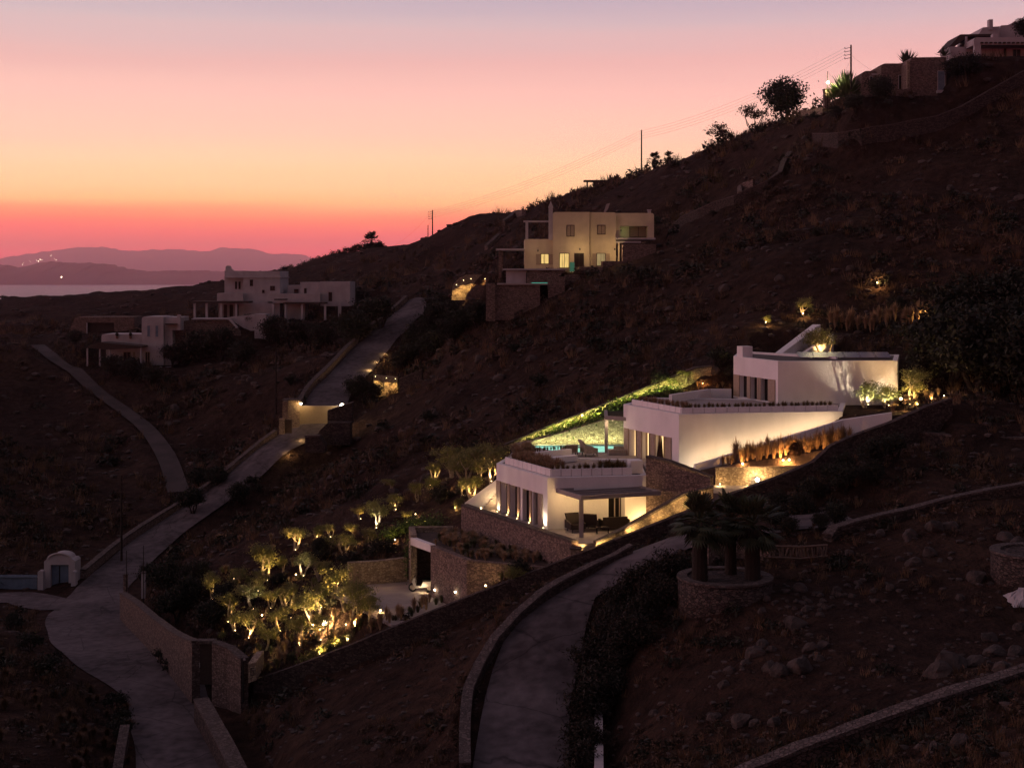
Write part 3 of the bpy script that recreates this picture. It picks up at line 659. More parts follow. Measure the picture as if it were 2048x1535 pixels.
# ================================================================ LOWER PAVILION
z0, z1 = -15.8, -12.58
pv = [xy(L1), xy(C1), xy(R1), (8.75, 97.0), (-0.2, 98.6)]
v = thing('pavilion', (3.5, 92, z0), 'lowest white flat-roofed pavilion with grass planter roof and tall dark doors', 'house')
op0 = [(upx(L1, C1, a), upx(L1, C1, b), z0, -13.72) for a, b in ((1002.5,1016),(1021,1035.5),(1045,1059.5),(1066,1077))]
op1 = [(upx(C1, R1, 1217), upx(C1, R1, 1250), z0, -13.75)]
b = MB(); ring(b, pv, 0.35, z0 - 0.6, z1, {0: op0, 1: op1}); b.build('wall', WHITE, v)
core = inset(pv, 0.5); b = MB(); b.prism(core, z0 - .6, z1 - 0.06); b.build('roof', SLAB, v)
for a, c, za, zb in op0:
    p = part(v, 'glass_door', GLASS, lambda m: m.seg(L1, C1, -.42, -.38, z0, zb, a, c))
    m = MB(); m.seg(L1, C1, -.38, -.30, z0, zb, (a + c) / 2 - .03, (a + c) / 2 + .03); m.seg(L1, C1, -.38, -.30, zb - .06, zb, a, c); sub(m, 'frame', DWOOD, p, v)
for x0, x1 in ((994,1002.4),(1016.1,1020.8),(1035.8,1040.5),(1059.8,1064.5),(1077.2,1086)):
    part(v, 'shutter', WOOD, lambda m: m.seg(L1, C1, .012, .07, z0 + .03, -13.70, upx(L1, C1, x0), upx(L1, C1, x1)))
a, c, za, zb = op1[0]
p = part(v, 'glass_door', GLASS, lambda m: m.seg(C1, R1, -.42, -.38, z0, zb, a, c))
m = MB(); [m.seg(C1, R1, -.38, -.28, z0, zb, a + (c - a) * t, a + (c - a) * t + .06) for t in (0, .42, .72, .94)]; sub(m, 'frame', GREYM, p, v)
def upstand(root, A, B, off, spacing, zb, zt, u0, u1):
    n = max(1, round((u1 - u0) / spacing)); w = (u1 - u0) / n; m = MB()
    for i in range(n): m.seg(A, B, -off - .1, -off, zb, zt, u0 + i * w + .018, u0 + (i + 1) * w - .018)
    m.build('planter_panel', WHITE, root)
    k = MB(); k.seg(A, B, -off - .2, -off - .11, zb, zt - .02, u0, u1); k.build('planter_lining', DWOOD, root)
LL = (Vector(xy(C1)) - Vector(xy(L1))).length; RR = (Vector(xy(R1)) - Vector(xy(C1))).length
upstand(v, L1, C1, 0.42, .68, z1, -12.12, 0.45, LL - 0.42)
upstand(v, C1, R1, 0.42, .68, z1, -12.12, 0.30, upx(C1, R1, 1268))
m = MB(); m.seg(L1, C1, -1.3, -.63, z1 - .05, -12.3, .5, LL - .9); m.seg(C1, R1, -1.25, -.63, z1 - .05, -12.3, .9, upx(C1, R1, 1266)); m.build('planter_soil', SOIL, v)
m = MB(); m.seg(C1, R1, -1.9, -.95, z1 - .02, -11.78, upx(C1, R1, 1269), RR + .02); m.seg(C1, R1, -2.1, -1.92, z1 - .02, -11.8, upx(C1, R1, 1215), RR + .02); m.build('parapet', WHITE, v)
# terrace on its roof level
t = thing('roof_terrace', (5, 99, -12.7), 'paved pool terrace between the lower and middle white pavilions', 'terrace')
poly = [(-0.25, 98.7), (8.8, 97.1), (8.9, 90.0), (10.7, 91.2), (11.4, 94), (9.3, 99.6), (9.3, 101.1), (3.5, 101.1), (1.0, 105.2), (0.5, 105.2)]
part(t, 'floor', SLAB, lambda m: m.prism(poly, -16.4, -12.6))
part(t, 'bench_wall', WHITE, lambda m: m.seg((2.0, 94.3), (4.5, 96.1), -.5, 0, -12.6, -12.2))
part(t, 'planter_wall', WHITE, lambda m: m.seg((1.5, 95.6), (4.15, 97.6), -.25, 0, -12.6, -11.95))
# pool
pool = thing('swimming_pool', (5, 103, -12.7), 'narrow pool glowing turquoise under the stone wall', 'pool')
WATER = emit_mat('emissive_pool_water', (0.42, 0.95, 0.72), 0.85, 0.2)  # water surface itself emits; the underwater light is put into its colour
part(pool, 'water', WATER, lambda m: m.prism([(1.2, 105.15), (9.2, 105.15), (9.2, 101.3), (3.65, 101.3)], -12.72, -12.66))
part(pool, 'rim', SLAB, lambda m: m.seg((1.2, 105.42), (9.2, 105.42), -.05, .2, -12.8, -12.55))
part(pool, 'basin', WHITE, lambda m: m.prism([(1.2, 105.1), (9.2, 105.1), (9.2, 101.3), (3.65, 101.3)], -14.0, -12.80))
line_wall('pool_wall', [(x, 106.25, float(pwtop(x))) for x in (0.2, 1.35, 3.2, 5.2, 7.0, 7.6, 8.6, 10)], 1.3, 'stone wall lit green directly behind the turquoise pool', STONE2, jit=.02, bottom=-12.9, curve=False)
line_wall('garden_wall', [(x, 110.0, float(uwtop(x))) for x in (-0.9, 1, 3, 5, 7, 9, 11, 13, 14.2)] + [(15.6, 110.4, -7.05)], 0.5, 'long sloping stone wall with ivy above the pool, under the dark hillside', STONE2, CAPST, deep=.4, jit=.02, curve=False)
# pavilion furniture
def boxm(b, cx, cy_, w, d, z0, z1, rot=0.0):
    c, s = math.cos(rot), math.sin(rot)
    b.prism([(cx + x * c - y * s, cy_ + x * s + y * c) for x, y in ((-w/2,-d/2),(w/2,-d/2),(w/2,d/2),(-w/2,d/2))], z0, z1)
def armchair(loc, rot, label, mats=(CANVAS, CANVAS), group=None, sc_=1.0, high=False):
    r = thing('lounge_chair', (0, 0, 0), label, 'chair', group); r['_loc'] = (0, 0, 0)
    m = MB(); m.prism([(-.36,-.38),(.36,-.38),(.36,.32),(-.36,.32)], .18, .42); m.build('seat', mats[0], r)
    m = MB(); zz = 1.0 if high else .78
    m.add([(-.36,.2,.40),(.36,.2,.40),(.40,.55,zz),(-.40,.55,zz),(-.36,.36,.38),(.36,.36,.38),(.42,.68,zz-.03),(-.42,.68,zz-.03)],
          [(0,1,2,3),(7,6,5,4),(0,3,7,4),(1,5,6,2),(3,2,6,7),(0,4,5,1)]); m.build('backrest', mats[0], r)
    for s in (-1, 1):
        m = MB(); m.add([(s*.37,-.36,.2),(s*.46,-.36,.2),(s*.48,.5,.2),(s*.37,.5,.2),(s*.37,-.36,.5),(s*.46,-.36,.5),(s*.48,.5,.66),(s*.37,.5,.66)],
                        [(0,1,2,3),(7,6,5,4),(0,4,5,1),(1,5,6,2),(2,6,7,3),(3,7,4,0)]); m.build('armrest', mats[1], r)
    for x in (-.34, .34):
        for y in (-.32, .38): m = MB(); m.tube([(x, y, .19), (x * 1.05, y * 1.05, 0.0)], .025, 5); m.build('leg', DARKM, r)
    r.location = loc; r.rotation_euler = (0, 0, rot); r.scale = (sc_,) * 3
    return r
def pfloor(px, z, py): return S(px, py, z)
p = S(1180, 911, -12.6); armchair((p.x, p.y, -12.6), math.radians(105), 'beige lounge chair with tall back facing left beside the pool', high=True, sc_=1.15)
p = S(1137, 910, -12.6); armchair((p.x, p.y, -12.6), math.radians(200), 'low rounded lounge chair left of the black side table', sc_=1.05)
p = S(1160, 908, -12.6); t = thing('side_table', (p.x, p.y, -12.6), 'small black side table between the two lounge chairs', 'table')
part(t, 'table_top', DARKM, lambda m: boxm(m, p.x, p.y, .42, .42, -12.13, -12.08))
for sx in (-.17, .17):
    for sy in (-.17, .17): part(t, 'leg', DARKM, lambda m: boxm(m, p.x + sx, p.y + sy, .035, .035, -12.6, -12.13))
p = S(1234, 909, -12.6); t = thing('daybed', (p.x, p.y, -12.6), 'wide beige daybed under the pergola by the middle pavilion', 'sofa')
part(t, 'base', GREYM, lambda m: boxm(m, p.x, p.y, 1.25, .8, -12.6, -12.42, .05)); part(t, 'mattress', CANVAS, lambda m: boxm(m, p.x, p.y, 1.2, .78, -12.42, -12.22, .05))
part(t, 'cushion', CANVAS, lambda m: boxm(m, p.x + .15, p.y + .2, .75, .2, -12.22, -12.02, .05))
# pergola by the pool
t = thing('pergola', (6.7, 101, -12.6), 'pale steel pergola beside the pool, joined to the middle pavilion', 'pergola')
pp = S(1212.5, 905, -12.6)
part(t, 'post', GREYM, lambda m: boxm(m, pp.x, pp.y, .22, .22, -12.6, -10.2)); part(t, 'post', GREYM, lambda m: boxm(m, pp.x + .25, 104.9, .2, .2, -12.6, -10.2))
def f(m):
    m.prism([(pp.x - .12, pp.y - .12), (8.3, 99.3), (8.3, 99.55), (pp.x - .12, pp.y + .12)], -10.2, -9.95)
    m.prism([(pp.x - .12, pp.y + .13), (pp.x + .12, pp.y + .13), (pp.x + .37, 105.0), (pp.x + .13, 105.0)], -10.2, -9.95)
part(t, 'beam', GREYM, f)
def f(m):
    for i in range(7): y = pp.y + .45 + i * .55; m.box(pp.x + .1 + i * .03, 9.1, y, y + .1, -10.12, -9.99)
part(t, 'slat', DWOOD, f)
# pergola over the lower terrace
A_, B_, C_, D_ = S(1112, 976, -13.25), S(1162, 991, -13.25), S(1322, 981, -13.25), S(1270, 968, -13.25)
t = thing('pergola', (4.5, 85.5, -15.8), 'grey steel pergola with one post over the lower terrace', 'pergola')
quad = [xy(A_), xy(B_), xy(C_), xy(D_)]
b = MB(); ring(b, quad, .16, -13.52, -13.25); b.build('roof_frame', GREYM, t)
def f(m):
    q = inset(quad, .17)
    for i in range(1, 4):
        k = i / 4; a = Vector(q[0]).lerp(Vector(q[1]), k); c = Vector(q[3]).lerp(Vector(q[2]), k); m.seg(a, c, -.05, .05, -13.42, -13.28)
part(t, 'cross_bar', GREYM, f)
part(t, 'canopy', DWOOD, lambda m: m.prism(inset(quad, .175), -13.47, -13.43))
pp = S(1162, 1075, -15.8); part(t, 'post', GREYM, lambda m: boxm(m, pp.x + .02, pp.y + .1, .26, .26, -15.8, -13.52))
# lower terrace floor and walls
t = thing('lower_terrace', (3.5, 86, -15.9), 'paved terrace wrapped round the foot of the lowest white pavilion', 'terrace')
LW = [(-3.25, 95.7), (3.6, 82.75)]
part(t, 'floor', SLAB, lambda m: m.prism([(-2.9, 95.5), (3.75, 83.0), (5.6, 83.9), (8.7, 85.9), (8.9, 90.5), (2.6, 88.6), (-.6, 95.2)], -16.5, -15.8))
line_wall('retaining_wall', [(-3.25, 95.7, -15.55), (0.2, 89.2, -15.6), (3.7, 82.75, -15.62)], .45, 'brown stone retaining wall running below the dark doors of the lowest pavilion', STONE, CAPST, bottom=-18.6, jit=.015, curve=False)
t = thing('gate_pier', (3.9, 82.7, -17), 'short stone pier lit yellow at the end of the brown retaining wall', 'pier')
part(t, 'pier', STONE2, lambda m: boxm(m, 3.72, 82.5, .62, .5, -17.6, -15.95))
part(t, 'coping', CAPST, lambda m: boxm(m, 3.72, 82.5, .7, .58, -15.95, -15.87))
# left stair
t = thing('garden_stair', (-2, 95.6, -15.8), 'white stair wall sloping down left of the lowest pavilion, lit from inside', 'stairs')
a, c = S(932, 1014, -15.62), (-1.02, 95.35)
part(t, 'wall', WHITE, lambda m: m.seg((-3.2, 96.3), (-.95, 96.0), -.05, .2, -16.4, (-15.45, -13.75)))
for i in range(6): part(t, 'step', SLAB, lambda m: m.seg((-1.9 + i * .16, 95.9), (-.75, 95.75), -.1, .35 - i * .03, -16.2, -15.8 + .17 * (i + 1)))
# furniture on the lower terrace
for px, py, ro, lb in ((1152, 1064, 20, 'dark rattan armchair left of the pergola post'), (1186, 1060, 160, 'dark rattan armchair with high back right of the pergola post')):
    p = S(px, py, -15.8); armchair((p.x, p.y + .2, -15.8), math.radians(ro), lb, (RATTAN, RATTAN), sc_=1.1, high=True)
p = S(1228, 1058, -15.8); t = thing('outdoor_sofa', (p.x, p.y, -15.8), 'dark rattan sofa at the right end of the lower terrace', 'sofa')
part(t, 'seat', RATTAN, lambda m: boxm(m, p.x, p.y, 1.6, .75, -15.7, -15.38, .25)); part(t, 'backrest', RATTAN, lambda m: boxm(m, p.x + .05, p.y - .42, 1.6, .12, -15.7, -14.95, .25))
for s in (-.85, .85): part(t, 'armrest', RATTAN, lambda m: boxm(m, p.x + s * .97, p.y + s * .25, .12, .8, -15.7, -15.15, .25))
p = S(1205, 1066, -15.8); t = thing('coffee_table', (p.x, p.y, -15.8), 'low dark table among the rattan seats', 'table')
part(t, 'table_top', RATTAN, lambda m: boxm(m, p.x, p.y, .8, .5, -15.45, -15.4, .2))
for sx in (-.35, .35):
    for sy in (-.2, .2): part(t, 'leg', RATTAN, lambda m: boxm(m, p.x + sx, p.y + sy, .05, .05, -15.8, -15.45))
# right side walls of the lower terrace
line_wall('terrace_side_wall', [(4.9, 83.3, -15.75), (6.6, 84.0, -15.1), (8.6, 85.1, -14.2), (10.4, 86.0, -13.35), (12.3, 86.2, -12.9)], .35, 'low stone wall with pale coping rising beside the rattan seats', STONE2, CAPST, jit=.01, curve=False)
line_wall('fieldstone_wall', [(8.62, 89.2, -11.42), (9.9, 88.3, -11.62), (12.35, 86.9, -12.42)], .5, 'tall brown stone wall between the lower pavilion and the lit driveway', STONE, CAPST, bottom=-16.2, jit=.01, curve=False)
# ================================================================ MIDDLE PAVILION
z0, z1 = V2['zf'], V2['zt']
pv = [xy(L2), xy(C2), xy(R2), (24.5, 103.0), (10.5, 105.4)]
v = thing('pavilion', (15, 98, z0), 'middle white pavilion with glowing doorways and a long wall lit from below', 'house')
PX2 = [(1258.5,1274.5,'lit'),(1284.5,1297.5,'lit'),(1311.5,1317,'lit'),(1301.5,1304.5,'dark'),(1317.5,1328.5,'curtain')]
ops = sorted([(upx(L2, C2, a), upx(L2, C2, b), z0, -10.72) for a, b in ((1258.5,1275),(1284.5,1302),(1311.5,1336))])
b = MB(); ring(b, pv, 0.35, z0 - 0.6, z1, {0: ops}); b.build('wall', WHITE, v)
b = MB(); b.prism(inset(pv, 0.5), z0 - .6, z1 - 0.06); b.build('roof', SLAB, v)
for a, c, za, zb in ops:
    p = part(v, 'glass_door', WARMWIN, lambda m: m.seg(L2, C2, -.44, -.40, z0, zb, a, c))
    m = MB(); w = c - a
    for k in (0, .3, .62, .93): m.seg(L2, C2, -.40, -.30, z0, zb, a + w * k, a + w * k + .06)
    sub(m, 'frame', WOOD, p, v)
    m = MB(); m.seg(L2, C2, -.395, -.36, z0, zb, a + w * .36, a + w * .56); sub(m, 'curtain', WOOD, p, v)
for x0, x1 in ((1249,1258.3),(1275.2,1284.3),(1302.2,1311.2),(1336.2,1343.5)):
    part(v, 'shutter', WOOD, lambda m: m.seg(L2, C2, .012, .07, z0 + .03, -10.70, upx(L2, C2, x0), upx(L2, C2, x1)))
LL = (Vector(xy(C2)) - Vector(xy(L2))).length; RR = (Vector(xy(R2)) - Vector(xy(C2))).length
upstand(v, L2, C2, 0.42, .80, z1, -8.68, 0.45, LL - 0.42)
upstand(v, C2, R2, 0.42, .78, z1, -8.68, 0.30, RR - .1)
m = MB(); m.seg(L2, C2, -1.6, -.63, z1 - .05, -8.85, .5, LL - .9); m.seg(C2, R2, -1.4, -.63, z1 - .05, -8.85, .9, RR - .2); m.build('planter_soil', SOIL, v)
m = MB(); m.seg((11.6, 102.0), (15.0, 106.4), -.25, 0, -9.2, (-8.55, -8.5)); m.seg((15.05, 106.5), (16.6, 106.4), -.25, 0, -9.2, -8.5); m.build('parapet', WHITE, v)
# ramp wall
A_ = S(1388, 928, -12.17); 
ramp = line_wall('ramp_wall', [(11.85, 91.3, -12.2), (16.9, 92.25, -10.82), (21.9, 93.2, -9.46), (25.0, 92.6, -8.93)], .35, 'white wall with sloping top in front of the lit side of the middle pavilion', WHITE, None, jit=0, curve=False, bottom=-13.9, deep=.5)
line_wall('planter_wall', [(13.0, 89.9, -12.16), (15.8, 89.7, -12.1), (18.9, 89.6, -12.0)], .4, 'low stone planter wall with a bright lamp beside the driveway', STONE2, None, jit=.015, curve=False, bottom=-13.9)
m = MB(); m.prism([(12.2, 91.0), (13.2, 90.15), (19.5, 89.8), (23.5, 91.2), (23.5, 92.8), (21.9, 92.9)], -14, [-12.5, -12.25, -12.1, -10.7, -10.2, -10.6])
tag(m.build('planting_bed', SOIL, None, (17, 91, -13)), 'earth bed of reeds under the white sloping wall', 'flower bed')
m = MB(); m.prism([(12.2, 86.4), (19.2, 85.4), (19.4, 89.4), (12.9, 89.7), (11.9, 91.1), (11.2, 91.1), (12.4, 87.0)], -14.2, -13.28)
tag(m.build('driveway', SLAB, None), 'paved driveway end lit yellow by the stone planter', kind='structure')
# ================================================================ UPPER PAVILION
z0, z1 = V3['zf'], V3['zt']
pv = [xy(L3), xy(C3), xy(R3), (30.0, 109.0), (18.0, 112.0)]
v = thing('pavilion', (23, 105, z0), 'topmost white pavilion with solar panels, square chimney and leaf shadows on its wall', 'house')
ops = [(upx(L3, C3, a), upx(L3, C3, b), z0, -7.42) for a, b in ((1480,1495),(1502,1515.5),(1523,1537))]
b = MB(); ring(b, pv, 0.35, z0 - 0.6, z1, {0: ops}); b.build('wall', WHITE, v)
b = MB(); b.prism(inset(pv, 0.36), z0 - .6, z1 - 0.07); b.build('roof', mat('roof_gravel', (0.10, 0.085, 0.085), None, 8, 0.95), v)
for a, c, za, zb in ops: part(v, 'glass_door', GLASS, lambda m: m.seg(L3, C3, -.34, -.30, z0, zb, a, c))
for x0, x1 in ((1468.5,1479.8),(1495.2,1501.8),(1515.7,1519),(1520,1522.8),(1537.2,1551)):
    part(v, 'shutter', WOOD, lambda m: m.seg(L3, C3, .012, .07, z0 + .03, -7.40, upx(L3, C3, x0), upx(L3, C3, x1)))
p = at_u(L3, C3, .75, -.55); part(v, 'chimney', WHITE, lambda m: boxm(m, p.x, p.y, .85, .85, z1 - .1, -5.25, .35))
SOLAR = mat('solar_glass', (0.16, 0.13, 0.17), None, 3, 0.22, spec=1.0, metallic=.5)
for i in range(6):
    x = 21.3 + i * 1.15
    def f(m): m.add([(x, 104.2, -5.98), (x + 1.1, 104.25, -5.98), (x + 1.2, 105.8, -5.66), (x + .1, 105.8, -5.66), (x, 104.2, -6.02), (x + 1.1, 104.25, -6.02), (x + 1.2, 105.8, -5.74), (x + .1, 105.8, -5.74)], [(0,1,2,3),(7,6,5,4),(0,4,5,1),(1,5,6,2),(2,6,7,3),(3,7,4,0)])
    part(v, 'solar_panel', SOLAR, f)
m = MB(); m.seg((18.6, 111.5), (24.0, 103.9), -.1, .1, z1 - .05, z1 + .12); m.build('parapet', WHITE, v)
t = thing('stair_wall', (23, 116, -6.6), 'white diagonal stair wall climbing the slope behind the topmost pavilion', 'stairs')
part(t, 'wall', WHITE, lambda m: m.prism([(21.0, 113.6), (21.55, 113.4), (26.1, 119.0), (25.5, 119.3)], -8.0, [-6.35, -6.35, -4.05, -4.05]))
part(t, 'wall', WHITE, lambda m: m.prism([(23.0, 113.9), (23.2, 113.7), (26.6, 116.4), (26.4, 116.7)], -8.0, [-6.45, -6.45, -4.75, -4.75]))
for i in range(7): part(t, 'step', SLAB, lambda m: m.prism([(21.8 + i * .55, 113.6 + i * .6), (23.1 + i * .5, 114.0 + i * .38), (23.6 + i * .5, 114.4 + i * .38), (22.3 + i * .55, 114.2 + i * .6)], -8.0, -6.9 + .25 * i))
line_wall('garden_terrace_wall', [(27.0, 119, -4.85), (29.5, 118.5, -5.0), (32.5, 117.5, -5.45), (34.6, 115.5, -5.9)], .45, 'curved stone terrace wall under feathery grasses behind the topmost pavilion', STONE, CAPST, deep=1.5, jit=.015)
# ================================================================ GARAGE
v = thing('garage', (-3.5, 89, -20.5), 'stone-faced garage with planted roof and open bay beside the courtyard', 'garage')
g1, g2, g3 = (-5.2, 90.0), (-2.75, 85.35), (2.35, 83.75); GL = (-6.65, 92.5)
b = MB(); b.seg(g1, g2, -.45, 0, -21.2, -17.2); b.seg(g2, g3, -.45, 0, -21.2, (-17.22, -17.35)); b.build('wall', STONE, v)
b = MB(); b.seg(GL, (-7.0, 95.4), -.4, 0, -21.2, -17.0); b.seg((-7.0, 95.45), (-4.0, 95.6), -.4, 0, -21.2, -17.0); b.build('side_wall', STONE2, v)
b = MB(); b.seg(GL, g1, -.35, .03, -17.62, -17.15); b.build('lintel', WHITE, v)
b = MB(); b.prism([(-6.5, 92.6), (-5.3, 90.35), (-2.65, 86.0), (2.4, 84.25), (3.0, 83.6), (-3.3, 95.4), (-6.8, 95.2)], -17.5, -17.3); b.build('roof', SOIL, v)
b = MB(); b.seg((-4.6, 94.6), (1.6, 84.5), -.3, 0, -21.2, -17.55); b.build('inner_wall', STONE2, v)
line_wall('courtyard_wall', [(-10.9, 93.4, -18.95), (-9, 93.9, -18.93), (-7.1, 94.6, -18.85)], .4, 'low warm-lit stone wall at the back of the courtyard', STONE2, None, bottom=-21.2, jit=.01)
m = MB(); m.prism([(-12, 91.2), (-10.8, 93.4), (-7.2, 95), (-4.5, 95), (-5.0, 90.5), (-2.6, 85.9), (-4.3, 82.6), (-7.1, 82.75), (-9.1, 86.3)], -21, -20.45)
tag(m.build('courtyard', SLAB, None), 'paved courtyard in front of the garage', kind='structure')
# ================================================================ BOUNDARY WALL
line_wall('boundary_wall', [Vector(q) for q in BWL], .45, 'long dark stone boundary wall stepping down below the floodlit garden', DRYST, None, deep=.6, jit=.02)
def gw(L, h=.8): return [(lambda q: Vector((q.x, q.y, q.z + h)))(G(x, y, 90, ht=h)) for x, y in L]
# ================================================================ MIDDLE OLD HOUSE
d = 165.0
v = thing('house', tuple(P(1180, 540, d)), 'two-storey cream house with rounded roof edges and lit ground floor windows, high on the slope', 'house')
def f(m):
    rrect(m, 1106, 1179, 424, 545, 4, d, 8, True, False); rrect(m, 1179.3, 1232, 424.6, 545, 4, d + .25, 8, False, True)
    rrect(m, 1049, 1106, 478, 545, 1.5, d + .5, 7); rrect(m, 1232.3, 1308, 426, 452, 5, d + .6, 6, False, True)
    rect(m, 1232.3, 1240, 452, 476, d + .6, 6); rect(m, 1295, 1308, 452, 476, d + .6, 6); rect(m, 1240, 1295, 452, 476, d + 2.2, 4.4)
part(v, 'wall', CREAM, f)
part(v, 'balcony', OLDWHITE, lambda m: rect(m, 1231, 1311, 475.5, 479, d - .3, 6))
part(v, 'porch_beam', OLDWHITE, lambda m: rect(m, 1232, 1282, 482, 485.5, d - .1, .3))
for x in (1236, 1241.5): part(v, 'porch_column', CREAM, lambda m: rect(m, x, x + 3.2, 485.6, 524, d + (.0 if x < 1240 else 1.5), .3))
CH = part(v, 'chimney', OLDWHITE, lambda m: (rect(m, 1097.5, 1105.5, 415, 480, d + .1, .6), extr(m, [(1096.3, 415), (1106.7, 415), (1101.5, 402)], d, .8)))
for (x0, x1, y0, y1) in ((1133, 1149, 450, 473), (1194.5, 1211, 450, 469)): window(v, x0, x1, y0, y1, d if x0 < 1180 else d + .25, WOOD, DWOOD)
window(v, 1259, 1294.5, 452, 474, d + 2.2, WOOD, DWOOD, 'balcony_door')
window(v, 1081, 1098, 507, 528, d + .5, WARMWIN2, DWOOD)
for x in (1072.3, 1098.3): part(v, 'shutter', WOOD, lambda m: rect(m, x, x + 8.2, 508, 529, d + .4, .1))
window(v, 1118.5, 1138.5, 506, 536, d, WARMWIN2, DWOOD, 'glass_door')
window(v, 1148.5, 1168, 506, 534, d, GLASS, DWOOD, 'glass_door')
DIMWIN = emit_mat('dim_room', (1.0, 0.70, 0.32), 0.32, 0.3)
window(v, 1193, 1211, 506, 532, d + .25, DIMWIN, DWOOD, 'glass_door')
for x in (1184.5, 1211.3): part(v, 'shutter', WOOD, lambda m: rect(m, x, x + 8.2, 507, 533, d + .15, .1))
part(v, 'satellite_dish', GREYM, lambda m: (extr(m, [(1208, 424), (1213, 408), (1220, 406), (1216, 418), (1211, 425)], d + 3, .25), rect(m, 1209, 1211, 421, 430, d + 3.1, .1)))
part(v, 'vent', OLDWHITE, lambda m: (rect(m, 1296, 1302, 421, 427, d + 2, .4), rect(m, 1295, 1303, 419, 420.5, d + 1.9, .6)))
t = thing('pergola', tuple(P(1076, 478, d)), 'white roof terrace pergola beside the slim chimney of the cream house', 'pergola')
part(t, 'beam', OLDWHITE, lambda m: (rect(m, 1047, 1103, 441, 444.5, d + .4, .3), rect(m, 1047, 1103, 441, 444.5, d + 5, .3)))
for x in (1051, 1053.5): part(t, 'post', OLDWHITE, lambda m: rect(m, x, x + 3, 444.6, 479, d + (.4 if x < 1052 else 5), .3))
t = thing('pergola', tuple(P(1020, 540, d)), 'low dark-roofed pergola left of the cream house terrace', 'pergola')
part(t, 'roof', OLDWHITE, lambda m: rect(m, 992, 1049, 497, 500.5, d - 1, 5))
for x in (997, 1000): part(t, 'post', STONE, lambda m: rect(m, x, x + 6, 500.6, 556, d + (-.8 if x < 999 else 3), .5))
t = thing('terrace', tuple(P(1100, 560, d)), 'stepped terraces with a thin glowing pool edge below the cream house', 'terrace')
part(t, 'upper_terrace', OLDWHITE, lambda m: (rect(m, 1005, 1134, 537, 540, d - 3.2, 4), rect(m, 1012, 1052, 541, 566, d - 2.6, 4)))
part(t, 'stair', STONE, lambda m: [rect(m, 1054, 1128 - i * 5, 541 + i * 5, 566 if i == 4 else 546 + i * 5, d - 3.0 - i * .5, 3) for i in range(5)])
part(t, 'lower_terrace', SLAB, lambda m: rect(m, 994, 1096, 566.5, 569.5, d - 7, 6))
part(t, 'retaining_wall', STONE, lambda m: (rect(m, 972, 990, 566, 642, d - 7.3, 1), rect(m, 990.2, 1080, 570, 640, d - 6.8, 3), rect(m, 1096.3, 1130, 553, 600, d - 6.5, 4), rect(m, 1130.3, 1160, 549, 590, d - 4, 3), rect(m, 1160.3, 1205, 533.5, 580, d - 3.5, 3), rect(m, 1205.3, 1245, 522, 560, d - 2.5, 3), rect(m, 1245.3, 1312, 488, 540, d - 2, 3)))
part(t, 'pool_edge', emit_mat('emissive_pool_edge', (0.15, 0.8, 0.6), 0.35), lambda m: rect(m, 1063, 1095, 564.8, 566.4, d - 6.9, .3))  # edge strip emits; the pool glow is put into its material
part(t, 'glass_screen', emit_mat('emissive_glass', (0.3, 0.8, 0.5), 0.12), lambda m: rect(m, 1139.5, 1149, 524, 543, d - 2.2, .1))  # pane emits faintly; its lit look is put into the material
line_wall('stepped_wall', [P(975, 658, 160), P(1043, 620, 158)], .4, 'thin pale wall edge sloping under the stone base of the cream house', DRYST, CAPST, deep=.8)
# uplit garden wall left of it
t = thing('garden_wall', tuple(P(950, 575, 170)), 'stone garden wall with a row of glowing wall lights left of the cream house', 'wall')
part(t, 'wall', STONE2, lambda m: extr(m, [(903, 600), (905, 570), (918, 556), (932, 549), (985, 549), (997, 553), (997, 600)], 170, .6))
part(t, 'lower_wall', STONE, lambda m: extr(m, [(932, 598), (933, 588), (944, 576), (952, 570), (990, 571), (992, 598)], 167.5, .6))
UPL = []
for x, y in ((913, 569), (927, 560), (942, 557), (970, 557), (992, 557)): UPL.append((x, y, 169.6))
# lit wall by the drive
t = thing('garden_wall', tuple(P(770, 780, 166)), 'short stone wall by the drive washed by three downlights', 'wall')
part(t, 'wall', STONE2, lambda m: extr(m, [(747, 795), (747, 749), (795, 754), (795, 795)], 165.5, .6))
for x, y in ((751, 752), (773, 755), (791, 757)): UPL.append((x, y, 165.2, -1))
line_wall('drive_wall', [P(800, 758, 164), P(845, 739, 163)], .35, 'thin dark wall climbing right from the downlit stone wall', DRYST, CAPST, deep=.5)
# ================================================================ LEFT OLD HOUSES
d = 212.0
v = thing('house', tuple(P(500, 640, d)), 'tall whitewashed cube house with corniced parapet and curled corner chimney', 'house')
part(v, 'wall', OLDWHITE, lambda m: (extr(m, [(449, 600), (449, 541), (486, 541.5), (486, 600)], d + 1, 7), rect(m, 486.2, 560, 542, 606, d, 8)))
part(v, 'cornice', OLDWHITE, lambda m: (rect(m, 447.5, 561.5, 553.5, 555.5, d - .15, 8.3),))
part(v, 'chimney', OLDWHITE, lambda m: (rrect(m, 451, 461, 531, 541, 4.5, d + 1.5, .8), extr(m, [(461, 541), (461, 536), (467, 541)], d + 1.6, .6)))
part(v, 'plinth', OLDWHITE, lambda m: (rrect(m, 434, 486, 586, 603, 2, d - 1.5, 6), rect(m, 437, 545, 603.2, 638, d - 1.0, 6)))
for (x0, x1, y0, y1) in ((470, 474, 563, 578), (477, 481, 563, 578)): window(v, x0, x1, y0, y1, d + 1, GLASS, DWOOD, mull=False)
window(v, 499.5, 506, 559, 572, d, GLASS, DWOOD); window(v, 540, 550, 571.5, 581, d, GLASS, DWOOD); window(v, 524, 529, 579.5, 586, d, GLASS, DWOOD, mull=False)
for x in (447, 459, 470): window(v, x, x + 7, 609, 635, d - 1.0, GLASS, DWOOD, 'shuttered_door')
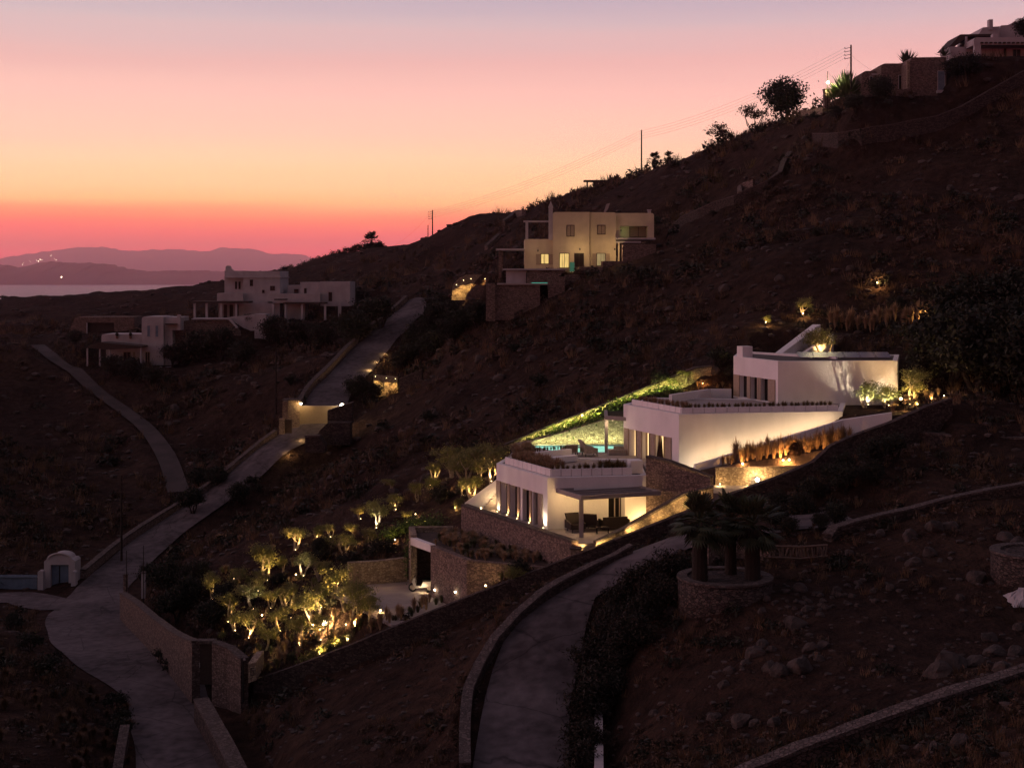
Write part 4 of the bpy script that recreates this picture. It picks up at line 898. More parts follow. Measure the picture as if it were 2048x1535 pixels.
t = thing('pergola', tuple(P(430, 635, d)), 'flat brown pergola over the terrace of the tall whitewashed house', 'pergola')
part(t, 'roof', DWOOD, lambda m: rect(m, 384, 497, 602.3, 606, d - 5, 3.4))
for x in (387, 411, 440, 470): part(t, 'post', OLDWHITE, lambda m: rect(m, x, x + 4, 606.2, 636, d - 4.6, .4))
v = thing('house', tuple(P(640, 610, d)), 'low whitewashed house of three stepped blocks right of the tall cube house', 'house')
def f(m):
    rrect(m, 575, 600, 570, 592, 1.5, d + 2, 5); rrect(m, 600.2, 640, 564, 592, 1.5, d + 1, 6); rect(m, 640.2, 700, 563, 612, d + .3, 7); rrect(m, 536, 640, 587, 606, 1, d - 1, 4)
    rect(m, 537, 560, 606.2, 634, d - .6, 3); rect(m, 574, 610, 606.2, 640, d - .6, 3); rect(m, 676, 682, 606, 640, d - .9, .5)
part(v, 'wall', OLDWHITE, f)
for (x0, x1, y0, y1, dd) in ((588, 597, 578, 587, d + 2), (608, 613, 576, 587, d + 1), (657, 664, 584, 602, d + .3)): window(v, x0, x1, y0, y1, dd, GLASS, DWOOD)
t = thing('pergola', tuple(P(610, 635, d)), 'brown pergola strung along the front of the low three-block house', 'pergola')
part(t, 'roof', DWOOD, lambda m: (rect(m, 566, 650, 604.5, 607.5, d - 4, 3), rect(m, 548, 571, 597.5, 600, d - 3.4, 2)))
for x in (544, 569, 602, 648): part(t, 'post', OLDWHITE, lambda m: rect(m, x, x + 4, 607.6, 640, d - 3.8, .4))
t = thing('garden_wall', tuple(P(500, 670, d - 6)), 'angular white retaining wall with a flight of steps below the tall cube house', 'wall')
part(t, 'wall', OLDWHITE, lambda m: (rect(m, 509, 532, 628, 682, d - 8, 4), extr(m, [(488, 656), (462, 640), (458, 634), (470, 633), (508.8, 628), (508.8, 664)], d - 7, 3)))
part(t, 'terrace_edge', OLDWHITE, lambda m: (rect(m, 383, 460, 636.5, 639, d - 8, 4), extr(m, [(456, 638), (459, 636), (476, 655), (472, 656)], d - 8.2, .5)))
part(t, 'stone_face', STONE, lambda m: extr(m, [(330, 700), (340, 645), (385, 639.5), (456, 639.5), (480, 662), (490, 700)], d - 7.6, 3))
d = 202.0
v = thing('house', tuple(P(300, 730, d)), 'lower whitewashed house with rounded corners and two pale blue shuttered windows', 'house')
def f(m):
    rrect(m, 283.5, 327, 633, 730, 5, d, 6, True, False); rect(m, 327.2, 362, 634, 660, d + .6, 5); rrect(m, 203, 283.3, 668, 688, 4, d + .3, 5, True, True); rect(m, 212, 283.3, 688, 729, d + 1.2, 4)
    rect(m, 317, 345, 660, 730, d + .8, 4)
part(v, 'wall', OLDWHITE, f)
part(v, 'chimney', OLDWHITE, lambda m: rrect(m, 354, 361, 629, 660, 2, d + .1, .5))
for x in (293.5, 310): window(v, x, x + 7.5, 650, 674, d, BLUEP, OLDWHITE, mull=False)
for (x0, x1) in ((290, 300), (246, 262), (266, 270)): window(v, x0, x1, 703, 731, d if x0 == 290 else d + 1.2, GLASS, WOOD, 'glass_door')
part(v, 'awning', DWOOD, lambda m: rect(m, 330, 353, 647, 649.5, d - .6, 1.2))
part(v, 'patio_wall', OLDWHITE, lambda m: (rect(m, 248, 280, 730.5, 732.5, d - 1.5, .4), rect(m, 284, 345, 733, 735, d - 1.5, .4)))
t = thing('pergola', tuple(P(230, 730, d)), 'reed-roofed pergola left of the lower whitewashed house', 'pergola')
part(t, 'roof', DWOOD, lambda m: extr(m, [(166, 695), (200, 684), (283, 692), (283, 695.5), (212, 699)], d - 3.5, 3.4))
for x in (173, 198, 218, 280): part(t, 'post', OLDWHITE, lambda m: rect(m, x, x + 2.5, 696, 732, d - 3.3, .3))
for x, lb in ((234, 'round clay pot left on the white parapet of the lower house'), (261, 'round clay pot right on the white parapet of the lower house')):
    p = P(x, 677, d + .1); t = thing('clay_pot', tuple(p), lb, 'pot'); part(t, 'pot', mat('terracotta', (.2, .09, .06), None, 4, .9), lambda m: m.lathe((p.x, p.y, p.z), [(.12, 0), (.2, .18), (.16, .34), (.2, .38)], 10))
    part(t, 'plant', DLEAF, lambda m: m.ball((p.x, p.y, p.z + .62), .26, 6))
v = thing('garage', tuple(P(205, 670, 222)), 'low stone garage with one dark opening behind the lower whitewashed house', 'garage')
part(v, 'wall', STONE, lambda m: (extr(m, [(132, 676), (150, 634), (173, 633.5), (173, 676)], 222, 5), rect(m, 173.2, 228, 633.5, 645, 222, 5), rect(m, 228.2, 268, 633.5, 676, 222, 5)))
part(v, 'opening', DWOOD, lambda m: rect(m, 173.4, 228, 645.2, 672, 222.6, 4))  # dark block fills the bay; the interior shade is put into its colour
part(v, 'post', OLDWHITE, lambda m: rect(m, 172.6, 174.4, 645.2, 672, 221.9, .2))
# ================================================================ TOP RIGHT HOUSES
d = 168.0
v = thing('house', tuple(P(2000, 120, d)), 'white house with a beamed porch at the top right corner of the hill', 'house')
def f(m):
    rrect(m, 1948, 2100, 75, 90, 5, d, 7, True, False); rect(m, 1949, 1962, 90.2, 118, d, .5); rect(m, 1962.2, 2100, 90.2, 118, d + 2.6, 4)
part(v, 'wall', OLDWHITE, f)
part(v, 'porch_beam', DWOOD, lambda m: [rect(m, x, x + 5, 84, 87, d - .25, .3) for x in range(1962, 2090, 9)])
window(v, 2007, 2014, 96, 118, d + 2.6, GLASS, WOOD, 'door', mull=False); window(v, 2025, 2042, 98, 115, d + 2.6, GLASS, WOOD); part(v, 'terrace', OLDWHITE, lambda m: (rect(m, 1990, 2025, 118.3, 125, d - 1.2, 3), rect(m, 2025.2, 2100, 115, 119, d - 1.6, 3)))
v = thing('house', tuple(P(1930, 100, d + 5)), 'older house with sloping veranda roof left of the beamed porch', 'house')
part(v, 'wall', OLDWHITE, lambda m: (extr(m, [(1956, 117), (1956, 95), (1899, 93), (1899, 96), (1905, 117)], d + 3, 4), rect(m, 1935, 1990, 69, 92, d + 5, 4)))
part(v, 'veranda_roof', DWOOD, lambda m: extr(m, [(1898, 94), (1921, 69), (1985, 68), (1985, 72), (1935, 73), (1912, 92)], d + 3, 5))
part(v, 'column', OLDWHITE, lambda m: rect(m, 1931, 1935, 73.2, 93, d + 2.8, .4))
v = thing('house', tuple(P(1990, 70, d + 14)), 'grey house with a square chimney rising behind the beamed porch', 'house')
part(v, 'wall', OLDWHITE, lambda m: (extr(m, [(1952, 78), (1966, 55), (1999, 53), (1999, 78)], d + 12, 6), extr(m, [(1999.3, 78), (1999.3, 57), (2003, 51), (2020, 50), (2026, 45), (2100, 40), (2100, 78)], d + 13, 8)))
part(v, 'chimney', OLDWHITE, lambda m: (rect(m, 1978.5, 1986, 39, 60, d + 11.8, .8), rect(m, 1986, 1995, 68, 78, d + .5, .8)))
v = thing('stone_house', tuple(P(1850, 190, d)), 'dark stone house with a pale narrow door on the hilltop', 'house')
part(v, 'wall', STONE, lambda m: (extr(m, [(1816, 215), (1816, 127), (1824, 115), (1893, 114), (1893, 215)], d - 1, 7),))
part(v, 'corner_column', STONE2, lambda m: rect(m, 1814.5, 1820, 122, 176, d - 1.4, .4))
window(v, 1875, 1890.5, 141.5, 185, d - 1, BLUEP, OLDWHITE, 'door', mull=False)
part(v, 'doorstep', OLDWHITE, lambda m: rect(m, 1876, 1900, 180, 186, d - 1.8, .7))
part(v, 'porch', STONE, lambda m: rect(m, 1794, 1820, 178, 206, d - 3, 1.5))
v = thing('stone_house', tuple(P(1790, 180, d)), 'squat stone block with white door frame between the round kiln and the dark stone house', 'house')
part(v, 'wall', STONE, lambda m: (extr(m, [(1762, 205), (1762, 130), (1770, 127), (1815, 127), (1815, 205)], d + 2, 6),))
window(v, 1797, 1806, 150, 180, d + 2, GLASS, OLDWHITE, 'door', mull=False)
v = thing('stone_house', tuple(P(1742, 180, d)), 'small stone house with rounded corners next to the lit agave', 'house')
part(v, 'wall', STONE, lambda m: rrect(m, 1724, 1763, 142, 205, 9, d + 4, 5, True, False))
window(v, 1739, 1746, 152, 178, d + 4, GLASS, OLDWHITE, 'door', mull=False)
part(v, 'coping', OLDWHITE, lambda m: rect(m, 1744, 1761, 147, 150, d + 3.8, .5))
t = thing('gate_pier', tuple(P(1656, 200, 176)), 'square stone pier under the white street lamp on the skyline', 'pier')
part(t, 'pier', STONE, lambda m: rect(m, 1649, 1662, 179, 215, 176, .9))
part(t, 'coping', CAPST, lambda m: rect(m, 1648, 1663, 177.5, 179, 175.9, 1.1))
line_wall('skyline_wall', [T(P(x, 0, d_).x, d_, .75) for x, d_ in ((1600, 192), (1615, 189), (1630, 186), (1648, 183))], .5, 'curved stone wall lit yellow on the skyline left of the square pier', STONE2, None, deep=1.0)
# ================================================================ HILL WALLS
line_wall('field_wall', gw([(2110,118),(2048,147),(1985,180),(1920,217),(1870,234),(1830,243),(1780,251),(1752,256),(1742,264),(1725,267),(1680,268),(1630,268)], 1.0), .7, 'long stone field wall with pale coping crossing the upper right slope', DRYST, CAPST, deep=1.2, step=2.5)
line_wall('field_wall', gw([(1580,304),(1566,325),(1560,345),(1535,362),(1500,378),(1470,394),(1430,405),(1400,420),(1365,435),(1352,448)], .9), .55, 'stone field wall winding down from mid slope to the cream house', DRYST, CAPST, deep=.8, step=2.5)
line_wall('field_wall', gw([(1480,384),(1481,368),(1508,359)], 1.0), .5, 'short broken length of wall above the winding field wall', STONE, None, deep=1)
line_wall('field_wall', gw([(1048,421),(1030,424),(1018,434),(1006,443)], .7), .6, 'pale wall fragment on the slope left of the chimney', STONE, CAPST, deep=1)
line_wall('field_wall', gw([(998,468),(985,480),(972,492)], .7), .6, 'lower pale wall fragment left of the cream house', STONE, CAPST, deep=1)
# road walls: offset from the road edge
def side_of(c, w, s, i0=0, i1=None, h=.7):
    out = []; n = len(c)
    for i in range(i0, i1 or n):
        t = c[min(i + 1, n - 1)] - c[max(i - 1, 0)]; t.z = 0; t.normalize(); q = c[i] + Vector((-t.y, t.x, 0)) * s * w; out.append(Vector((q.x, q.y, max(c[i].z, H(q.x, q.y)) + h)))
    return out[::2]
n = len(V_ROAD); k = next(i for i, q in enumerate(V_ROAD) if q.y > 122)
line_wall('road_wall', side_of(V_ROAD, 2.6, 1, k, n - 3), .5, 'pale curved stone wall along the uphill concrete road, below the gate', STONE, CAPST, deep=.5, jit=.03)
n = len(GATE_ROAD); line_wall('road_wall', side_of(GATE_ROAD, 2.9, 1, 2, n - 2, .9), .5, 'pale curved stone wall along the drive above the lit gate', STONE, CAPST, deep=.5, jit=.03)
cl = [G(930,1560), G(930,1480), G(938,1400), G(962,1350), G(990,1305), G(1035,1248), G(1085,1205), G(1150,1168), G(1225,1132), G(1262,1112)]
cl = [Vector((p.x - .0, p.y, p.z + .55)) for p in smooth_z(cl, 1)]
line_wall('lane_wall', cl, .42, 'low stone wall along the left edge of the garden lane', DRYST, CAPST, deep=.8, jit=.03)
line_wall('lane_wall', [T(*xy(G(1197, 1640)), .8), T(*xy(G(1198, 1535)), .8), T(*xy(G(1197, 1450)), .8), T(*xy(G(1198, 1385)), .75)], .35, 'short whitewashed wall at the foot of the oleander hedge', OLDWHITE, None, deep=.4)
line_wall('field_wall', [P(1430,1570,44), P(1500,1535,44.5), P(1600,1495,45), P(1700,1458,45.5), P(1800,1420,46), P(1900,1385,46.5), P(1980,1362,47), P(2060,1335,47.5), P(2140,1310,48)], .55, 'dry stone wall with pale rubble top cutting across the bottom right corner', DRYST, CAPST, deep=1.0, jit=.05, step=.7)
line_wall('field_wall', [P(1655,1070,71), P(1668,1055,71.5), P(1700,1045,72), P(1760,1030,72.5), P(1820,1018,73), P(1900,997,73.5), P(1980,980,74), P(2100,958,74.5)], .5, 'long terrace wall running right from the rustic gate', DRYST, CAPST, deep=1.3, jit=.04, step=.9)
line_wall('field_wall', [P(1805,864,89), P(1850,866,87), P(1900,871,86), P(1960,877,85), P(2100,876,84)], .5, 'dark terrace wall near the right edge below the big trees', DRYST, CAPST, deep=1.2, jit=.04)
BSTONE = stone_mat('dark_fieldstone', (0.19, 0.14, 0.12), (0.09, 0.066, 0.057), (0.055, 0.04, 0.036), 6.0)  # darker copy of the brown fieldstone
# ================================================================ ESTATE ENTRANCE (bottom left)
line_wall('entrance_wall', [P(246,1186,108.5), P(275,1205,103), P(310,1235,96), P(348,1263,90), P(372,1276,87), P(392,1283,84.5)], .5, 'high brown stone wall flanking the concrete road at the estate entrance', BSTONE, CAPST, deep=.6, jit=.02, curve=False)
t = thing('entrance_door', tuple(P(410, 1362, 84.6)), 'dark wooden entrance door set in the stone wall', 'door')
part(t, 'door_leaf', DWOOD, lambda m: rect(m, 394, 428, 1288, 1368, 84.6, .12))
part(t, 'lintel', CAPST, lambda m: rect(m, 392, 430, 1281, 1287, 84.4, .6)); part(t, 'handle', GREYM, lambda m: rect(m, 398, 399.5, 1325, 1334, 84.5, .08))
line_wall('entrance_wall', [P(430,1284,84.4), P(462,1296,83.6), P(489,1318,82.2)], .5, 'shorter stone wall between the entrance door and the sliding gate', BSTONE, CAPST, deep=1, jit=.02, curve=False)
t = thing('gate_pier', tuple(P(505, 1360, 81.6)), 'stone gate pier with a square engraved emblem, lit by a garden lamp', 'pier')
part(t, 'pier', STONE2, lambda m: extr(m, [(496, 1365), (496, 1326), (512, 1324), (512, 1360)], 81.6, 2.6))
def f(m):
    for (a, b_, c_, e_) in ((501, 508, 1335, 1336), (501, 502, 1336, 1349), (501, 508, 1349, 1350), (507, 508, 1341, 1349), (504, 508, 1340, 1341)): rect(m, a, b_, c_, e_, 81.56, .05)
part(t, 'emblem', DARKM, f)
t = thing('sliding_gate', tuple(P(480, 1340, 83)), 'dark metal sliding gate beside the emblem pier', 'gate')
part(t, 'gate_leaf', DARKM, lambda m: m.prism([(P(462,1300,87).x, 87), (P(465,1300,87).x, 87), (P(488,1300,82).x, 82), (P(485,1300,82).x, 82)], -24.8, [-23.05, -23.05, -22.4, -22.4]))
part(t, 'top_rail', GREYM, lambda m: m.prism([(P(464,1300,87).x, 87), (P(466,1300,87).x, 87), (P(491,1300,82).x, 82), (P(487,1300,82).x, 82)], [-23.0, -23.0, -22.36, -22.36], [-22.9, -22.9, -22.26, -22.26]))
for x, lb in ((250, 'left slim stone gatepost at the head of the entrance wall'), (286, 'right slim pale gatepost at the head of the entrance wall')):
    t = thing('gate_post', tuple(P(x, 1190, 110)), lb, 'post'); part(t, 'post', STONE if x < 260 else OLDWHITE, lambda m: rect(m, x - 3.5, x + 3.5, 1150 if x < 260 else 1146, 1196, 110, .35)); part(t, 'cap', CAPST, lambda m: rect(m, x - 4.5, x + 4.5, 1148 if x < 260 else 1144, 1149.9 if x < 260 else 1145.9, 109.9, .5))
line_wall('verge_wall', [P(402,1398,81), P(425,1440,77.5), P(450,1485,74), P(478,1540,70.5), P(520,1620,66)], .8, 'broad-topped stone wall bordering the road at the bottom left', DRYST, CAPST, deep=1.2, jit=.03)
line_wall('verge_wall', [P(250,1452,77), P(243,1490,75), P(235,1540,72.5), P(228,1600,70)], .45, 'short stone wall end at the left bank of the road, bottom of the picture', DRYST, CAPST, deep=1, jit=.05)
# arched gatehouse
t = thing('gatehouse', tuple(P(120, 1178, 122)), 'little white gatehouse with curved pediment and blue door', 'gatehouse')
arch = [(88, 1180), (88, 1122), (93, 1118), (98, 1118)] + [(119 - 21 * math.cos(a), 1118 - 11 * math.sin(a)) for a in np.linspace(.15, math.pi - .15, 9)] + [(141, 1118), (146, 1118), (150, 1122), (150, 1180)]
def f(m):
    extr(m, [(88, 1180), (88, 1129), (101, 1129), (101, 1180)], 121.5, 1.6); extr(m, [(137, 1180), (137, 1129), (150, 1129), (150, 1180)], 121.5, 1.6)
    extr(m, [(88, 1128.9)] + arch[1:-1] + [(150, 1128.9)], 121.5, 1.6)
part(t, 'wall', OLDWHITE, f)
def f(m):
    c = [(119 - 24 * math.cos(a), 1119 - 13 * math.sin(a)) for a in np.linspace(.1, math.pi - .1, 11)]
    for i in range(10): m.tube([P(*c[i], 121.4), P(*c[i + 1], 121.4)], .09, 5)
part(t, 'moulding', OLDWHITE, f)
dr = part(t, 'door', BLUEP, lambda m: rect(m, 101.3, 136.7, 1129.5, 1176, 121.9, .15))
m = MB(); rect(m, 118, 119.5, 1131, 1175, 121.82, .06); sub(m, 'door_joint', DARKM, dr, t)
for x, lb in ((81, 'rounded white gatepost left of the little gatehouse'), (146, 'rounded white gatepost right of the little gatehouse')):
    t = thing('gate_post', tuple(P(x, 1185, 120.6)), lb, 'post'); part(t, 'post', OLDWHITE, lambda m: rrect(m, x - 4 - (2 if x < 100 else 0), x + 5, 1141 if x < 100 else 1142, 1186 if x < 100 else 1180, 4, 120.5, .6))
t = thing('sliding_gate', tuple(P(40, 1188, 121)), 'faded blue boarded gate left of the little gatehouse', 'gate')
part(t, 'board_panel', BLUEP, lambda m: [rect(m, x, x + 5.6, 1149, 1187, 121, .08) for x in np.arange(-40, 74, 6)])
part(t, 'rail', BLUEP, lambda m: (rect(m, -40, 76, 1152, 1154.5, 120.85, .12), rect(m, -40, 76, 1180, 1182.5, 120.85, .12)))
# metal gate on the road
d = GD = G(640, 850, 100).y
t = thing('metal_gate', tuple(P(640, 848, d)), 'wide ribbed metal gate across the road with a lamp at each end', 'gate')
part(t, 'gate_panel', mat('ribbed_gate', (0.34, 0.27, 0.18), (0.30, 0.24, 0.16), 4, .6), lambda m: [rect(m, x, x + 1.6, 812.5, 847, d, .08) for x in np.arange(599, 684, 2.0)])
part(t, 'gate_frame', GREYM, lambda m: (rect(m, 598, 686, 811, 812.4, d - .02, .14), rect(m, 598, 686, 847.1, 849, d - .02, .14)))
part(t, 'backing', GREYM, lambda m: rect(m, 599, 685, 812.5, 847, d + .1, .03))
t = thing('gate_pier', tuple(P(590, 850, d)), 'tall stone pier left of the ribbed gate, lit yellow on one side', 'pier')
part(t, 'pier', STONE2, lambda m: (rect(m, 576, 598, 801, 870, d - .6, 1.4), rect(m, 565, 575.6, 803, 862, d + .3, 1.5))); part(t, 'coping', CAPST, lambda m: rect(m, 564, 594, 799, 801, d - .7, 2))
part(t, 'antenna', DARKM, lambda m: rect(m, 587.8, 588.8, 782, 799, d, .08))
t = thing('gate_pier', tuple(P(563, 865, 148)), 'short pale pier in front of the tall gate pier', 'pier')
part(t, 'pier', STONE2, lambda m: rect(m, 558, 568.4, 837, 868, GD - 4, .6)); part(t, 'panel', DWOOD, lambda m: rect(m, 570, 583, 839, 866, GD - 3.6, .4))
t = thing('garden_wall', tuple(P(650, 880, 146)), 'angular stone wall stepping down right of the ribbed gate', 'wall')
part(t, 'wall', DRYST, lambda m: (extr(m, [(655, 845), (655, 823), (705, 806), (705, 845)], GD - 4, 1.2), extr(m, [(638, 890), (638, 862), (655, 845.3), (700, 845.3), (700, 890)], GD - 6, 2), extr(m, [(610, 905), (610, 875), (637, 872), (650, 890.3), (650, 905)], GD - 8.5, 2)))
part(t, 'coping', CAPST, lambda m: (extr(m, [(655, 822.7), (655, 821), (705, 804), (705, 805.7)], GD - 4.1, 1.4), rect(m, 609, 638, 871, 873.5, GD - 8.6, 1)))
# ================================================================ PALM PLANTER, RUSTIC GATE
c0 = G(1451, 1172); c0 = Vector((P(1451, 1160, 65).x, 65.2, -15.2))
def planter(c, r, h, label):
    t = thing('planter', tuple(c), label, 'planter')
    part(t, 'wall', DRYST, lambda m: m.lathe(tuple(c), [(r, -.8), (r, h), (r - .05, h)], 40), True)
    def f(m):
        k = 40; vs = []; fs = []
        for rr, z in ((r + .05, h), (r + .05, h + .1), (r - .42, h + .1), (r - .42, h - .3)):
            for j in range(k): w = 2 * math.pi * j / k; vs.append((c.x + rr * math.cos(w), c.y + rr * math.sin(w), c.z + z))
        for i in range(3):
            for j in range(k): fs.append((i * k + j, i * k + (j + 1) % k, (i + 1) * k + (j + 1) % k, (i + 1) * k + j))
        m.add(vs, fs)
    part(t, 'rim', CAPST, f)
    part(t, 'soil', SOIL, lambda m: m.lathe(tuple(c), [(r - .43, h - .25), (.02, h - .1)], 24)); return t
planter(c0, 2.17, 1.25, 'large round stone planter holding three palm trees')
_q = G(2040, 1176, 45); planter(Vector((_q.x + 1.1, _q.y + 1.2, H(_q.x + .4, _q.y))), 1.9, 1.3, 'round stone planter cut off by the right edge')
gp = P(1600, 1115, 69)
t = thing('rustic_gate', (gp.x, gp.y, gp.z), 'rustic pole fence of crossed timbers behind the palm planter', 'fence')
def f(m):
    r = random.Random(4)
    for i in range(26):
        x = 1543 + i * 4.4; m.tube([P(x + r.uniform(-5, 5), 1112, 69), P(x + r.uniform(-5, 5), 1090, 69)], .045, 5)
part(t, 'stake', mat('old_wood', (0.16, 0.12, 0.10), None, 6, .9), f)
part(t, 'rail', MATS['old_wood'], lambda m: (m.tube([P(1538, 1091, 69), P(1600, 1093, 69), P(1655, 1089, 69)], .06, 5), m.tube([P(1538, 1113, 69), P(1600, 1116, 69), P(1655, 1111, 69)], .06, 5)))
line_wall('garden_wall', [P(1410,1095,70), P(1425,1082,70.5), P(1445,1078,71), P(1470,1084,71), P(1500,1090,70.5), P(1540,1094,70)], .45, 'low rounded stone wall seen between the palm trunks', STONE, CAPST, deep=.6)
p = P(2042, 1195, 61); 
t = thing('tarpaulin', tuple(p), 'crumpled pale tarpaulin sheet at the right edge', 'tarpaulin')
def f(m):
    r = np.random.default_rng(5); g = 12; vs = []; 
    for i in range(g):
        for j in range(g):
            u = i / (g - 1); w = j / (g - 1); h = .45 * math.sin(math.pi * u) ** .6 * math.sin(math.pi * w) ** .6
            x = p.x - .5 + u * 1.8; y = p.y - .5 + w * 1.3; vs.append((x + r.normal() * .04, y + r.normal() * .04, H(x, y) + .03 + h * (1 + r.normal() * .15)))
    m.add(vs, [(i * g + j, i * g + j + 1, (i + 1) * g + j + 1, (i + 1) * g + j) for i in range(g - 1) for j in range(g - 1)])
part(t, 'sheet', OLDWHITE, f)
# ================================================================ UTILITY POLES AND WIRES
def pole(px, ptop, pbase, d, label, arms=4, lean=0, r=.12):
    a, b_ = P(px, pbase, d), P(px + lean, ptop, d); b0 = Vector((a.x, a.y, min(a.z, H(a.x, a.y)) - .3))
    t = thing('utility_pole', tuple(b0), label, 'pole')
    part(t, 'pole', DBARK, lambda m: m.tube([b0, b_], [r * 1.15, r * .8], 8))
    for i in range(arms):
        z = b_.z - .35 - i * .42
        part(t, 'crossarm', DARKM, lambda m: (m.tube([(b_.x - .75, d, z - .12), (b_.x, d, z + .05)], .035, 5), m.tube([(b_.x - .75, d, z - .12), (b_.x - .75, d, z + .06)], .05, 5)))
    return b_
t1 = pole(1702, 90, 176, 172, 'tall wooden utility pole rising from the agave on the skyline'); t2 = pole(1283, 260, 345, 231, 'wooden utility pole alone on the ridge above the cream house', 0); t3 = pole(865, 420, 482, 268, 'wooden utility pole with side insulators on the lower ridge')
t4 = pole(856, 450, 485, 269, 'shorter bare pole beside the pole with insulators', 0, r=.09); t5 = pole(1655, 143, 182, 175.5, 'thin metal pole carrying the white street lamp', 0, r=.05)
pole(243, 950, 1085, 128, 'dark utility pole in the valley beside the concrete road', 0, r=.1); pole(552, 700, 830, 170, 'dim utility pole on the slope below the whitewashed houses', 0, r=.1)
pole(253, 1100, 1150, 109.8, 'thin rod standing on the left gatepost', 0, r=.035); pole(287, 1090, 1146, 109.8, 'thin rod standing on the right gatepost', 0, r=.035)
WIRE = DARKM
def wire(a, b_, sag, label, r=.011, group='power lines between the utility poles'):
    m = MB(); n = 24; m.tube([a.lerp(b_, i / n) - Vector((0, 0, sag * 4 * (i / n) * (1 - i / n))) for i in range(n + 1)], r, 4, False)
    tag(m.build('power_line', WIRE, None, tuple(a)), label, 'cable', group)
for i in range(4):
    o = Vector((-.7, 0, -.35 - i * .42)); wire(t1 + o, t2 + Vector((-.3, 0, -.2 - i * .42)), 1.2, 'thin cable strung between the skyline pole and the ridge pole'); wire(t2 + Vector((-.3, 0, -.2 - i * .42)), t3 + o, 1.2, 'thin cable strung between the ridge pole and the lower pole')
wire(t1 + Vector((0, 0, -1.6)), t5, 1.6, 'slack cable looping from the skyline pole to the street lamp', group=None); wire(t1 + Vector((0, 0, -1.2)), P(1760, 150, 174), .2, 'cable running from the skyline pole down to the stone houses', group=None)
wire(t3 + Vector((0, 0, -1)), t4, .4, 'short cable joining the two lower poles', group=None); wire(t3 + Vector((-.7, 0, -1)), P(790, 490, 275), .5, 'thin cable dropping left from the lower pole', group=None)
# ================================================================ LIGHTS
def lamp_data(name, kind, energy, color, size=0.05, angle=None, blend=.6):
    l = bpy.data.lights.new(name, kind); l.energy = energy; l.color = color
    if kind in ('POINT', 'SPOT'): l.shadow_soft_size = size
    if kind == 'SPOT': l.spot_size = math.radians(angle or 80); l.spot_blend = blend
    return l
WARM = (1.0, 0.60, 0.22); AMBER = (1.0, 0.44, 0.12); WHT = (1.0, 0.82, 0.55); LIME = (0.92, 0.95, 0.24)
def aim(o, direction):
    o.rotation_euler = Vector(direction).to_track_quat('-Z', 'Y').to_euler()
def uplight(pos, energy, label, direction=(0, 0.25, 1), color=WARM, angle=95, bulb=0.055, group='garden spotlights', kind='SPOT', stalk=.12, mat_=None, name='garden_spotlight'):
    pos = Vector(pos)
    if kind == 'SPOT': bulb = min(bulb, .028); energy *= 8.5
    else: energy *= 2.2; bulb *= .8
    t = thing(name, tuple(pos), label, 'lamp', group)
    part(t, 'housing', DARKM, lambda m: m.lathe(tuple(pos - Vector((0, 0, .05))), [(.045, 0), (.06, stalk * .6), (.06, stalk)], 8))
    part(t, 'bulb', mat_ or BULB, lambda m: m.ball(tuple(pos + Vector((0, 0, stalk + bulb * .5))), bulb, 5))
    l = bpy.data.objects.new('light', lamp_data('light', kind, energy, color, .04, angle)); COL.objects.link(l)
    l.parent = t; l.location = (0, 0, stalk + bulb * 1.8) if kind == 'SPOT' else (0, -bulb - .06, stalk + bulb)
    if kind == 'SPOT': aim(l, direction)
    return t
def light_only(parent, pos, energy, color=WARM, kind='POINT', direction=None, angle=90, size=.05):
    l = bpy.data.objects.new('light', lamp_data('light', kind, energy, color, size, angle)); COL.objects.link(l)
    l.parent = parent; l.location = Vector(pos) - Vector(parent['_loc'] if '_loc' in parent else parent.location)
    if direction: aim(l, direction)
    return l
# ================================================================ FOLIAGE
def leaf_quads(pos, size, rg, aspect=.45, up=0.0):
    n = len(pos); a = rg.normal(size=(n, 3)); a[:, 2] += up; a /= np.linalg.norm(a, axis=1, keepdims=True)
    b = rg.normal(size=(n, 3)); b -= a * (a * b).sum(1, keepdims=True); b /= np.linalg.norm(b, axis=1, keepdims=True)
    s = size * rg.uniform(.6, 1.3, (n, 1)); w = s * aspect
    V = np.empty((n, 4, 3)); V[:, 0] = pos - a * s; V[:, 1] = pos + b * w; V[:, 2] = pos + a * s; V[:, 3] = pos - b * w
    return V.reshape(-1, 3)
def clumps(rg, n, R, zr, bias=.55):
    v = rg.normal(size=(n, 3)); v /= np.linalg.norm(v, axis=1, keepdims=True); v *= rg.uniform(bias, 1, (n, 1)); v[:, 0] *= R; v[:, 1] *= R; v[:, 2] *= zr
    return v
